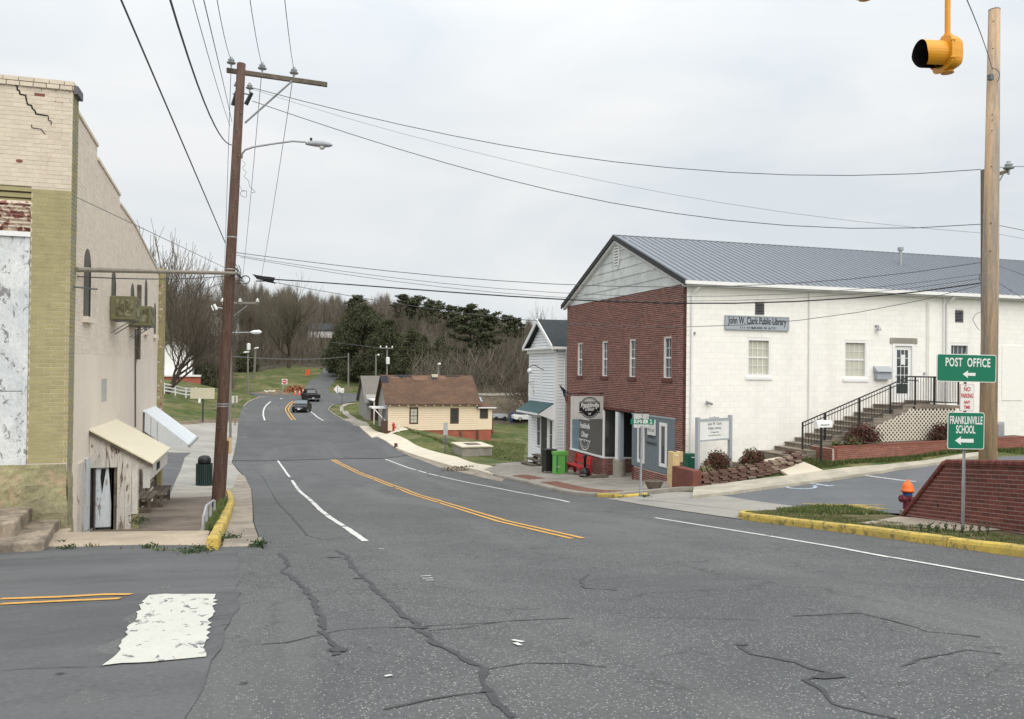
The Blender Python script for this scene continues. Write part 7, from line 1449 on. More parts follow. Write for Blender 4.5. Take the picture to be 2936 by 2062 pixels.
# ================================================================== NEAR HYDRANT
p = at(2602, 1470, 18.6); hydrant('orange capped maroon and blue fire hydrant peeping over the raked brick wall', (p.x, p.y, p.z), M_['hyd_d'], M_['orange'], M_['hyd_b'], s=.98, turn=math.pi-HEAD+0.3)
# ================================================================== FLASHING SIGNALS
def yawv(x, y): return rt0*x+Vector((fw.x, fw.y, 0)).normalized()*y
def signal(label, C0, ax, hanger=True, hl=1.6, body=True):
    t = thing('traffic_signal', label, 'traffic signal', C0); ax = Vector(ax).normalized(); side = Vector((0, 0, 1)).cross(ax).normalized(); Z = Vector((0, 0, 1))
    # housing: rounded shell deep behind the lens
    q = MB(); prof = [(.185, -.0), (.188, .03), (.17, .05)]; s = .19
    ring = [(math.copysign(abs(math.cos(a))**.55, math.cos(a))*s, math.copysign(abs(math.sin(a))**.55, math.sin(a))*s*1.02) for a in np.linspace(0, 2*math.pi, 25)[:-1]]
    vs = []; levels = [(1.0, .0), (1.02, -.05), (.97, -.10), (.80, -.16), (.45, -.20)]
    for k, dd in levels: vs += [C0+side*a*k+Z*b*(1 if k > .9 else k*1.05)+ax*dd for a, b in ring]
    n = len(ring); q.add(vs, [(i*n+j_, i*n+(j_+1) % n, (i+1)*n+(j_+1) % n, (i+1)*n+j_) for i in range(len(levels)-1) for j_ in range(n)]+[tuple(range(n)), tuple(reversed(range((len(levels)-1)*n, len(levels)*n)))]); q.build('housing', M_['sig'], t, smooth=False, bevel=.004)
    q = MB(); q.prism([C0+side*a*1.05+Z*b*1.05+ax*(-.012) for a, b in ring], ax*.024); dr_ = q.build('door', M_['sig'], t, bevel=.004)
    for sx_, zz_ in ((-.19, .11), (-.19, -.10), (.19, .11), (.19, -.1)): q = MB(); P = C0+side*sx_+Z*zz_; q.tube([P-ax*.03, P+ax*.03], .013, 6); q.build('latch', M_['sig'], dr_)
    q = MB(); q.lathe([(.15, 0), (.12, .02), (.0, .035)], C0+ax*.012, 24, axis=ax); q.build('lens', M_['lens_off'], t, smooth=True)
    # tunnel visor, open at the bottom
    q = MB(); N = 26; vs = []
    for L_, R_ in ((.012, .158), (.30, .162)):
        for i in range(N+1):
            an = math.radians(-68+316*i/N); ll = L_ if L_ < .1 else L_-.06*max(0, -math.sin(an)); vs.append(C0+ax*ll+side*R_*math.cos(an)+Z*R_*math.sin(an))
    vi = [v-( (v-C0)-ax*((v-C0).dot(ax)) ).normalized()*.004 for v in vs]
    q.add(vs, [(i, i+1, N+2+i, N+1+i) for i in range(N)], 0); q.add(vi, [(i, i+1, N+2+i, N+1+i) for i in range(N)], 1); q.add([vs[0], vs[N+1], vi[N+1], vi[0]], [(0, 1, 2, 3)], 1); vo = q.build('visor', [M_['sig'], M_['black']], t)
    q = MB(); q.lathe([(.075, 0), (.075, .04), (.045, .05), (.045, .07)], C0+Z*.18-ax*.06, 14); q.build('hub', M_['sig'], t); q = MB(); q.lathe([(.075, -.03), (.07, -.0)], C0-Z*.19-ax*.06, 14); q.build('hub', M_['sig'], t)
    if hanger: q = MB(); q.tube([C0+Z*.22-ax*.06, C0+Z*(.22+hl)-ax*.06], .032, 12); q.build('hanger_pipe', M_['sig'], t)
    return t
C0 = at(2703, 157, 9.9); signal('yellow flashing signal head with long visor hanging from a pipe, top right', C0, yawv(-.992, -.10), hl=1.7)
# the beacon cluster hangs just above: only its lowest parts dip into view
Cb = at(2478, -62, 9.3)
signal('red bottomed signal beacon just above the picture top, left of the yellow one', Cb+yawv(-.02, 0), yawv(-.80, -.6), hl=.4)
# span wire and rod that carry the signals
def cable(label, pts, r=.012, m='wire', group=None, n=14, name='overhead_wire', cat='cable'):
    """pts: [(u,v,dist), (u,v) ..., (u,v,dist)] - inner points lie in the vertical plane of the span"""
    A = at(*pts[0]) if len(pts[0]) == 3 and pts[0][0] > 30 else Vector(pts[0]); B = at(*pts[-1]) if len(pts[-1]) == 3 and abs(pts[-1][0]) > 30 else Vector(pts[-1])
    nn = Vector((-(B-A).y, (B-A).x, 0)); K = [A]
    for u, v in pts[1:-1]: d = ray(u, v); K.append(d*(A.dot(nn)/d.dot(nn)))
    K.append(B); t = [0.0]
    for a, b in zip(K, K[1:]): t.append(t[-1]+(b-a).length)
    t = np.array(t)/t[-1]; Z = np.array([k.z for k in K]); XY = np.array([(k.x, k.y) for k in K]); s = np.linspace(0, 1, n)
    deg = min(len(K)-1, 3) if len(K) > 2 else 1
    if len(K) == 2: z = Z[0]+(Z[1]-Z[0])*s - 4*.012*(B-A).length*s*(1-s)
    else:
        wgt = np.ones(len(K)); wgt[0] = wgt[-1] = 50; z = np.polyval(np.polyfit(t, Z, min(deg, 2) if len(K) < 5 else 3, w=wgt), s)
    x = np.interp(s, t, XY[:, 0]); y = np.interp(s, t, XY[:, 1])
    q = MB(); q.tube([(a, b, c) for a, b, c in zip(x, y, z)], r*.72, 5); o = q.build(name, M_[m]); tag(o, label, cat, group); return o
GW = 'overhead wires between the poles'
pL = 23.2
cable('upper heavy wire from the dark pole crossing the sky to the pale pole', [(724, 252, pL), (1056, 331), (1400, 412), (1752, 466), (2430, 499), (2812, 486, 20)], .014, 'wire', GW)
cable('second wire from the dark pole crossing the sky to the pale pole', [(724, 290, pL), (1060, 398), (1662, 569), (2302, 646), (2685, 650), (2812, 643, 20)], .014, 'wire', GW)
cable('thinnest grey wire sagging across the sky with a small splice near the dark pole', [(724, 256, pL), (892, 312), (1060, 358), (1918, 550), (2300, 622), (2812, 668, 20)], .007, 'wire_l', GW)
cable('wire ending highest of those crossing the library roof', [(674, 724, pL), (1060, 770), (1624, 818), (1969, 823), (2350, 806), (2811, 753, 20)], .013, 'wire', GW)
cable('thin upper wire of the pair crossing the white library wall', [(679, 732, pL), (1060, 788), (1624, 840), (1969, 853), (2315, 838), (2811, 786, 20)], .009, 'wire', GW)
cable('thin lower wire of the pair crossing the white library wall', [(689, 737, pL), (1060, 799), (1624, 852), (1969, 862), (2315, 856), (2811, 799, 20)], .009, 'wire', GW)
cable('thick black bundle running from the cable closure past the library gable', [(735, 798, pL), (1060, 822), (1624, 858), (1969, 868), (2315, 866), (2811, 812, 20)], .024, 'black', GW)
cable('lowest wire, drooping before the trees and over the library wall sign', [(783, 809, pL), (1060, 859), (1624, 925), (1969, 941), (2259, 920), (2811, 818, 20)], .011, 'wire', GW)
cable('upper wire leaving the pale pole to the right', [(2845, 483, 20), (2896, 478), (3100, 520, 24)], .011, 'wire', GW); cable('middle wire leaving the pale pole to the right', [(2845, 643, 20), (2940, 662), (3100, 700, 24)], .011, 'wire', GW)
cable('lower thin wire leaving the pale pole to the right', [(2845, 668, 20), (2940, 686), (3100, 720, 24)], .007, 'wire_l', GW); cable('wire running over the roof to the right of the pale pole', [(2845, 756, 20), (2940, 790), (3100, 850, 25)], .010, 'wire', GW); cable('second wire over the roof to the right of the pale pole', [(2845, 800, 20), (2940, 860), (3100, 960, 25)], .009, 'wire', GW)
cable('heavy steel guy wire rising steeply to the top left', [(646, 697, pL), (500, 356), (300, -110, 8.5)], .017, 'wire', GW, n=8)
cable('twisted service cable curving up to the top left', [(664, 416, pL), (575, 256), (512, 110), (470, -60, 9)], .020, 'wire', GW, n=12)
cable('leftmost thin wire at the top left', [(659, 360, pL), (600, 170), (520, -120, 8)], .008, 'wire_l', GW); cable('thin wire right of the leftmost one at the top left', [(665, 350, pL), (622, 160), (560, -100, 8)], .009, 'wire', GW)
ins = [(663, 172), (752, 188), (843, 201)]
for i, (nm, top) in enumerate((('left', (615, -40)), ('middle', (708, -60)), ('right', (808, -80)))):
    cable('wire rising from the %s insulator of the crossarm' % nm, [(ins[i][0], ins[i][1], pL+.1), (*top, 12)], .010, 'wire', GW, n=6)
FARP = (-2.6, 65.0); far_u = [642, 688, 731]
fz = on_y(670, 868, 65).z
for i, nm in enumerate(('left', 'middle', 'right')):
    A = at(ins[i][0], ins[i][1], pL+.1); B = on_y((640, 688, 735)[i], 862, 65)
    q = MB(); pts = [A.lerp(B, t)+Vector((0, 0, -4*.55*t*(1-t))) for t in np.linspace(0, 1, 14)]; q.tube(pts, .012, 4); tag(q.build('overhead_wire', M_['wire_l']), 'wire falling from the %s insulator down the street to the far pole' % nm, 'cable', GW)
# ================================================================== DARK UTILITY POLE, LEFT
pb0 = gp(623, 1451); top0 = at(692, 183, 23.1)
up_ = thing('utility_pole', 'leaning dark brown utility pole with crossarm and street lamp on the left kerb', 'pole', pb0)
q = MB(); q.tube([pb0+Vector((0, 0, -.5)), pb0, pb0.lerp(top0, .5), top0], [.165, .16, .142, .118], 16); shaft = q.build('shaft', M_['pole_l'], up_, smooth=True)
aL = at(649, 198, pL-.02); aR = on_y(939, 240, aL.y+.0); q = MB(); d_ = (aR-aL).normalized(); pu = Vector((0, 0, 1)); nn = d_.cross(pu)
q.hexa([aL-pu*.065-nn*.05-nn*.1, aR-pu*.065-nn*.05-nn*.1, aR-pu*.065+nn*.05-nn*.1, aL-pu*.065+nn*.05-nn*.1, aL+pu*.065-nn*.05-nn*.1, aR+pu*.065-nn*.05-nn*.1, aR+pu*.065+nn*.05-nn*.1, aL+pu*.065+nn*.05-nn*.1]); q.build('crossarm', M_['pole_g'] if False else M_['oldwood'], up_, bevel=.008)
q = MB(); q.tube([at(838, 232, pL), at(702, 353, pL-.1)], .028, 6); q.build('arm_brace', M_['galv'], up_)
def insulator(p, parent, s=1.0, m='greyp'):
    q = MB(); q.lathe([(.02*s, -.12*s), (.025*s, -.02*s), (.10*s, 0), (.11*s, .02*s), (.05*s, .04*s), (.075*s, .07*s), (.08*s, .09*s), (.045*s, .11*s), (.04*s, .15*s), (.015*s, .17*s)], p, 12); return q.build('insulator', M_[m], parent, smooth=False)
for u, v in ins: p = at(u, v+10, pL-.12); insulator(p, up_, 1.15)
for u, v in ((681, 247), (716, 254)): p = at(u, v, pL); insulator(p+Vector((0, -.0, 0)), up_, 1.0)
for (u0, v0, u1, v1) in ((679, 262, 668, 302), (722, 266, 705, 300)): q = MB(); q.tube([at(u0, v0, pL-.15), at(u1, v1, pL-.15)], [.05, .06], 8); q.build('fuse_cutout', M_['black'], up_)
q = MB(); q.tube([at(668, 270, pL-.15), at(690, 266, pL-.15), at(724, 274, pL-.15)], .02, 5); q.build('cutout_bracket', M_['galv_d'], up_)
q = MB(); q.tube([at(673.5, 497, pL-.18), at(665, 680, pL-.2)], .022, 8); q.build('conduit_riser', M_['signw'], up_)
q = MB(); p = at(665, 684, pL-.2); q.box(p.x-.06, p.x+.06, p.y-.05, p.y+.05, p.z-.06, p.z+.06); q.build('riser_box', M_['galv'], up_)
q = MB(); q.tube([at(693, 455, pL-.1), at(695, 440, pL-.1), at(703, 430, pL-.1), at(725, 422, pL-.1), at(780, 413, pL-.1), at(838, 405, pL-.1), at(880, 408, pL-.1)], .026, 8); q.build('lamp_arm', M_['galv'], up_)
la0, la1 = at(876, 411, pL-.1), at(953, 417, pL-.1); ld = (la1-la0); q = MB(); N = 14; vs = []
prof = [(0, .05, .05), (.10, .075, .07), (.35, .115, .095), (.7, .12, .10), (.9, .085, .07), (1.0, .03, .03)]
for t, wy, hz_ in prof:
    for k in range(N): an = 2*math.pi*k/N; vs.append(la0+ld*t+Vector((0, math.cos(an)*wy, math.sin(an)*hz_*(1.0 if math.sin(an) > 0 else .75))))
q.add(vs, [(i*N+k, i*N+(k+1) % N, (i+1)*N+(k+1) % N, (i+1)*N+k) for i in range(len(prof)-1) for k in range(N)]+[tuple(range(N)), tuple(reversed(range((len(prof)-1)*N, len(prof)*N)))]); lh = q.build('lamp_head', M_['greyp'], up_, smooth=True)
q = MB(); p = at(892, 403, pL-.1); q.lathe([(.035, 0), (.035, .07)], p, 10); q.build('photocell', M_['black'], lh)
q = MB(); c_ = la0+ld*.62; q.lathe([(.085, .0), (.07, -.05), (.03, -.075)], c_-Vector((0, 0, .065)), 14); q.build('lamp_glass', M_['lampg'], lh, smooth=True)
# straps, coil, closure and loose tails
for v in (782, 1165, 1172, 690): 
    t = (1451-v)/(1451-183); p = pb0.lerp(top0, t); rr = .162-.04*t; q = MB(); q.lathe([(rr, 0), (rr, .03)], p, 16); q.build('strap', M_['galv'], up_)
for v in (330, 380, 455, 520, 600, 740, 860, 960, 1090, 1230, 1330):
    t = (1451-v)/(1451-183); p = pb0.lerp(top0, t); q = MB(); q.lathe([(.018, 0), (.018, .03)], p+Vector((random.uniform(-.08, .08), -.135+.03*t, 0)), 6, axis=(0, -1, 0)); q.build('bolt', M_['galv_d'], up_)
cl = thing('cable_closure', 'black saggy cable splice closure hanging on the bundle right of the dark pole', 'cable closure', at(758, 798, pL))
q = MB(); tp_ = [(724, 786), (738, 789), (756, 792), (775, 794), (789, 796)]; bt_ = [(738, 800), (748, 802), (760, 804), (772, 806), (784, 808)]
for i in range(4): A, B, C_, D_ = at(*tp_[i], pL-.05), at(*tp_[i+1], pL-.05), at(*bt_[i+1], pL-.05), at(*bt_[i], pL-.05); q.prism([A, B, C_, D_], (0, .12, 0))
q.build('bag', M_['black'], cl); q = MB(); q.tube([at(735, 806, pL), at(760, 806, pL), at(790, 812, pL)], .018, 5); q.build('lower_cable', M_['black'], cl)
def curl(name, pts, r, m, parent): 
    q = MB(); P = [at(u, v, d) for u, v, d in pts]; Q = []
    for i in range(len(P)-1):
        p0, p1, p2, p3 = P[max(i-1, 0)], P[i], P[i+1], P[min(i+2, len(P)-1)]
        for k in range(5):
            t = k/5; Q.append(.5*((2*p1)+(p2-p0)*t+(2*p0-5*p1+4*p2-p3)*t*t+(3*p1-p0-3*p2+p3)*t**3))
    Q.append(P[-1]); q.tube(Q, r, 4); return q.build(name, M_[m], parent)
curl('cable_coil', [(694+12.5*math.cos(t)+10, 802+11*math.sin(t), pL-.1) for t in np.linspace(0, 2*math.pi, 13)], .018, 'wire', up_)
curl('loose_cable', [(684, 760, pL-.2), (690, 778, pL-.2), (686, 800, pL-.2), (683, 850, pL-.2), (678, 900, pL-.2), (672, 960, pL-.2), (666, 1010, pL-.2)], .014, 'wire', up_)
curl('loose_cable', [(675, 756, pL-.2), (682, 770, pL-.2), (690, 795, pL-.2), (676, 812, pL-.2), (690, 812, pL-.2), (700, 805, pL-.2)], .012, 'wire', up_)
curl('loose_cable', [(684, 830, pL-.2), (700, 822, pL-.2), (705, 828, pL-.2), (686, 834, pL-.2), (683, 842, pL-.2), (692, 846, pL-.2), (698, 852, pL-.2), (690, 858, pL-.2), (672, 857, pL-.2)], .006, 'wire', up_)
curl('loose_cable', [(693, 460, pL-.2), (703, 470, pL-.2), (696, 482, pL-.2), (706, 495, pL-.2), (700, 506, pL-.2), (712, 518, pL-.2), (716, 535, pL-.2), (732, 550, pL-.2), (720, 552, pL-.2)], .006, 'wire', up_)
curl('loose_cable', [(686, 530, pL-.2), (694, 545, pL-.2), (705, 548, pL-.2), (692, 549, pL-.2), (690, 560, pL-.2), (706, 565, pL-.2), (707, 545, pL-.2)], .006, 'wire', up_)
for k in range(5): u = 676+k*3; q = MB(); q.tube([at(u, 770+k*9, pL-.25), at(u+8, 778+k*9, pL-.25)], .03, 6); q.build('clamp', M_[('galv_d', 'galv', 'darktrim')[k % 3]], up_)
# pipe strut and cable to the old building, service line
pA = on_x(218, 773, BX+.02); pB = at(680, 784, pL-.15); q = MB(); q.tube([pA, pB], .045, 8); st_ = q.build('pipe_strut', mat('rusty_pale_pipe', (0.27, 0.235, 0.19), .8, var=.2, grain=.2, bump=.2)); tag(st_, 'long horizontal iron pipe strut between the old building corner and the dark pole', 'strut')
cable('dark cable just below the pipe strut, from the old building to the dark pole', [tuple(on_x(222, 793, BX)), (300, 800), (470, 799), (665, 790, pL)], .016, 'wire', GW)
cable('thin line from high on the old building wall down to the dark pole', [tuple(on_x(222, 567, BX)), (430, 665), (645, 768, pL)], .010, 'wire_l', GW)
cable('upper dark wire passing behind the old building towards the pole', [tuple(at(450, 872, 34)), (520, 850), (640, 812, pL)], .012, 'wire', GW)
# post with yellow reflector beside the pole
p = gp(640, 1441); q0 = thing('marker_post', 'rusty brown post with a pale yellow plate just right of the dark pole', 'post', p)
q = MB(); t_ = at(651, 1264, 22.6); b_ = at(640, 1441, 22.6); q.tube([b_, t_], .055, 6); q.build('post', M_['pole_l'], q0); q = MB(); a_ = at(647, 1256, 22.7); c_ = at(664, 1302, 22.7); q.box(a_.x, c_.x, a_.y, a_.y+.03, c_.z, a_.z); q.build('plate', M_['plast_y'], q0)
# litter bin
p = gp(585, 1393); cd = thing('litter_bin', 'dark green slatted litter bin with black dome lid left of the dark pole', 'bin', p); r_ = .32
q = MB(); q.lathe([(r_-.03, .02), (r_-.03, .92)], p, 24); q.build('liner', M_['black'], cd)
for k in range(26):
    an = 2*math.pi*k/26; c_ = p+Vector((math.cos(an), math.sin(an), 0))*r_; q = MB(); ta = Vector((-math.sin(an), math.cos(an), 0)); ra = Vector((math.cos(an), math.sin(an), 0))
    q.prism([c_-ta*.028, c_+ta*.028, c_+ta*.028+ra*.014, c_-ta*.028+ra*.014], (0, 0, .94)); q.build('slat', mat('bin_dark_green', (0.018, 0.04, 0.034), .5, var=.1), cd)
q = MB(); q.lathe([(r_*.8, .94), (r_*.84, 1.0), (r_*.82, 1.14), (r_*.65, 1.24), (r_*.3, 1.28), (0, 1.285)], p, 22); q.build('dome_lid', M_['black'], cd, smooth=True)
# low railing on the retaining wall
hr_ = thing('low_handrail', 'low grey pipe handrail on the walkway wall left of the dark pole', 'railing', (-.97, 15.3, -2.85)); q = MB()
zw_ = lambda y: -2.83+(y-14.9)*(-3.98+2.83)/9.6
q.tube([(-.97, 15.1, zw_(15.1)+.26), (-.98, 15.9, zw_(15.9)+.40), (-1.0, 18.6, zw_(18.6)+.40)], .022, 6); q.build('rail', M_['greyp'], hr_)
for y, h_ in ((15.1, .26), (16.0, .39), (17.2, .40), (18.6, .40)): q = MB(); q.tube([(-.98, y, zw_(y)-.02), (-.98, y, zw_(y)+h_)], .024, 6); q.build('post', M_['greyp'], hr_)
# ================================================================== PALE POLE AND ITS OLD NEIGHBOUR, RIGHT
b_ = at(2832, 1310, 18); t_ = at(2851, 30, 18); gz = G(b_.x, b_.y); d_ = (t_-b_).normalized(); b_ = b_-d_*(b_.z-gz+.3)
rp = thing('utility_pole', 'pale weathered pine utility pole standing behind the green signs', 'pole', b_); q = MB(); q.tube([b_, b_.lerp(t_, .5), t_], [.185, .165, .118], 18); q.build('shaft', M_['pole_r'], rp, smooth=True)
q = MB(); q.lathe([(.118, 0), (.122, .015), (.02, .05)], t_, 16); q.build('pole_top', M_['conc_dark'], rp)
p = at(2840, 222, 17.82); q = MB(); q.box(p.x-.05, p.x+.05, p.y-.04, p.y+.04, p.z-.06, p.z+.06); q.build('wire_clamp', M_['galv_d'], rp)
for v in (62, 140, 330, 345, 375, 478, 640, 720): p = at(2848-(v/80), v, 17.86); q = MB(); q.lathe([(.012, 0), (.015, .012)], p, 6, axis=-fw); q.build('knot_hole', M_['dark'], rp)
curl('wire_tail', [(2843, 196, 17.8), (2858, 200, 17.8), (2866, 215, 17.8), (2860, 236, 17.8)], .008, 'wire', rp); q = MB(); q.tube([at(2853, 26, 18), at(2855, 17, 18)], .004, 4); q.build('top_pin', M_['galv_d'], rp)
cable('single guy wire from the top of the pale pole up out of the picture', [(2845, 197, 17.9), (2815, 105), (2745, -60, 10)], .010, 'wire', GW, n=8)
q = MB(); q.tube([at(2858, 960, 18), at(2857, 1200, 18), at(2855, 1300, 18)], .026, 6); q.build('guy_guard', flat('guard_yellow', (0.75, 0.52, 0.04), .5), rp)
b2 = at(2832, 1300, 20.2); t2 = at(2825, 487, 20.2); g2 = G(b2.x, b2.y); b2.z = g2-.3
op = thing('utility_pole', 'older dark grey pole with one short arm, half hidden behind the pale pole', 'pole', b2); q = MB(); q.tube([b2, t2], [.14, .105], 14); q.build('shaft', M_['pole_b'], op, smooth=True)
q = MB(); q.hexa([at(2842, 512, 20), at(2895, 494, 20.2), at(2895, 494, 20.35), at(2842, 512, 20.15), at(2842, 500, 20), at(2895, 484, 20.2), at(2895, 484, 20.35), at(2842, 500, 20.15)]); q.build('short_arm', M_['oldwood'], op); q = MB(); q.tube([at(2856, 535, 20), at(2876, 500, 20.1)], .018, 5); q.build('arm_brace', M_['galv_d'], op); insulator(at(2892, 484, 20.2), op, 1.2)
curl('cable_coil', [(2812+4*math.cos(t), 796+9*math.sin(t), 19.9) for t in np.linspace(0, 2*math.pi, 9)], .012, 'wire', op)
curl('hanging_wire', [(2816, 893, 19.9), (2800, 900, 19.9), (2790, 915, 19.9), (2796, 930, 19.9), (2806, 945, 19.9), (2815, 948, 19.9)], .006, 'wire', op)
# ================================================================== FAR POLES
def farpole(label, u, v0, v1, d, r=.13, arm=None, lamp=None, box=False, lean=0, grp='poles further down the street'):
    b = at(u, v1, d); t = at(u+lean, v0, d); gz = G(b.x, b.y); b.z = min(b.z, gz)-.2
    o = thing('utility_pole', label, 'pole', b, grp); q = MB(); q.tube([b, t], [r, r*.8], 8); q.build('shaft', M_['pole_g'], o)
    if arm: a = at(arm[0], arm[2], d-.2); c = at(arm[1], arm[2]+1, d-.2); q = MB(); q.hexa([a-Vector((0, .07, .08)), c-Vector((0, .07, .08)), c+Vector((0, .07, -.08)), a+Vector((0, .07, -.08)), a+Vector((0, -.07, .08)), c+Vector((0, -.07, .08)), c+Vector((0, .07, .08)), a+Vector((0, .07, .08))]); q.build('crossarm', M_['pole_g'], o)
    if arm:
        for k in (.02, .5, .97): p = a.lerp(c, k)+Vector((0, 0, .08)); insulator(p, o, 1.6, 'signw')
    if lamp:
        (u0, v0_, u1, v1_) = lamp; q = MB(); q.tube([at(u+lean*.5, v1_+2, d-.1), at(u0, v0_, d-.2)], .04, 5); q.build('lamp_arm', M_['galv'], o)
        A = at(u0, v0_, d-.2); B = at(u1, v1_, d-.2); q = MB(); q.tube([A, A.lerp(B, .3), A.lerp(B, .8), B], [.05, .15, .16, .05], 8); q.build('lamp_head', M_['signw'], o)
    if box: p = at(u+2, box, d-.3); q = MB(); q.lathe([(.26, -.5), (.28, .4), (.1, .5)], p, 12); q.build('transformer', M_['signw'], o)
    return o
fp_ = farpole('nearest of the street poles seen behind the dark pole, with crossarm and cobra lamp', 661, 862, 1250, 62, .10, arm=(636, 741, 868), lamp=(718, 953, 750, 952)); q = MB(); q.tube([at(708, 876, 61.8), at(672, 905, 61.8)], .04, 4); q.build('arm_brace', M_['galv'], fp_)
q = MB(); q.tube([at(614, 873, 61.6), at(622, 888, 61.6)], .1, 6); q.build('fuse_cutout', M_['signw'], fp_); q = MB(); q.tube([at(606, 876, 61.6), at(612, 890, 61.6)], .05, 6); q.build('fuse_cutout', M_['signw'], fp_); q = MB(); q.tube([at(618, 880, 61.6), at(660, 890, 61.7)], .04, 5); q.build('cutout_bracket', M_['galv'], fp_)
farpole('street pole with transformer can at the roadside beyond the signboard', 711, 985, 1122, 122, .14, lamp=(697, 1011, 716, 1009), box=994)
farpole('short leaning pole with small lamp on the hillside', 729, 1000, 1048, 150, .22, lamp=(728, 1000, 742, 997), lean=4)
farpole('plain slim pole on the grass right of the upper road', 999, 1012, 1112, 134, .15)
farpole('pole with round lamp above the grey house roof', 1078, 1016, 1090, 122, .14, lamp=(1082, 1019, 1088, 1017)); farpole('pole with crossarm and transformer above the yellow house roof', 1110, 995, 1090, 118, .14, arm=(1090, 1126, 998), box=1034)
farpole('small lamp pole above the chimney of the yellow house', 1257, 1043, 1090, 108, .14, lamp=(1255, 1045, 1264, 1043))
q = MB(); A = at(668, 1022, 75); B = at(999, 1022, 133.8); q.tube([A.lerp(B, t)+Vector((0, 0, -4*.35*t*(1-t))) for t in np.linspace(0, 1, 12)], .05, 4); tag(q.build('overhead_wire', M_['wire_l']), 'pale wire strung level across the hillside to the slim pole', 'cable', GW)
q = MB(); A = at(940, 980, 150); B = at(1092, 998, 118); q.tube([A.lerp(B, t) for t in (0, .5, 1)], .03, 4); tag(q.build('overhead_wire', M_['wire_l']), 'short wire in front of the big evergreen tree', 'cable', GW)
# ================================================================== SIGNS AND FENCE ON THE LEFT
d = 73.0; o = thing('notice_board', 'blank cream notice board on a single dark post beyond the forecourt', 'sign', gp(580, 1207)); A = at(546, 1112, d); B = at(615, 1144, d)
q = MB(); q.hexa([(A.x, A.y, B.z), (B.x, B.y, B.z), (B.x, B.y+.08, B.z), (A.x, A.y+.08, B.z), (A.x, A.y, A.z), (B.x, B.y, A.z), (B.x, B.y+.08, A.z), (A.x, A.y+.08, A.z)]); q.build('board', mat('board_cream', (0.50, 0.46, 0.34), .8, var=.05), o); p = at(581, 1207, d); q = MB(); q.tube([(p.x, p.y+.1, G(p.x, p.y)-.3), (p.x, p.y+.1, A.z-.1)], .07, 6); q.build('post', M_['darktrim'], o); p = at(572, 1150, d-.1); q = MB(); q.box(p.x-.1, p.x+.1, p.y, p.y+.05, p.z-.15, p.z+.2); q.build('tag_plate', M_['signw'], o)
d = 76.0; o = thing('roadside_sign', 'small cream two part sign just right of the dark pole by the road bend', 'sign', gp(674, 1192)); A = at(664, 1135, d); B = at(681, 1156, d); mdl = at(672.5, 1135, d)
for x0, x1 in ((A.x, mdl.x-.02), (mdl.x+.02, B.x)): q = MB(); q.box(x0, x1, A.y, A.y+.05, B.z, A.z); q.build('sign_panel', M_['blind'], o)
p = at(674, 1192, d); q = MB(); q.tube([(p.x, p.y+.1, G(p.x, p.y)-.2), (p.x, p.y+.1, A.z-.1)], .06, 5); q.build('post', M_['pole_g'], o)
p = gp(654, 1200); o = thing('wooden_post', 'short grey wooden post beside the road just right of the dark pole', 'post', p); q = MB(); q.tube([p, p+Vector((0, 0, 3.0))], .12, 6); q.build('post', M_['pole_g'], o)
# white rail fence
fn = thing('rail_fence', 'white three rail fence on the grass left of the notice board', 'fence', gp(521, 1133)); FA, FB = gp(470, 1128), gp(562, 1139)
for k in range(4):
    p = FA.lerp(FB, k/3); z = G(p.x, p.y); q = MB(); q.box(p.x-.08, p.x+.08, p.y-.08, p.y+.08, z-.2, z+1.25); q.build('post', M_['white'], fn)
    if k < 3:
        p2 = FA.lerp(FB, (k+1)/3); z2 = G(p2.x, p2.y)
        for h_ in (.35, .75, 1.12): q = MB(); q.hexa([(p.x, p.y-.12, z+h_-.08), (p2.x, p2.y-.12, z2+h_-.08), (p2.x, p2.y-.08, z2+h_-.08), (p.x, p.y-.08, z+h_-.08), (p.x, p.y-.12, z+h_+.08), (p2.x, p2.y-.12, z2+h_+.08), (p2.x, p2.y-.08, z2+h_+.08), (p.x, p.y-.08, z+h_+.08)]); q.build('rail', M_['white'], fn)
# junction signs, cones and works
d = 131; p = gp(811, 1131); o = thing('no_entry_sign', 'square white sign with red disc on a thin post at the far junction', 'sign', p); c_ = at(816, 1094.5, p.dot(fw)); hw = .42
q = MB(); q.box(c_.x-hw, c_.x+hw, c_.y, c_.y+.04, c_.z-hw, c_.z+hw); s_ = q.build('sign_panel', M_['signw'], o); q = MB(); q.lathe([(.36, 0), (.36, .02)], (c_.x, c_.y-.001, c_.z), 20, axis=(0, -1, 0)); q.build('red_disc', M_['signred'], s_); q = MB(); q.box(c_.x-.26, c_.x+.26, c_.y-.04, c_.y-.03, c_.z-.06, c_.z+.06); q.build('white_bar', M_['signw'], s_); q = MB(); q.tube([p, (c_.x-.2, c_.y+.06, c_.z)], .05, 5); q.build('post', M_['greyp'], o)
def cone(label, u, v):
    p = gp(u, v); o = thing('traffic_cone', label, 'traffic cone', p, 'traffic cones at the junction'); q = MB(); q.box(p.x-.2, p.x+.2, p.y-.2, p.y+.2, p.z, p.z+.05); q.build('base', M_['orange_s'], o)
    q = MB(); q.lathe([(.16, .05), (.10, .40)], p, 12); q.build('lower_cone', M_['orange_s'], o); q = MB(); q.lathe([(.10, .40), (.07, .60)], p, 12); q.build('white_band', M_['signw'], o); q = MB(); q.lathe([(.07, .60), (.03, .86)], p, 12); q.build('tip', M_['orange_s'], o)
cone('leftmost orange traffic cone beside the dirt mound', 846, 1132); cone('second orange traffic cone from the left, by the dirt mound', 858.5, 1132.5); cone('upper orange traffic cone standing behind the pickup', 869, 1128); cone('orange traffic cone right next to the pickup', 875, 1129)
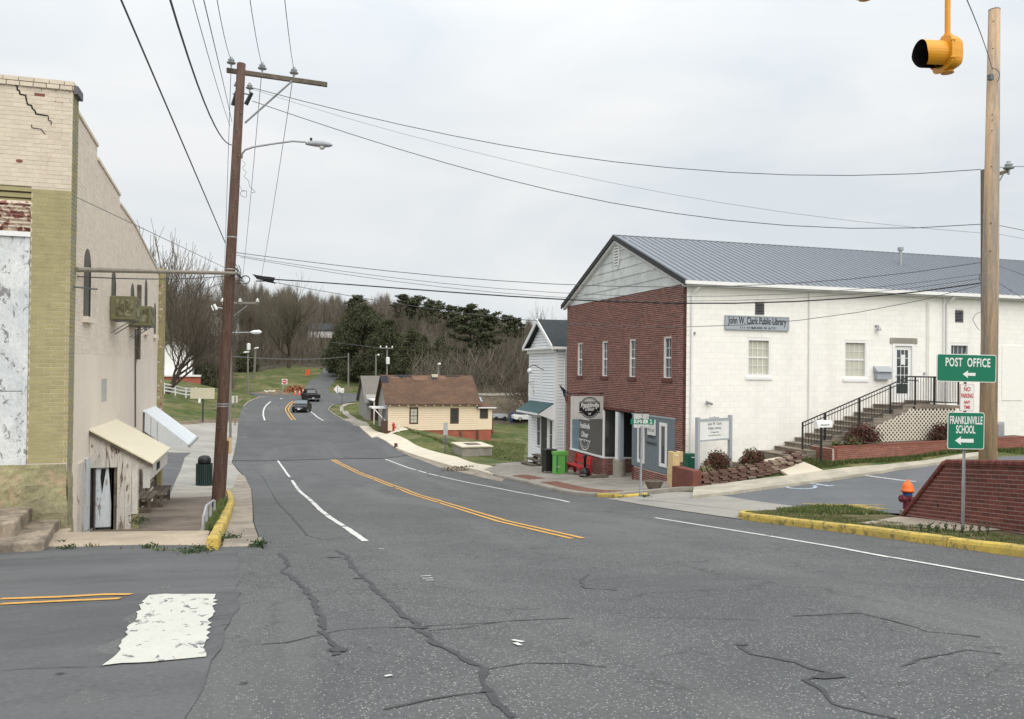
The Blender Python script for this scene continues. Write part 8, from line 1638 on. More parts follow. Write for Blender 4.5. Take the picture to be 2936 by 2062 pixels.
p = gp(845, 1127); o = leafball('dirt_mound', (p.x, p.y+1.5, p.z+.15), 1.7, 1.2, .8, 1800, [mat('orange_clay', (0.42, 0.17, 0.08), .95, var=.2), M_['dirt']], (3, 1), .28); tag(o, 'small orange clay mound behind the traffic cones', 'dirt mound')
p = gp(881, 1084); o = thing('works_sign', 'bright orange roadworks sign tilted on the slope beside the upper road', 'sign', p); c_ = at(881.5, 1068.5, p.dot(fw)); q = MB(); q.prism([c_+Vector((a, 0, b)) for a, b in ((-.42, -.60), (.36, -.42), (.42, .60), (-.28, .52))], (0, .04, 0)); q.build('sign_panel', M_['orange_s'], o); q = MB(); q.tube([p, c_], .05, 4); q.build('stand', M_['galv_d'], o)
p = gp(980, 1158); dd = p.dot(fw); o = thing('speed_sign_post', 'roadside post with small 15 speed plate and the back of a diamond warning sign', 'sign', p); c_ = at(981, 1119.5, dd); q = MB(); q.tube([p, c_+Vector((0, .05, .3))], .05, 5); q.build('post', M_['galv_d'], o)
q = MB(); q.box(c_.x-.28, c_.x+.28, c_.y-.02, c_.y, c_.z-.34, c_.z+.34); s_ = q.build('speed_plate', M_['signw'], o); text('15', .26, (c_.x+.05, c_.y-.025, c_.z-.12), (1, 0, 0), (0, -1, 0), M_['black'], s_, bold=.008)
c_ = at(968, 1116.5, dd+.5); q = MB(); q.prism([c_+Vector((a, 0, b)) for a, b in ((-.6, 0), (0, -.66), (.6, 0), (0, .66))], (0, .03, 0)); d_ = q.build('diamond_back', M_['signw'], o); q = MB(); q.prism([c_+Vector((a, -.005, b)) for a, b in ((-.52, 0), (-.38, -.14), (-.38, .14))], (0, .004, 0)); q.prism([c_+Vector((a, -.005, b)) for a, b in ((0, .58), (-.12, .45), (.12, .45))], (0, .004, 0)); q.build('orange_corner', M_['orange'], d_)
q = MB(); q.box(c_.x-.03, c_.x+.03, c_.y-.04, c_.y-.01, c_.z-.6, c_.z+.5); q.build('stiffener', M_['galv_d'], d_)
for k, (u, v) in enumerate(((760, 1124), (766, 1126), (773, 1123.5), (780, 1125), (786, 1124))):
    p = gp(u, v); q = MB(); q.lathe([(.22, 0), (.28, .12), (.18, .26), (.02, .3)], p, 7); tag(q.build('boulder', M_['conc_bright']), '%s of five pale boulders on the verge at the far junction' % ('leftmost', 'second from the left', 'middle one', 'second from the right', 'rightmost')[k], 'rock', 'pale boulders at the junction')
# ================================================================== VEHICLES
def wheel(parent, x, y, r=.33, w_=.2):
    q = MB(); q.lathe([(r-.06, -w_/2), (r, -w_/2+.02), (r, w_/2-.02), (r-.06, w_/2)], (x, y, r), 18, axis=(1, 0, 0)); t = q.build('wheel', M_['rubber'], parent); q = MB(); q.lathe([(r*.6, -w_/2-.005), (r*.6, w_/2+.005)], (x, y, r), 12, axis=(1, 0, 0)); q.build('rim', M_['galv'], t)
def loft(mb, secs, mi=0):   # secs: list of rings of equal length
    n = len(secs[0]); vs = [p for s in secs for p in s]
    mb.add(vs, [(i*n+k, i*n+(k+1) % n, (i+1)*n+(k+1) % n, (i+1)*n+k) for i in range(len(secs)-1) for k in range(n)]+[tuple(range(n)), tuple(reversed(range((len(secs)-1)*n, len(secs)*n)))], mi)
def sec(y, w_, z0, z1, c=.12): return [(-w_/2+c*.4, y, z0), (w_/2-c*.4, y, z0), (w_/2, y, z0+c), (w_/2, y, z1-c), (w_/2-c, y, z1), (-w_/2+c, y, z1), (-w_/2, y, z1-c), (-w_/2, y, z0+c)]
# sedan: its front is at -y
o = thing('car', 'black sedan driving towards the viewer with one headlight lit', 'car')
q = MB(); loft(q, [sec(-2.3, 1.5, .32, .70), sec(-2.15, 1.74, .22, .80), sec(-1.6, 1.80, .20, .92), sec(-.9, 1.82, .20, 1.0), sec(1.3, 1.82, .20, 1.02), sec(2.0, 1.78, .22, 1.02), sec(2.3, 1.6, .35, .95)]); q.build('body', M_['carpaint'], o, smooth=False, bevel=.03)
q = MB(); loft(q, [sec(-.95, 1.58, .96, 1.02, .03), sec(-.15, 1.30, .96, 1.42, .08), sec(.9, 1.28, .96, 1.45, .08), sec(1.75, 1.5, .96, 1.04, .03)]); cb = q.build('cabin', M_['carpaint'], o, bevel=.02)
q = MB(); q.prism([(-.68, -.885, 1.03), (.68, -.885, 1.03), (.56, -.21, 1.40), (-.56, -.21, 1.40)], (0, -.012, .012)); q.build('windscreen', M_['carglass'], cb)
q = MB(); q.tube([(-.73, -.92, 1.02), (-.60, -.17, 1.43), (.60, -.17, 1.43), (.73, -.92, 1.02)], .028, 5); q.build('windscreen_surround', M_['greyp'], cb)
for s, m in ((-1, 'lampl'), (1, 'signw')): q = MB(); q.hexa([(s*.52, -2.26, .64), (s*.84, -2.02, .66), (s*.84, -1.9, .66), (s*.52, -2.1, .64), (s*.54, -2.20, .76), (s*.82, -1.98, .80), (s*.82, -1.86, .80), (s*.54, -2.06, .76)]); q.build('headlight', M_[m], o)
q = MB(); q.box(-.46, .46, -2.325, -2.29, .56, .64); q.build('grille_bar', M_['greyp'], o); q = MB(); q.box(-.17, .17, -2.36, -2.31, .40, .53); q.build('number_plate', M_['signw'], o); q = MB(); q.box(-.08, .08, -2.30, -2.27, .68, .73); q.build('badge', M_['signw'], o)
for s in (-1, 1): q = MB(); q.hexa([(s*.80, -.72, .98), (s*1.03, -.70, 1.0), (s*1.03, -.6, 1.0), (s*.80, -.62, .98), (s*.80, -.72, 1.08), (s*1.03, -.70, 1.12), (s*1.03, -.6, 1.12), (s*.80, -.62, 1.08)]); q.build('wing_mirror', M_['carpaint'], o)
for x in (-.80, .80):
    for y in (-1.42, 1.40): wheel(o, x, y)
p = gp(868, 1184); o.location = (p.x, p.y+2.0, p.z); o.rotation_euler = (0.0, 0, math.radians(-12))
# pickup seen from behind: its tail is at -y
o = thing('pickup_truck', 'dark pickup truck driving away ahead of the black sedan', 'pickup')
q = MB(); loft(q, [sec(-2.75, 1.9, .55, 1.15, .06), sec(-2.6, 1.95, .45, 1.20, .08), sec(-.6, 1.98, .42, 1.20, .08), sec(2.0, 1.96, .42, 1.18, .1), sec(2.7, 1.8, .5, 1.05, .12)]); q.build('body', M_['carpaint2'], o, bevel=.02)
q = MB(); loft(q, [sec(-.85, 1.72, 1.15, 1.22, .03), sec(-.6, 1.46, 1.15, 1.84, .1), sec(.9, 1.44, 1.15, 1.86, .1), sec(1.6, 1.66, 1.12, 1.24, .04)]); cb = q.build('cabin', M_['carpaint2'], o, bevel=.02)
q = MB(); q.prism([(-.66, -.83, 1.28), (.66, -.83, 1.28), (.58, -.66, 1.74), (-.58, -.66, 1.74)], (0, -.012, .004)); q.build('rear_window', M_['glass'], cb)
q = MB(); q.box(-.88, .88, -2.79, -2.755, .72, 1.12); tg = q.build('tailgate', M_['carpaint2'], o); q = MB(); q.box(-.25, .05, -2.90, -2.87, .62, .74); q.build('number_plate', M_['signw'], o)
q = MB(); q.box(-.93, .93, -2.87, -2.7, .48, .64); q.build('bumper', M_['galv_d'], o)
for s in (-1, 1): q = MB(); q.box(s*.90-.05, s*.90+.05, -2.775, -2.70, .78, 1.10); q.build('tail_light', M_['mulberry'], o); q = MB(); q.box(s*1.1-.1, s*1.1+.1, .95, 1.05, 1.25, 1.45); q.build('wing_mirror', M_['carpaint2'], o)
for x in (-.84, .84):
    for y in (-1.7, 1.75): wheel(o, x, y, .38, .25)
p = gp(892, 1152.5); o.location = (p.x, p.y+2.7, p.z); o.rotation_euler = (0.04, 0, math.radians(8))
# ================================================================== TREES
def grow(seed, H=1.0, trunk=.35, levels=5, kids=(5, 4, 4, 4, 3), spread=.65, up=.25, r0=.02, lenr=.62, sides=3, taper=.62, rmin=.0011, lean=(0, 0), wig=.16, first=.30, tip=.7):
    rg = random.Random(seed); S = []
    def br(p, d, L_, r, lev):
        n = 3 if lev < 2 else 2; q = p; dd = d; pts = [p]; 
        for i in range(n):
            dd = (dd+Vector((rg.uniform(-wig, wig), rg.uniform(-wig, wig), rg.uniform(-wig*.4, wig)*1.0))+Vector((0, 0, up*.12*lev))).normalized(); q2 = q+dd*(L_/n); ra = r*(1-(1-taper)*i/n); rb = r*(1-(1-taper)*(i+1)/n); S.append((q, q2, max(ra, rmin), max(rb, rmin))); q = q2; pts.append(q)
        if lev >= levels: return
        k = kids[lev]; 
        for j_ in range(k):
            t = (first if lev == 0 else .25)+(1-(first if lev == 0 else .25))*(j_+rg.random()*.8)/k; t = min(t, .98) if j_ < k-1 else 1.0
            x = t*n; i = min(int(x), n-1); b = pts[i].lerp(pts[i+1], x-i); dloc = (pts[i+1]-pts[i]).normalized()
            a = rg.uniform(0, 2*math.pi); o = dloc.orthogonal().normalized(); o = (Matrix.Rotation(a, 3, dloc) @ o)
            sp_ = spread*rg.uniform(.7, 1.3)*(0.35 if t >= 1.0 else 1.0); nd = (dloc*math.cos(sp_)+o*math.sin(sp_)+Vector((0, 0, up))).normalized()
            br(b, nd, L_*lenr*rg.uniform(.75, 1.15)*(1.15-.35*t if lev == 0 else 1), r*(.62 if lev == 0 else .60)*(1-.25*t), lev+1)
    br(Vector((0, 0, 0)), Vector((lean[0], lean[1], 1)).normalized(), trunk*H*1.9, r0*H, 0)
    return S
def seg_mesh(name, S, mats, thr, sides=3, scale=1.0):
    P0 = np.array([s[0] for s in S])*scale; P1 = np.array([s[1] for s in S])*scale; R0 = np.array([s[2] for s in S])*scale; R1 = np.array([s[3] for s in S])*scale
    D = P1-P0; L_ = np.linalg.norm(D, axis=1); D /= L_[:, None]+1e-9; ref = np.where(np.abs(D[:, 2:3]) > .9, [[1, 0, 0]], [[0, 0, 1]]); A = np.cross(D, ref); A /= np.linalg.norm(A, axis=1)[:, None]; B = np.cross(D, A)
    V = []
    for k in range(sides):
        an = 2*math.pi*k/sides; o = A*math.cos(an)+B*math.sin(an); V += [P0+o*R0[:, None], P1+o*R1[:, None]]
    V = np.stack(V, 1).reshape(-1, 3); n = len(S); base = np.arange(n)[:, None, None]*2*sides
    F = (base+np.array([(2*k, 2*((k+1) % sides), 2*((k+1) % sides)+1, 2*k+1) for k in range(sides)])[None]).reshape(-1, 4)
    mi = np.repeat((R0 < thr*scale).astype(int), sides); return fast_mesh(name, V, F, mats, mi)
VAR = []
for i, (kw, mt) in enumerate(((dict(spread=.50, up=.34, r0=.010, trunk=.37), 0), (dict(spread=.62, up=.26, r0=.011, trunk=.36), 1), (dict(spread=.42, up=.42, r0=.009, trunk=.40), 2), (dict(spread=.75, up=.20, r0=.012, trunk=.33, lenr=.66), 0), (dict(spread=.55, up=.3, r0=.010, trunk=.38), 1), (dict(spread=.46, up=.36, r0=.009, trunk=.41), 2))):
    S = grow(31+i, levels=4, kids=(7, 5, 5, 4), rmin=.00105, **kw); zt = max(s[1].z for s in S); S = [(a/zt, b/zt, c/zt, d/zt) for a, b, c, d in S]
    VAR.append(seg_mesh('bare_tree', S, [M_['bark'] if mt != 1 else M_['bark_d'], M_['twig'][mt]], .0035))
print('bare faces', [len(m.polygons) for m in VAR])
sk = [(380, 690), (473, 690), (550, 700), (640, 755), (716, 800), (767, 820), (831, 815), (895, 836), (960, 840), (1023, 850), (1100, 836), (1150, 848), (1215, 858), (1279, 876), (1355, 888), (1432, 905), (1500, 918), (1600, 925), (1750, 940)]
def skv(u): return float(np.interp(u, [s[0] for s in sk], [s[1] for s in sk]))
def tree_at(me, label, X, Y, H, group=None, w_=None, name='bare_tree', cat='tree', rot=None, dz=0):
    o = bpy.data.objects.new(name, me); COL.objects.link(o); o.location = (X, Y, G(X, Y)-.15+dz); s = H; w_ = w_ or 1.0; o.scale = (s*w_, s*w_, s); o.rotation_euler = (0, 0, random.uniform(0, 6.28) if rot is None else rot)
    return tag(o, label, cat, group)
random.seed(5)
WL_ = 'bare grey brown tree standing among the leafless woods on the far hillside'; WG = 'bare trees of the far woods'
cnt = 0
for k in range(330):
    u = 440+1300*((k*0.618034) % 1)+random.uniform(-8, 8); back = k % 3 == 0; d = random.uniform(250, 330) if back else random.uniform(178, 262)
    if u < 640 and k % 2: continue
    if 1330 < u < 1530 and not back: d = random.uniform(185, 240)
    p = at(u, 1000, d); z = G(p.x, p.y); vt = skv(u)+(random.uniform(-8, 22) if back else random.uniform(6, 80))+(random.uniform(45, 110) if u < 640 else 0); H = at(u, vt, d).z-z
    if not (860 < u < 975 and d < 245): 
        if H > 7 and cnt < 262: tree_at(VAR[random.randrange(6)], WL_, p.x, p.y, min(H, 34), WG, w_=random.uniform(.8, 1.25)*min(1.0, 24/max(H, 1))); cnt += 1
print('woods', cnt)
# brush that fills the foot of the woods: one mass of twigs
def brush(name, n, ur, dr_, hr, mats, size=(1.5, 4.5), seed=3, kind='stuff', wgt=None):
    rg = np.random.default_rng(seed); us = rg.uniform(*ur, n); ds = rg.uniform(*dr_, n); X = []; 
    ax = (us-1468)/FOC*ds; f2 = Vector((fw.x, fw.y, 0)).normalized(); PX = ax*rt0.x+ds*f2.x; PY = ax*rt0.y+ds*f2.y; Z = Gn(np.c_[PX, PY]); 
    h = rg.uniform(*hr, n); L_ = rg.uniform(*size, n); an = rg.uniform(0, 6.28, n); ti = rg.uniform(0, .9, n)
    D = np.c_[np.cos(an)*np.sin(ti), np.sin(an)*np.sin(ti), np.cos(ti)]*L_[:, None]; P = np.c_[PX, PY, Z+h*rg.uniform(0, 1, n)-.2]; W_ = np.c_[-np.sin(an*1.7), np.cos(an*1.7), np.zeros(n)]*rg.uniform(.02, .06, n)[:, None]
    V = np.stack([P-W_, P+W_, P+D+W_*.3, P+D-W_*.3], 1).reshape(-1, 3); F = np.arange(4*n).reshape(-1, 4)
    o = put(name, fast_mesh(name, V, F, mats, rg.choice(len(mats), n, p=wgt))); o['kind'] = kind; return o
tag(brush('undergrowth', 60000, (430, 1750), (176, 300), (0, 7), M_['twig'], seed=3), 'tangled leafless undergrowth filling the far woods')
def farwood(n, seed):
    rg = np.random.default_rng(seed); us = rg.uniform(640, 1720, n); ds = rg.uniform(235, 325, n); f2 = Vector((fw.x, fw.y, 0)).normalized(); ax = (us-1468)/FOC*ds
    PX = ax*rt0.x+ds*f2.x; PY = ax*rt0.y+ds*f2.y; Z = Gn(np.c_[PX, PY]); vt = np.interp(us, [q[0] for q in sk], [q[1] for q in sk])+18+14*np.sin(us*.09)+9*np.sin(us*.31)
    zt = (1050+(us-757)*.01125-vt)/FOC*ds; Ht = np.maximum(zt-Z, 3); h = Ht*rg.uniform(.0, 1, n)**.9*.92; L_ = rg.uniform(1.2, 4.2, n); an = rg.uniform(0, 6.28, n); ti = np.abs(rg.normal(0, .38, n))
    D = np.c_[np.cos(an)*np.sin(ti), np.sin(an)*np.sin(ti), np.cos(ti)]*L_[:, None]; P = np.c_[PX, PY, Z+h-L_*.4]; W_ = np.c_[-np.sin(an*1.7), np.cos(an*1.7), np.zeros(n)]*rg.uniform(.02, .055, n)[:, None]
    V = np.stack([P-W_, P+W_, P+D+W_*.3, P+D-W_*.3], 1).reshape(-1, 3); cl = ((np.sin(us*.13)+np.sin(us*.047+ds*.2)+rg.normal(size=n)*.5) > .2).astype(int)+ (rg.uniform(0, 1, n) > .8)
    o = put('far_wood', fast_mesh('far_wood', V, np.arange(4*n).reshape(-1, 4), M_['twig'], cl)); return tag(o, 'dense mass of leafless branches of the far wood on the hillside', None, None, 'stuff')
farwood(150000, 12)
tag(brush('undergrowth', 26000, (1180, 1640), (118, 185), (0, 6), M_['twig'], seed=4, size=(1, 3.5), wgt=[.3, .3, .4]), 'brush on the valley side beyond the lawn')
tag(brush('undergrowth', 11000, (552, 660), (120, 170), (0, 4.5), M_['twig'], seed=6, size=(1, 3.0)), 'brown brush around the white house on the left')
def special(label, u, v, d, H, seed, kw, mats, w_=1.0, name='bare_tree', thr=.0035, rot=0, rmin=None):
    p = at(u, v, d); S = grow(seed, **kw); zt = max(s[1].z for s in S); S = [(a/zt, b/zt, c/zt, dd/zt) for a, b, c, dd in S]
    t = thing(name, label, 'tree', (p.x, p.y, min(p.z, G(p.x, p.y))-.1)); big = [s for s in S if s[2] >= thr]; small = [s for s in S if s[2] < thr]
    for nm, part, m in (('trunk', big, mats[0]), ('crown', small, mats[1])):
        o = bpy.data.objects.new(nm, seg_mesh(nm, part, [m, m], 0, 5 if nm == 'trunk' else 3)); COL.objects.link(o); o.parent = t; o.scale = (H*w_, H*w_, H); o.rotation_euler = (0, 0, rot)
    return t
# big leaning tree by the left house
special('large bare tree with thick dark leaning limbs beside the white house on the left', 474, 1140, 96, 17.5, 71, dict(levels=5, kids=(6, 4, 4, 4, 3), spread=.62, up=.16, r0=.030, trunk=.24, lenr=.84, lean=(.45, 0), wig=.22, first=.25, rmin=.0012), [M_['bark_d'], M_['twig'][1]], thr=.005, rot=0)
special('second bare tree rising behind the old building roofline, left', 505, 1110, 118, 23.0, 72, dict(levels=4, kids=(8, 5, 4, 3), spread=.6, up=.25, r0=.018, trunk=.3, lenr=.7, rmin=.0017), [M_['bark_d'], M_['twig'][1]], rot=1)
special('bare tree just left of the dark utility pole on the skyline', 600, 1060, 135, 19.0, 73, dict(levels=4, kids=(7, 4, 4, 3), spread=.55, up=.3, r0=.014, trunk=.32, lenr=.68, rmin=.0011), [M_['bark_d'], M_['twig'][0]], rot=2)
special('leafless tree seen over the edge of the old building, far left', 440, 1100, 128, 26.5, 74, dict(levels=4, kids=(8, 5, 4, 3), spread=.6, up=.25, r0=.015, trunk=.3, lenr=.7, rmin=.0016), [M_['bark'], M_['twig'][0]], rot=2)
special('broad bare tree alone on the grass hill left of the upper road', 829, 1054, 168, 19.5, 75, dict(levels=5, kids=(8, 5, 4, 4, 3), spread=.62, up=.22, r0=.030, trunk=.30, lenr=.74, wig=.13, first=.22, rmin=.0012), [M_['bark_d'], M_['twig'][2]], w_=1.2, thr=.005)
special('tall bare tree with ascending branches right of the broad one', 905, 1010, 200, 19.0, 76, dict(levels=4, kids=(8, 5, 5, 4), spread=.45, up=.36, r0=.012, trunk=.38, rmin=.0011), [M_['bark'], M_['twig'][0]])
special('bare twiggy treetop rising behind the lodge roof beside the brick wall', 1566, 1130, 120, 14.0, 77, dict(levels=4, kids=(8, 5, 5, 4), spread=.62, up=.34, r0=.016, trunk=.3, lenr=.72, rmin=.0014), [M_['bark_d'], M_['twig'][1]])
special('spreading bare tree on the valley lawn just left of the lodge', 1505, 1195, 112, 8.5, 78, dict(levels=4, kids=(8, 5, 5, 4), spread=.95, up=.02, r0=.022, trunk=.22, lenr=.85, wig=.2, rmin=.0022), [M_['bark_d'], M_['twig'][1]], w_=1.1, thr=.007)
special('small rounded bare tree across the valley beyond the yellow house', 1412, 1140, 160, 9.0, 79, dict(levels=4, kids=(8, 5, 5, 4), spread=.85, up=.08, r0=.018, trunk=.26, lenr=.8, rmin=.0020), [M_['bark_d'], M_['twig'][2]], w_=1.2, thr=.006)
special('bare bushy tree at the top end of the grass bank above the junction', 700, 1050, 172, 10.0, 80, dict(levels=4, kids=(8, 5, 5, 4), spread=.7, up=.2, r0=.015, trunk=.3, lenr=.72, rmin=.0018), [M_['bark_d'], M_['twig'][1]])
special('dark reddish bare tree beside the right end of the hillside house', 648, 1060, 158, 10.5, 81, dict(levels=4, kids=(8, 5, 5, 4), spread=.7, up=.2, r0=.015, trunk=.3, lenr=.72, rmin=.0018), [M_['bark_d'], M_['twig'][1]])
for k in range(26):
    u = 1190+ (k*17.3) % 440; d = 140+(k*37) % 55; p = at(u, 1120, d); H = random.uniform(7, 12)
    tree_at(VAR[k % 6], 'thin bare tree on the near slope of the valley behind the yellow house', p.x, p.y, H, 'bare trees of the valley slope', w_=random.uniform(1.0, 1.4))
for k in range(9):
    u = (560, 585, 610, 640, 545, 520, 575, 625, 600)[k]; d = 120+(k*23) % 40; p = at(u, 1080, d); H = random.uniform(6, 10)
    tree_at(VAR[1 if k % 2 else 4], 'small dark bare tree in the yard between the white house and the pole', p.x, p.y, H, 'small trees of the left yard', w_=1.5)
# evergreens
def conifer(name, label, u, v, d, vt, R, n, mats, wts, shape='cedar', size=.34, seed=1, bare=.06, group=None):
    rg = np.random.default_rng(seed); p = at(u, v, d); z0 = G(p.x, p.y)-.1; H = (at(u, vt, d).z-z0) if vt > 100 else vt; t = thing(name, label, 'tree', (p.x, p.y, z0), group)
    q = MB(); q.tube([(p.x, p.y, z0-.3), (p.x+.05*H*.3, p.y, z0+H*.5), (p.x+.02*H, p.y, z0+H*.96)], [H*.022, H*.014, H*.004], 7); q.build('trunk', M_['bark_d'] if shape != 'pine' else M_['bark'], t)
    P = []; 
    if shape == 'cedar':
        nb = 150; hb = bare+(1-bare)*np.sqrt(rg.uniform(0, 1, nb))*1.0; hb = bare+(1-bare)*rg.uniform(0, 1, nb)**.8
        for i in range(nb):
            hh = hb[i]; prof = (1-hh**1.9)**.62*(.62+.38*min(1, (hh-bare)/.25+.1))*(1+.13*math.sin(i*2.4)); a = rg.uniform(0, 6.28); rr = R*prof*rg.uniform(.72, 1.12); m = int(n/nb*max(.25, prof*1.6))
            tt = rg.uniform(.25, 1, m)**.6; c = np.c_[np.cos(a)*rr*tt, np.sin(a)*rr*tt, hh*H+rr*tt*rg.uniform(-.08, .22)]; P.append(c+rg.normal(size=(m, 3))*np.array([.34, .34, .28])*(.35+.75*prof)*R/3.2)
    else:
        nb = 44 if shape == 'pine' else 30; q = MB()
        for i in range(nb):
            hh = bare+(1-bare)*((i+rg.uniform(0, 1))/nb); prof = math.sin(min(1, max(.05, (1.02-hh)/(1-bare)))**.6*math.pi*.62); a = rg.uniform(0, 6.28); rr = R*prof*rg.uniform(.55, 1.15); m = int(n/nb)
            tip = np.array([math.cos(a)*rr, math.sin(a)*rr, hh*H+rr*.12]); q.tube([(p.x, p.y, z0+hh*H-rr*.15), (p.x+tip[0], p.y+tip[1], z0+tip[2])], [H*.005, H*.0015], 4)
            nc = 3
            for k in range(nc): f_ = .55+.45*k/(nc-1); P.append(np.array([tip[0]*f_, tip[1]*f_, hh*H-rr*.15*(1-f_)+rr*.12*f_])+rg.normal(size=(m//nc, 3))*np.array([.42, .42, .16])*R/4.0)
        q.build('limb', M_['bark_d'], t, kind='stuff')
    P = np.concatenate(P); m = len(P); P += np.array([p.x, p.y, z0]); a = rg.normal(size=(m, 3)); a /= np.linalg.norm(a, axis=1)[:, None]; b = np.cross(a, rg.normal(size=(m, 3))); b /= np.linalg.norm(b, axis=1)[:, None]; s = (rg.uniform(.5, 1.3, m)*size)[:, None]
    V = np.stack([P-a*s*.5-b*s*.22, P+a*s*.5-b*s*.15, P+a*s*.6+b*s*.15, P-a*s*.45+b*s*.25], 1).reshape(-1, 3)
    me = fast_mesh('crown', V, np.arange(4*m).reshape(-1, 4), mats, rg.choice(len(mats), m, p=np.array(wts)/sum(wts))); put('crown', me, t); return t
NM = M_['needle']
conifer('evergreen_tree', 'huge dark rounded evergreen right of the upper road', 1040, 1105, 148, 876, 6.6, 48000, NM, (5, 4, 2), seed=1, size=.27, bare=.02)
conifer('evergreen_tree', 'dark evergreen overlapping the right side of the huge one', 1112, 1100, 142, 918, 4.6, 26000, NM, (5, 3, 1), seed=2, size=.27, bare=.02)
conifer('evergreen_tree', 'pointed olive evergreen behind the left part of the yellow house roof', 1178, 1095, 136, 942, 3.6, 12000, NM, (3, 5, 1), seed=3, size=.26, bare=.02)
conifer('evergreen_tree', 'slim dark evergreen behind the chimney of the yellow house', 1214, 1095, 140, 962, 2.9, 9000, NM, (5, 2, 1), seed=4, size=.26, bare=.02)
conifer('evergreen_tree', 'paired evergreen spires behind the right half of the yellow house roof', 1262, 1095, 146, 968, 3.3, 10000, NM, (4, 3, 1), seed=5, size=.26, bare=.02)
conifer('evergreen_tree', 'low dark evergreen at the left edge of the evergreen group by the road', 975, 1085, 160, 945, 3.2, 9000, NM, (5, 2, 1), seed=6, size=.4, bare=.02)
conifer('pine_tree', 'tall pine with bare pale trunk and layered dark crown above the valley', 1346, 1092, 152, 876, 4.0, 10000, NM, (5, 2, 2), 'pine', seed=7, size=.40, bare=.45)
conifer('pine_tree', 'second pine crown just right of the tall layered pine', 1398, 1080, 175, 892, 3.6, 8000, NM, (5, 2, 2), 'pine', seed=8, size=.42, bare=.62)
for k, (u, vt, lab, R) in enumerate(((1150, 846, 'leftmost round pine crown on the skyline of the woods', 4.2), (1195, 852, 'large round pine crown on the skyline, second from the left', 6.0), (1238, 862, 'round pine crown on the skyline, third from the left', 5.2), (1292, 877, 'small pine crown on the skyline, left of the tall layered pine', 4.4), (1452, 905, 'low pine crown on the skyline near the lodge roof', 4.4), (1018, 848, 'pine crown on the skyline above the huge evergreen', 4.8), (1478, 912, 'last small pine crown on the skyline by the lodge roof', 3.4))):
    d = 215; p = at(u, 1000, d); z = G(p.x, p.y); H = at(u, vt, d).z-z; conifer('pine_tree', lab, u, 1200, d, vt, R*.62, 4200, NM, (5, 3, 3), 'pine', seed=20+k, size=.42, bare=.70)
conifer('evergreen_tree', 'dark evergreen bush beside the white house on the left', 590, 1090, 122, 4.2, 3.0, 6000, NM, (3, 5, 1), seed=31, size=.3, bare=0)
conifer('evergreen_tree', 'green evergreen clump behind the street lamp on the left bank', 700, 1030, 165, 4.5, 3.2, 5000, NM, (3, 5, 1), seed=32, size=.32, bare=0)
# ================================================================== FAR HOUSES
def farhouse(name, label, u0, u1, v0, v1, d, vr=None, depth=8, m='white', rm='shingle_g', wins=(), porch=None, found=None, gable=False):
    A = at(u0, v0, d); B = at(u1, v1, d); x0, x1 = A.x, B.x; y = (A.y+B.y)/2; z0, z1 = B.z, A.z; t = thing(name, label, 'house', ((x0+x1)/2, y, z0))
    fr = Fr((x0, y, 0), (1, 0, 0), (0, -1, 0)); q = MB(); q.box(x0, x1, y, y+depth, z0-2, z1)
    zr_ = at((u0+u1)/2, vr if vr else v0-20, d).z
    if gable: q.prism([(x0, y, z1), (x1, y, z1), ((x0+x1)/2, y, zr_)], (0, depth, 0))
    wl_ = q.build('wall', M_[m], t); boards(wl_, fr, z0, z1, lambda b: (0, x1-x0), [], M_[m], e=.3, th=.03)
    q = MB()
    if gable: xm = (x0+x1)/2; q.prism([(x0-.4, y-.4, z1-.2), (xm, y-.4, zr_+.1), (x1+.4, y-.4, z1-.2), (x1+.4, y-.4, z1), (xm, y-.4, zr_+.35), (x0-.4, y-.4, z1)], (0, depth+.8, 0))
    else: q.prism([(x0-.4, y-.5, z1-.15), (x0-.4, y+depth/2, zr_), (x0-.4, y+depth+.5, z1-.15), (x0-.4, y+depth+.5, z1+.1), (x0-.4, y+depth/2, zr_+.2), (x0-.4, y-.5, z1+.1)], (x1-x0+.8, 0, 0))
    q.build('roof', M_[rm], t)
    for a0, a1, b0, b1 in wins: W_ = x1-x0; Hh = z1-z0; window(t, fr, W_*a0, W_*a1, z0+Hh*b0, z0+Hh*b1, 1, 2, M_['white'], pane=M_['glass'], ft=.1, proud=.05, rec=-.03, sash=False)
    if found: C = at(u1, found[0], d); q = MB(); q.box(x0-.1, at(found[1], 1000, d).x, y-1.6, y-.1, C.z-1.5, z0-.0); q.build('foundation', M_['found'], t); q = MB(); q.box(x0-.1, at(found[1]+1, 1000, d).x, y-1.8, y-.02, z0, z0+.25); q.build('porch_floor', M_['white'], t)
    return t
h = farhouse('white_house', 'white gabled house behind the leaning tree at far left', 440, 549, 1016, 1080, 116, vr=976, gable=True, wins=((.12, .22, .45, .75),), found=(1093, 576)); 
farhouse('hillside_house', 'pale two storey house high on the hill behind the dark pole', 600, 682, 905, 1000, 205, vr=886, depth=10, wins=((.05, .14, .62, .82), (.3, .4, .62, .82), (.86, .95, .1, .35)), rm='shingle_g')
farhouse('upper_house', 'white house with long roof behind bare trees above the upper road', 886, 974, 946, 1003, 226, vr=928, depth=9, wins=((.08, .16, .3, .8), (.3, .37, .3, .8), (.74, .82, .3, .8)), rm='shingle_k')
p0 = at(878, 1006, 222); p1 = at(955, 1006, 222); q = MB(); q.box(p0.x, p1.x, p0.y-.5, p0.y-.2, p0.z-.25, p0.z+.15); q.box(p0.x, p1.x, p0.y-.1, p0.y+1, p0.z-3, p0.z-.3); tag(q.build('terrace_wall', M_['white']), 'thin white terrace edge below the white house above the upper road', 'wall')
p0 = at(886, 968, 225.2); p1 = at(974, 1003, 225.2); q = MB(); q.box(p0.x, p1.x, p0.y-1.5, p0.y-.2, p1.z, p0.z); q.build('lower_storey', M_['brown'], bpy.data.objects['upper_house'])
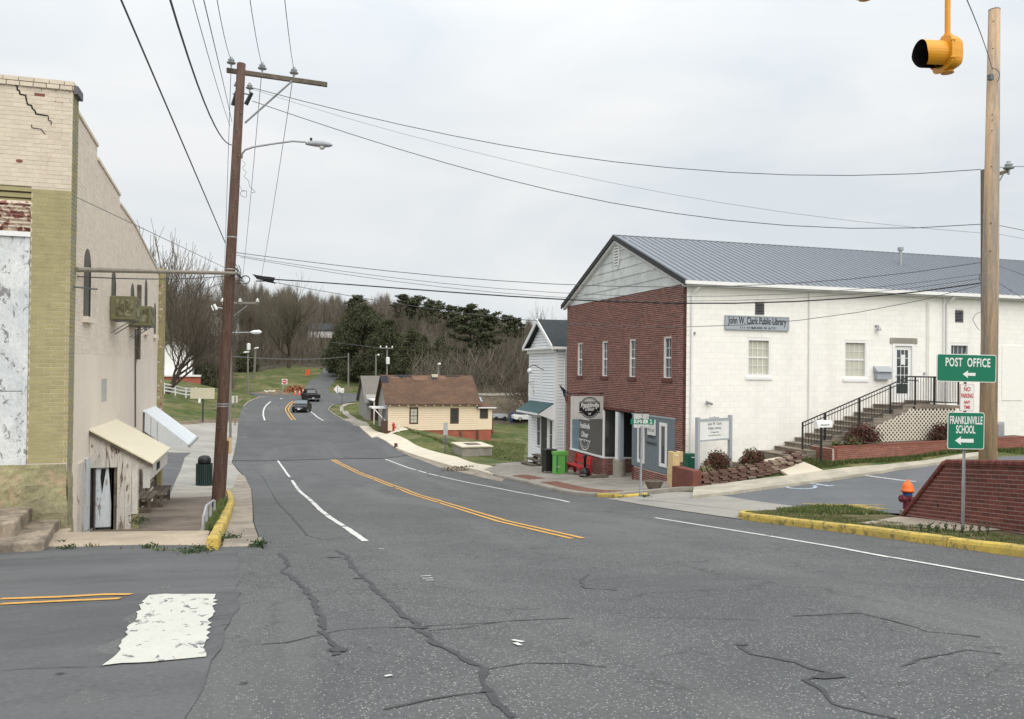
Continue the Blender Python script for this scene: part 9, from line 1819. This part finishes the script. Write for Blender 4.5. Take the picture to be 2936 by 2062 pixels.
# vehicles and things on the valley edge
def farcar(label, u, v, m, L_=4.4, ang=0):
    p = gp(u, v); t = thing('parked_car', label, 'car'); q = MB(); loft(q, [sec(-L_/2, 1.5, .4, .7), sec(-L_/2+.3, 1.76, .25, .85), sec(L_/2-.3, 1.76, .25, .9), sec(L_/2, 1.5, .4, .8)]); q.build('body', M_[m], t); q = MB(); loft(q, [sec(-1.1, 1.5, .82, .9, .03), sec(-.5, 1.3, .82, 1.4, .06), sec(.9, 1.3, .82, 1.42, .06), sec(1.6, 1.5, .82, .92, .03)]); q.build('cabin', M_['carglass'], t)
    for x in (-.78, .78):
        for y in (-1.35, 1.35): wheel(t, x, y, .32)
    t.location = p; t.rotation_euler = (0, 0, ang); return t
farcar('white car parked beyond the lawn, half hidden by the lodge', 1512, 1207, 'white', ang=1.6)
p = gp(1435, 1206); t = thing('flat_trailer', 'low pale trailer parked at the far edge of the valley lawn', 'trailer', p); q = MB(); q.box(p.x-1.0, p.x+1.0, p.y, p.y+1.6, p.z+.35, p.z+.85); q.build('bed', M_['greyp'], t); q = MB(); q.box(p.x-.9, p.x+.9, p.y+.1, p.y+1.5, p.z+.25, p.z+.35); q.build('frame', M_['galv_d'], t)
for s in (-.6, .6): q = MB(); q.lathe([(.28, -.1), (.28, .1)], (p.x+s, p.y, p.z+.28), 12, axis=(0, 1, 0)); q.build('wheel', M_['rubber'], t)
p = gp(1468, 1209); t = thing('blue_barrel', 'small dark blue barrel standing on the far edge of the lawn', 'barrel', p); q = MB(); q.lathe([(.3, 0), (.32, .1), (.32, .7), (.22, .85), (.2, 1.25), (.1, 1.35)], p, 12); q.build('drum', M_['hyd_b'], t)
# ================================================================== GRASS AND WEEDS
def blades(name, label, poly, n, hgt, wts, zoff=.13, seed=1, wid=.006, mask=None, clump=0):
    rg = np.random.default_rng(seed); xs = [p[0] for p in poly]; ys = [p[1] for p in poly]; P = np.c_[rg.uniform(min(xs), max(xs), n*3), rg.uniform(min(ys), max(ys), n*3)]; P = P[in_poly(P, poly)]
    if clump: k = np.sin(P[:, 0]*7.3+np.sin(P[:, 1]*5.1)*2)+np.sin(P[:, 1]*8.7+P[:, 0]*3); P = P[k+rg.normal(size=len(k))*.6 > clump-1]
    P = P[:n]; n = len(P); Z = Gn(P)+zoff-.01; a = rg.uniform(0, 6.28, n); h = rg.uniform(hgt[0], hgt[1], n); ln = rg.uniform(0, .9, n)*h; w_ = wid*rg.uniform(.7, 1.5, n)
    dx, dy = np.cos(a), np.sin(a); B = np.c_[P, Z]; T = B+np.c_[dx*ln, dy*ln, h]; Wv = np.c_[-dy*w_, dx*w_, np.zeros(n)]
    V = np.stack([B-Wv, B+Wv, T], 1).reshape(-1, 3); o = put(name, fast_mesh(name, V, np.arange(3*n).reshape(-1, 3), M_['blade'], rg.choice(3, n, p=np.array(wts)/sum(wts)))); tag(o, label, None, None, 'stuff'); return o
vg = [(10.6, 3), (10.6, 16), (10.78, 16.8), (11.2, 17.1), (11.9, 17.0), (12.1, 15.2), (11.75, 14.3), (11.55, 11.5), (11.6, 3)]
blades('grass', 'short patchy grass on the verge behind the yellow kerb', vg, 26000, (.02, .065), (5, 3, 3), .135, 1, .007, clump=.7)
blades('grass', 'grass tuft strip by the wing wall end', [(11.5, 16.4), (12.0, 17.3), (13.4, 17.6), (13.8, 17.0), (12.95, 14.6), (12.5, 15.0)], 8000, (.03, .11), (6, 2, 1), .135, 2, .009)
blades('grass', 'lawn below the long brick planter', [(17.9, 24.9), (18.6, 24.95), (19.0, 24.1), (30, 24.1), (30, 23.6), (22, 23.9), (19.4, 23.9), (18.2, 24.2)], 14000, (.04, .13), (6, 3, 1), 0.0, 3, .012)
blades('grass', 'lawn right of the pale pole', [(26, 22.9), (31, 22.9), (34, 26.6), (25.9, 26.6)], 9000, (.04, .12), (6, 3, 1), 0.0, 4, .014)
blades('grass', 'lawn beside the stair below the planter', [(17.6, 23.9), (22.5, 23.7), (22.5, 24.1), (18.95, 24.1), (18.6, 25.2), (18.0, 25.2)], 7000, (.03, .1), (6, 3, 1), 0.0, 14, .012)
blades('grass', 'weedy grass between the yellow kerb and the low railing', [(-.93, 15.0), (-.80, 15.0), (-.86, 20), (-.93, 24), (-1.08, 24)], 7000, (.03, .15), (7, 2, 1), .12, 5, .008)
blades('grass', 'grass along the terracotta foundation of the yellow house', px([(1105, 1228), (1180, 1240), (1260, 1268), (1330, 1296), (1330, 1288), (1265, 1262), (1190, 1238)]), 7000, (.05, .16), (6, 2, 1), 0.0, 6, .02)
blades('grass', 'straggling weeds along the edge of the parking strip', px([(1993, 1424), (2100, 1413), (2200, 1399), (2350, 1379), (2480, 1360), (2480, 1357), (2350, 1374), (2200, 1394), (2100, 1408), (1993, 1418)]), 5000, (.02, .09), (5, 2, 2), 0.02, 7, .010, clump=.9)
blades('grass', 'short lawn grass on the near valley lawn', px([(1340, 1300), (1500, 1325), (1510, 1270), (1330, 1270)]), 14000, (.03, .08), (6, 3, 2), 0.0, 8, .02)
blades('grass', 'weeds along the road edge of the corner slab', px([(240, 1568), (300, 1570), (420, 1573), (600, 1592), (600, 1598), (420, 1580), (240, 1572)]), 900, (.02, .10), (5, 2, 2), .02, 9, .008, clump=1.2)
def weed(label, p, r, h, n=220, m=None):
    t = thing('weed', label, 'plant', p); rg = np.random.default_rng(int(abs(p[0]*97+p[1]*13)) % 9999); c = rg.normal(size=(n, 3))*np.array([r*.5, r*.5, h*.28])+np.array([p[0], p[1], p[2]+h*.4]); c[:, 2] = np.maximum(c[:, 2], p[2]+.01)
    a = rg.normal(size=(n, 3)); a /= np.linalg.norm(a, axis=1)[:, None]; b = np.cross(a, rg.normal(size=(n, 3))); b /= np.linalg.norm(b, axis=1)[:, None]; s = rg.uniform(.5, 1.2, n)[:, None]*.028
    put('leaves', fast_mesh('leaves', np.stack([c-a*s, c+b*s*.45, c+a*s, c-b*s*.45], 1).reshape(-1, 3), np.arange(4*n).reshape(-1, 4), m or M_['weed']), t)
    q = MB()
    for k in range(7): an = k*.9; q.tube([(p[0], p[1], p[2]-.03), (p[0]+r*.5*math.cos(an), p[1]+r*.5*math.sin(an), p[2]+h*.7)], .003, 3)
    q.build('stem', M_['weed'], t); return t
for lab, u, v, r, h, n in (('leafy green weed growing in the gutter right of the yellow kerb end', 655, 1552, .26, .16, 520), ('small bright weed at the asphalt edge below the gutter', 742, 1566, .16, .14, 300), ('scrubby weed at the near end of the corner slab', 565, 1582, .34, .10, 380), ('tiny weed on the middle of the slab edge', 425, 1571, .14, .08, 120), ('little weed at the left part of the slab edge', 175, 1560, .16, .08, 120), ('dark weed clump in the asphalt seam before the steps', 190, 1572, .22, .05, 160),
                           ('weed tuft against the street name post base', 1850, 1424, .25, .07, 200), ('weeds at the foot of the patched lean-to wall', 395, 1505, .3, .25, 300)):
    p = gp(u, v, .02 if u != 1850 else .15); weed(lab, (p.x, p.y, p.z if u != 395 else -3.15), r*.75, h*.8, int(n*.6))
for k in range(9):
    p = gp(2640+k*24, 1522+(k % 3)*3, .15); weed('spindly flowering weed in the row between verge and pavement by the sign post', (p.x, p.y, p.z), .05, .17, 24)
for o in COL.objects:
    if o.name.startswith('weed') and str(o.get('label', '')).startswith('spindly'): o['group'] = 'spindly weeds on the verge'
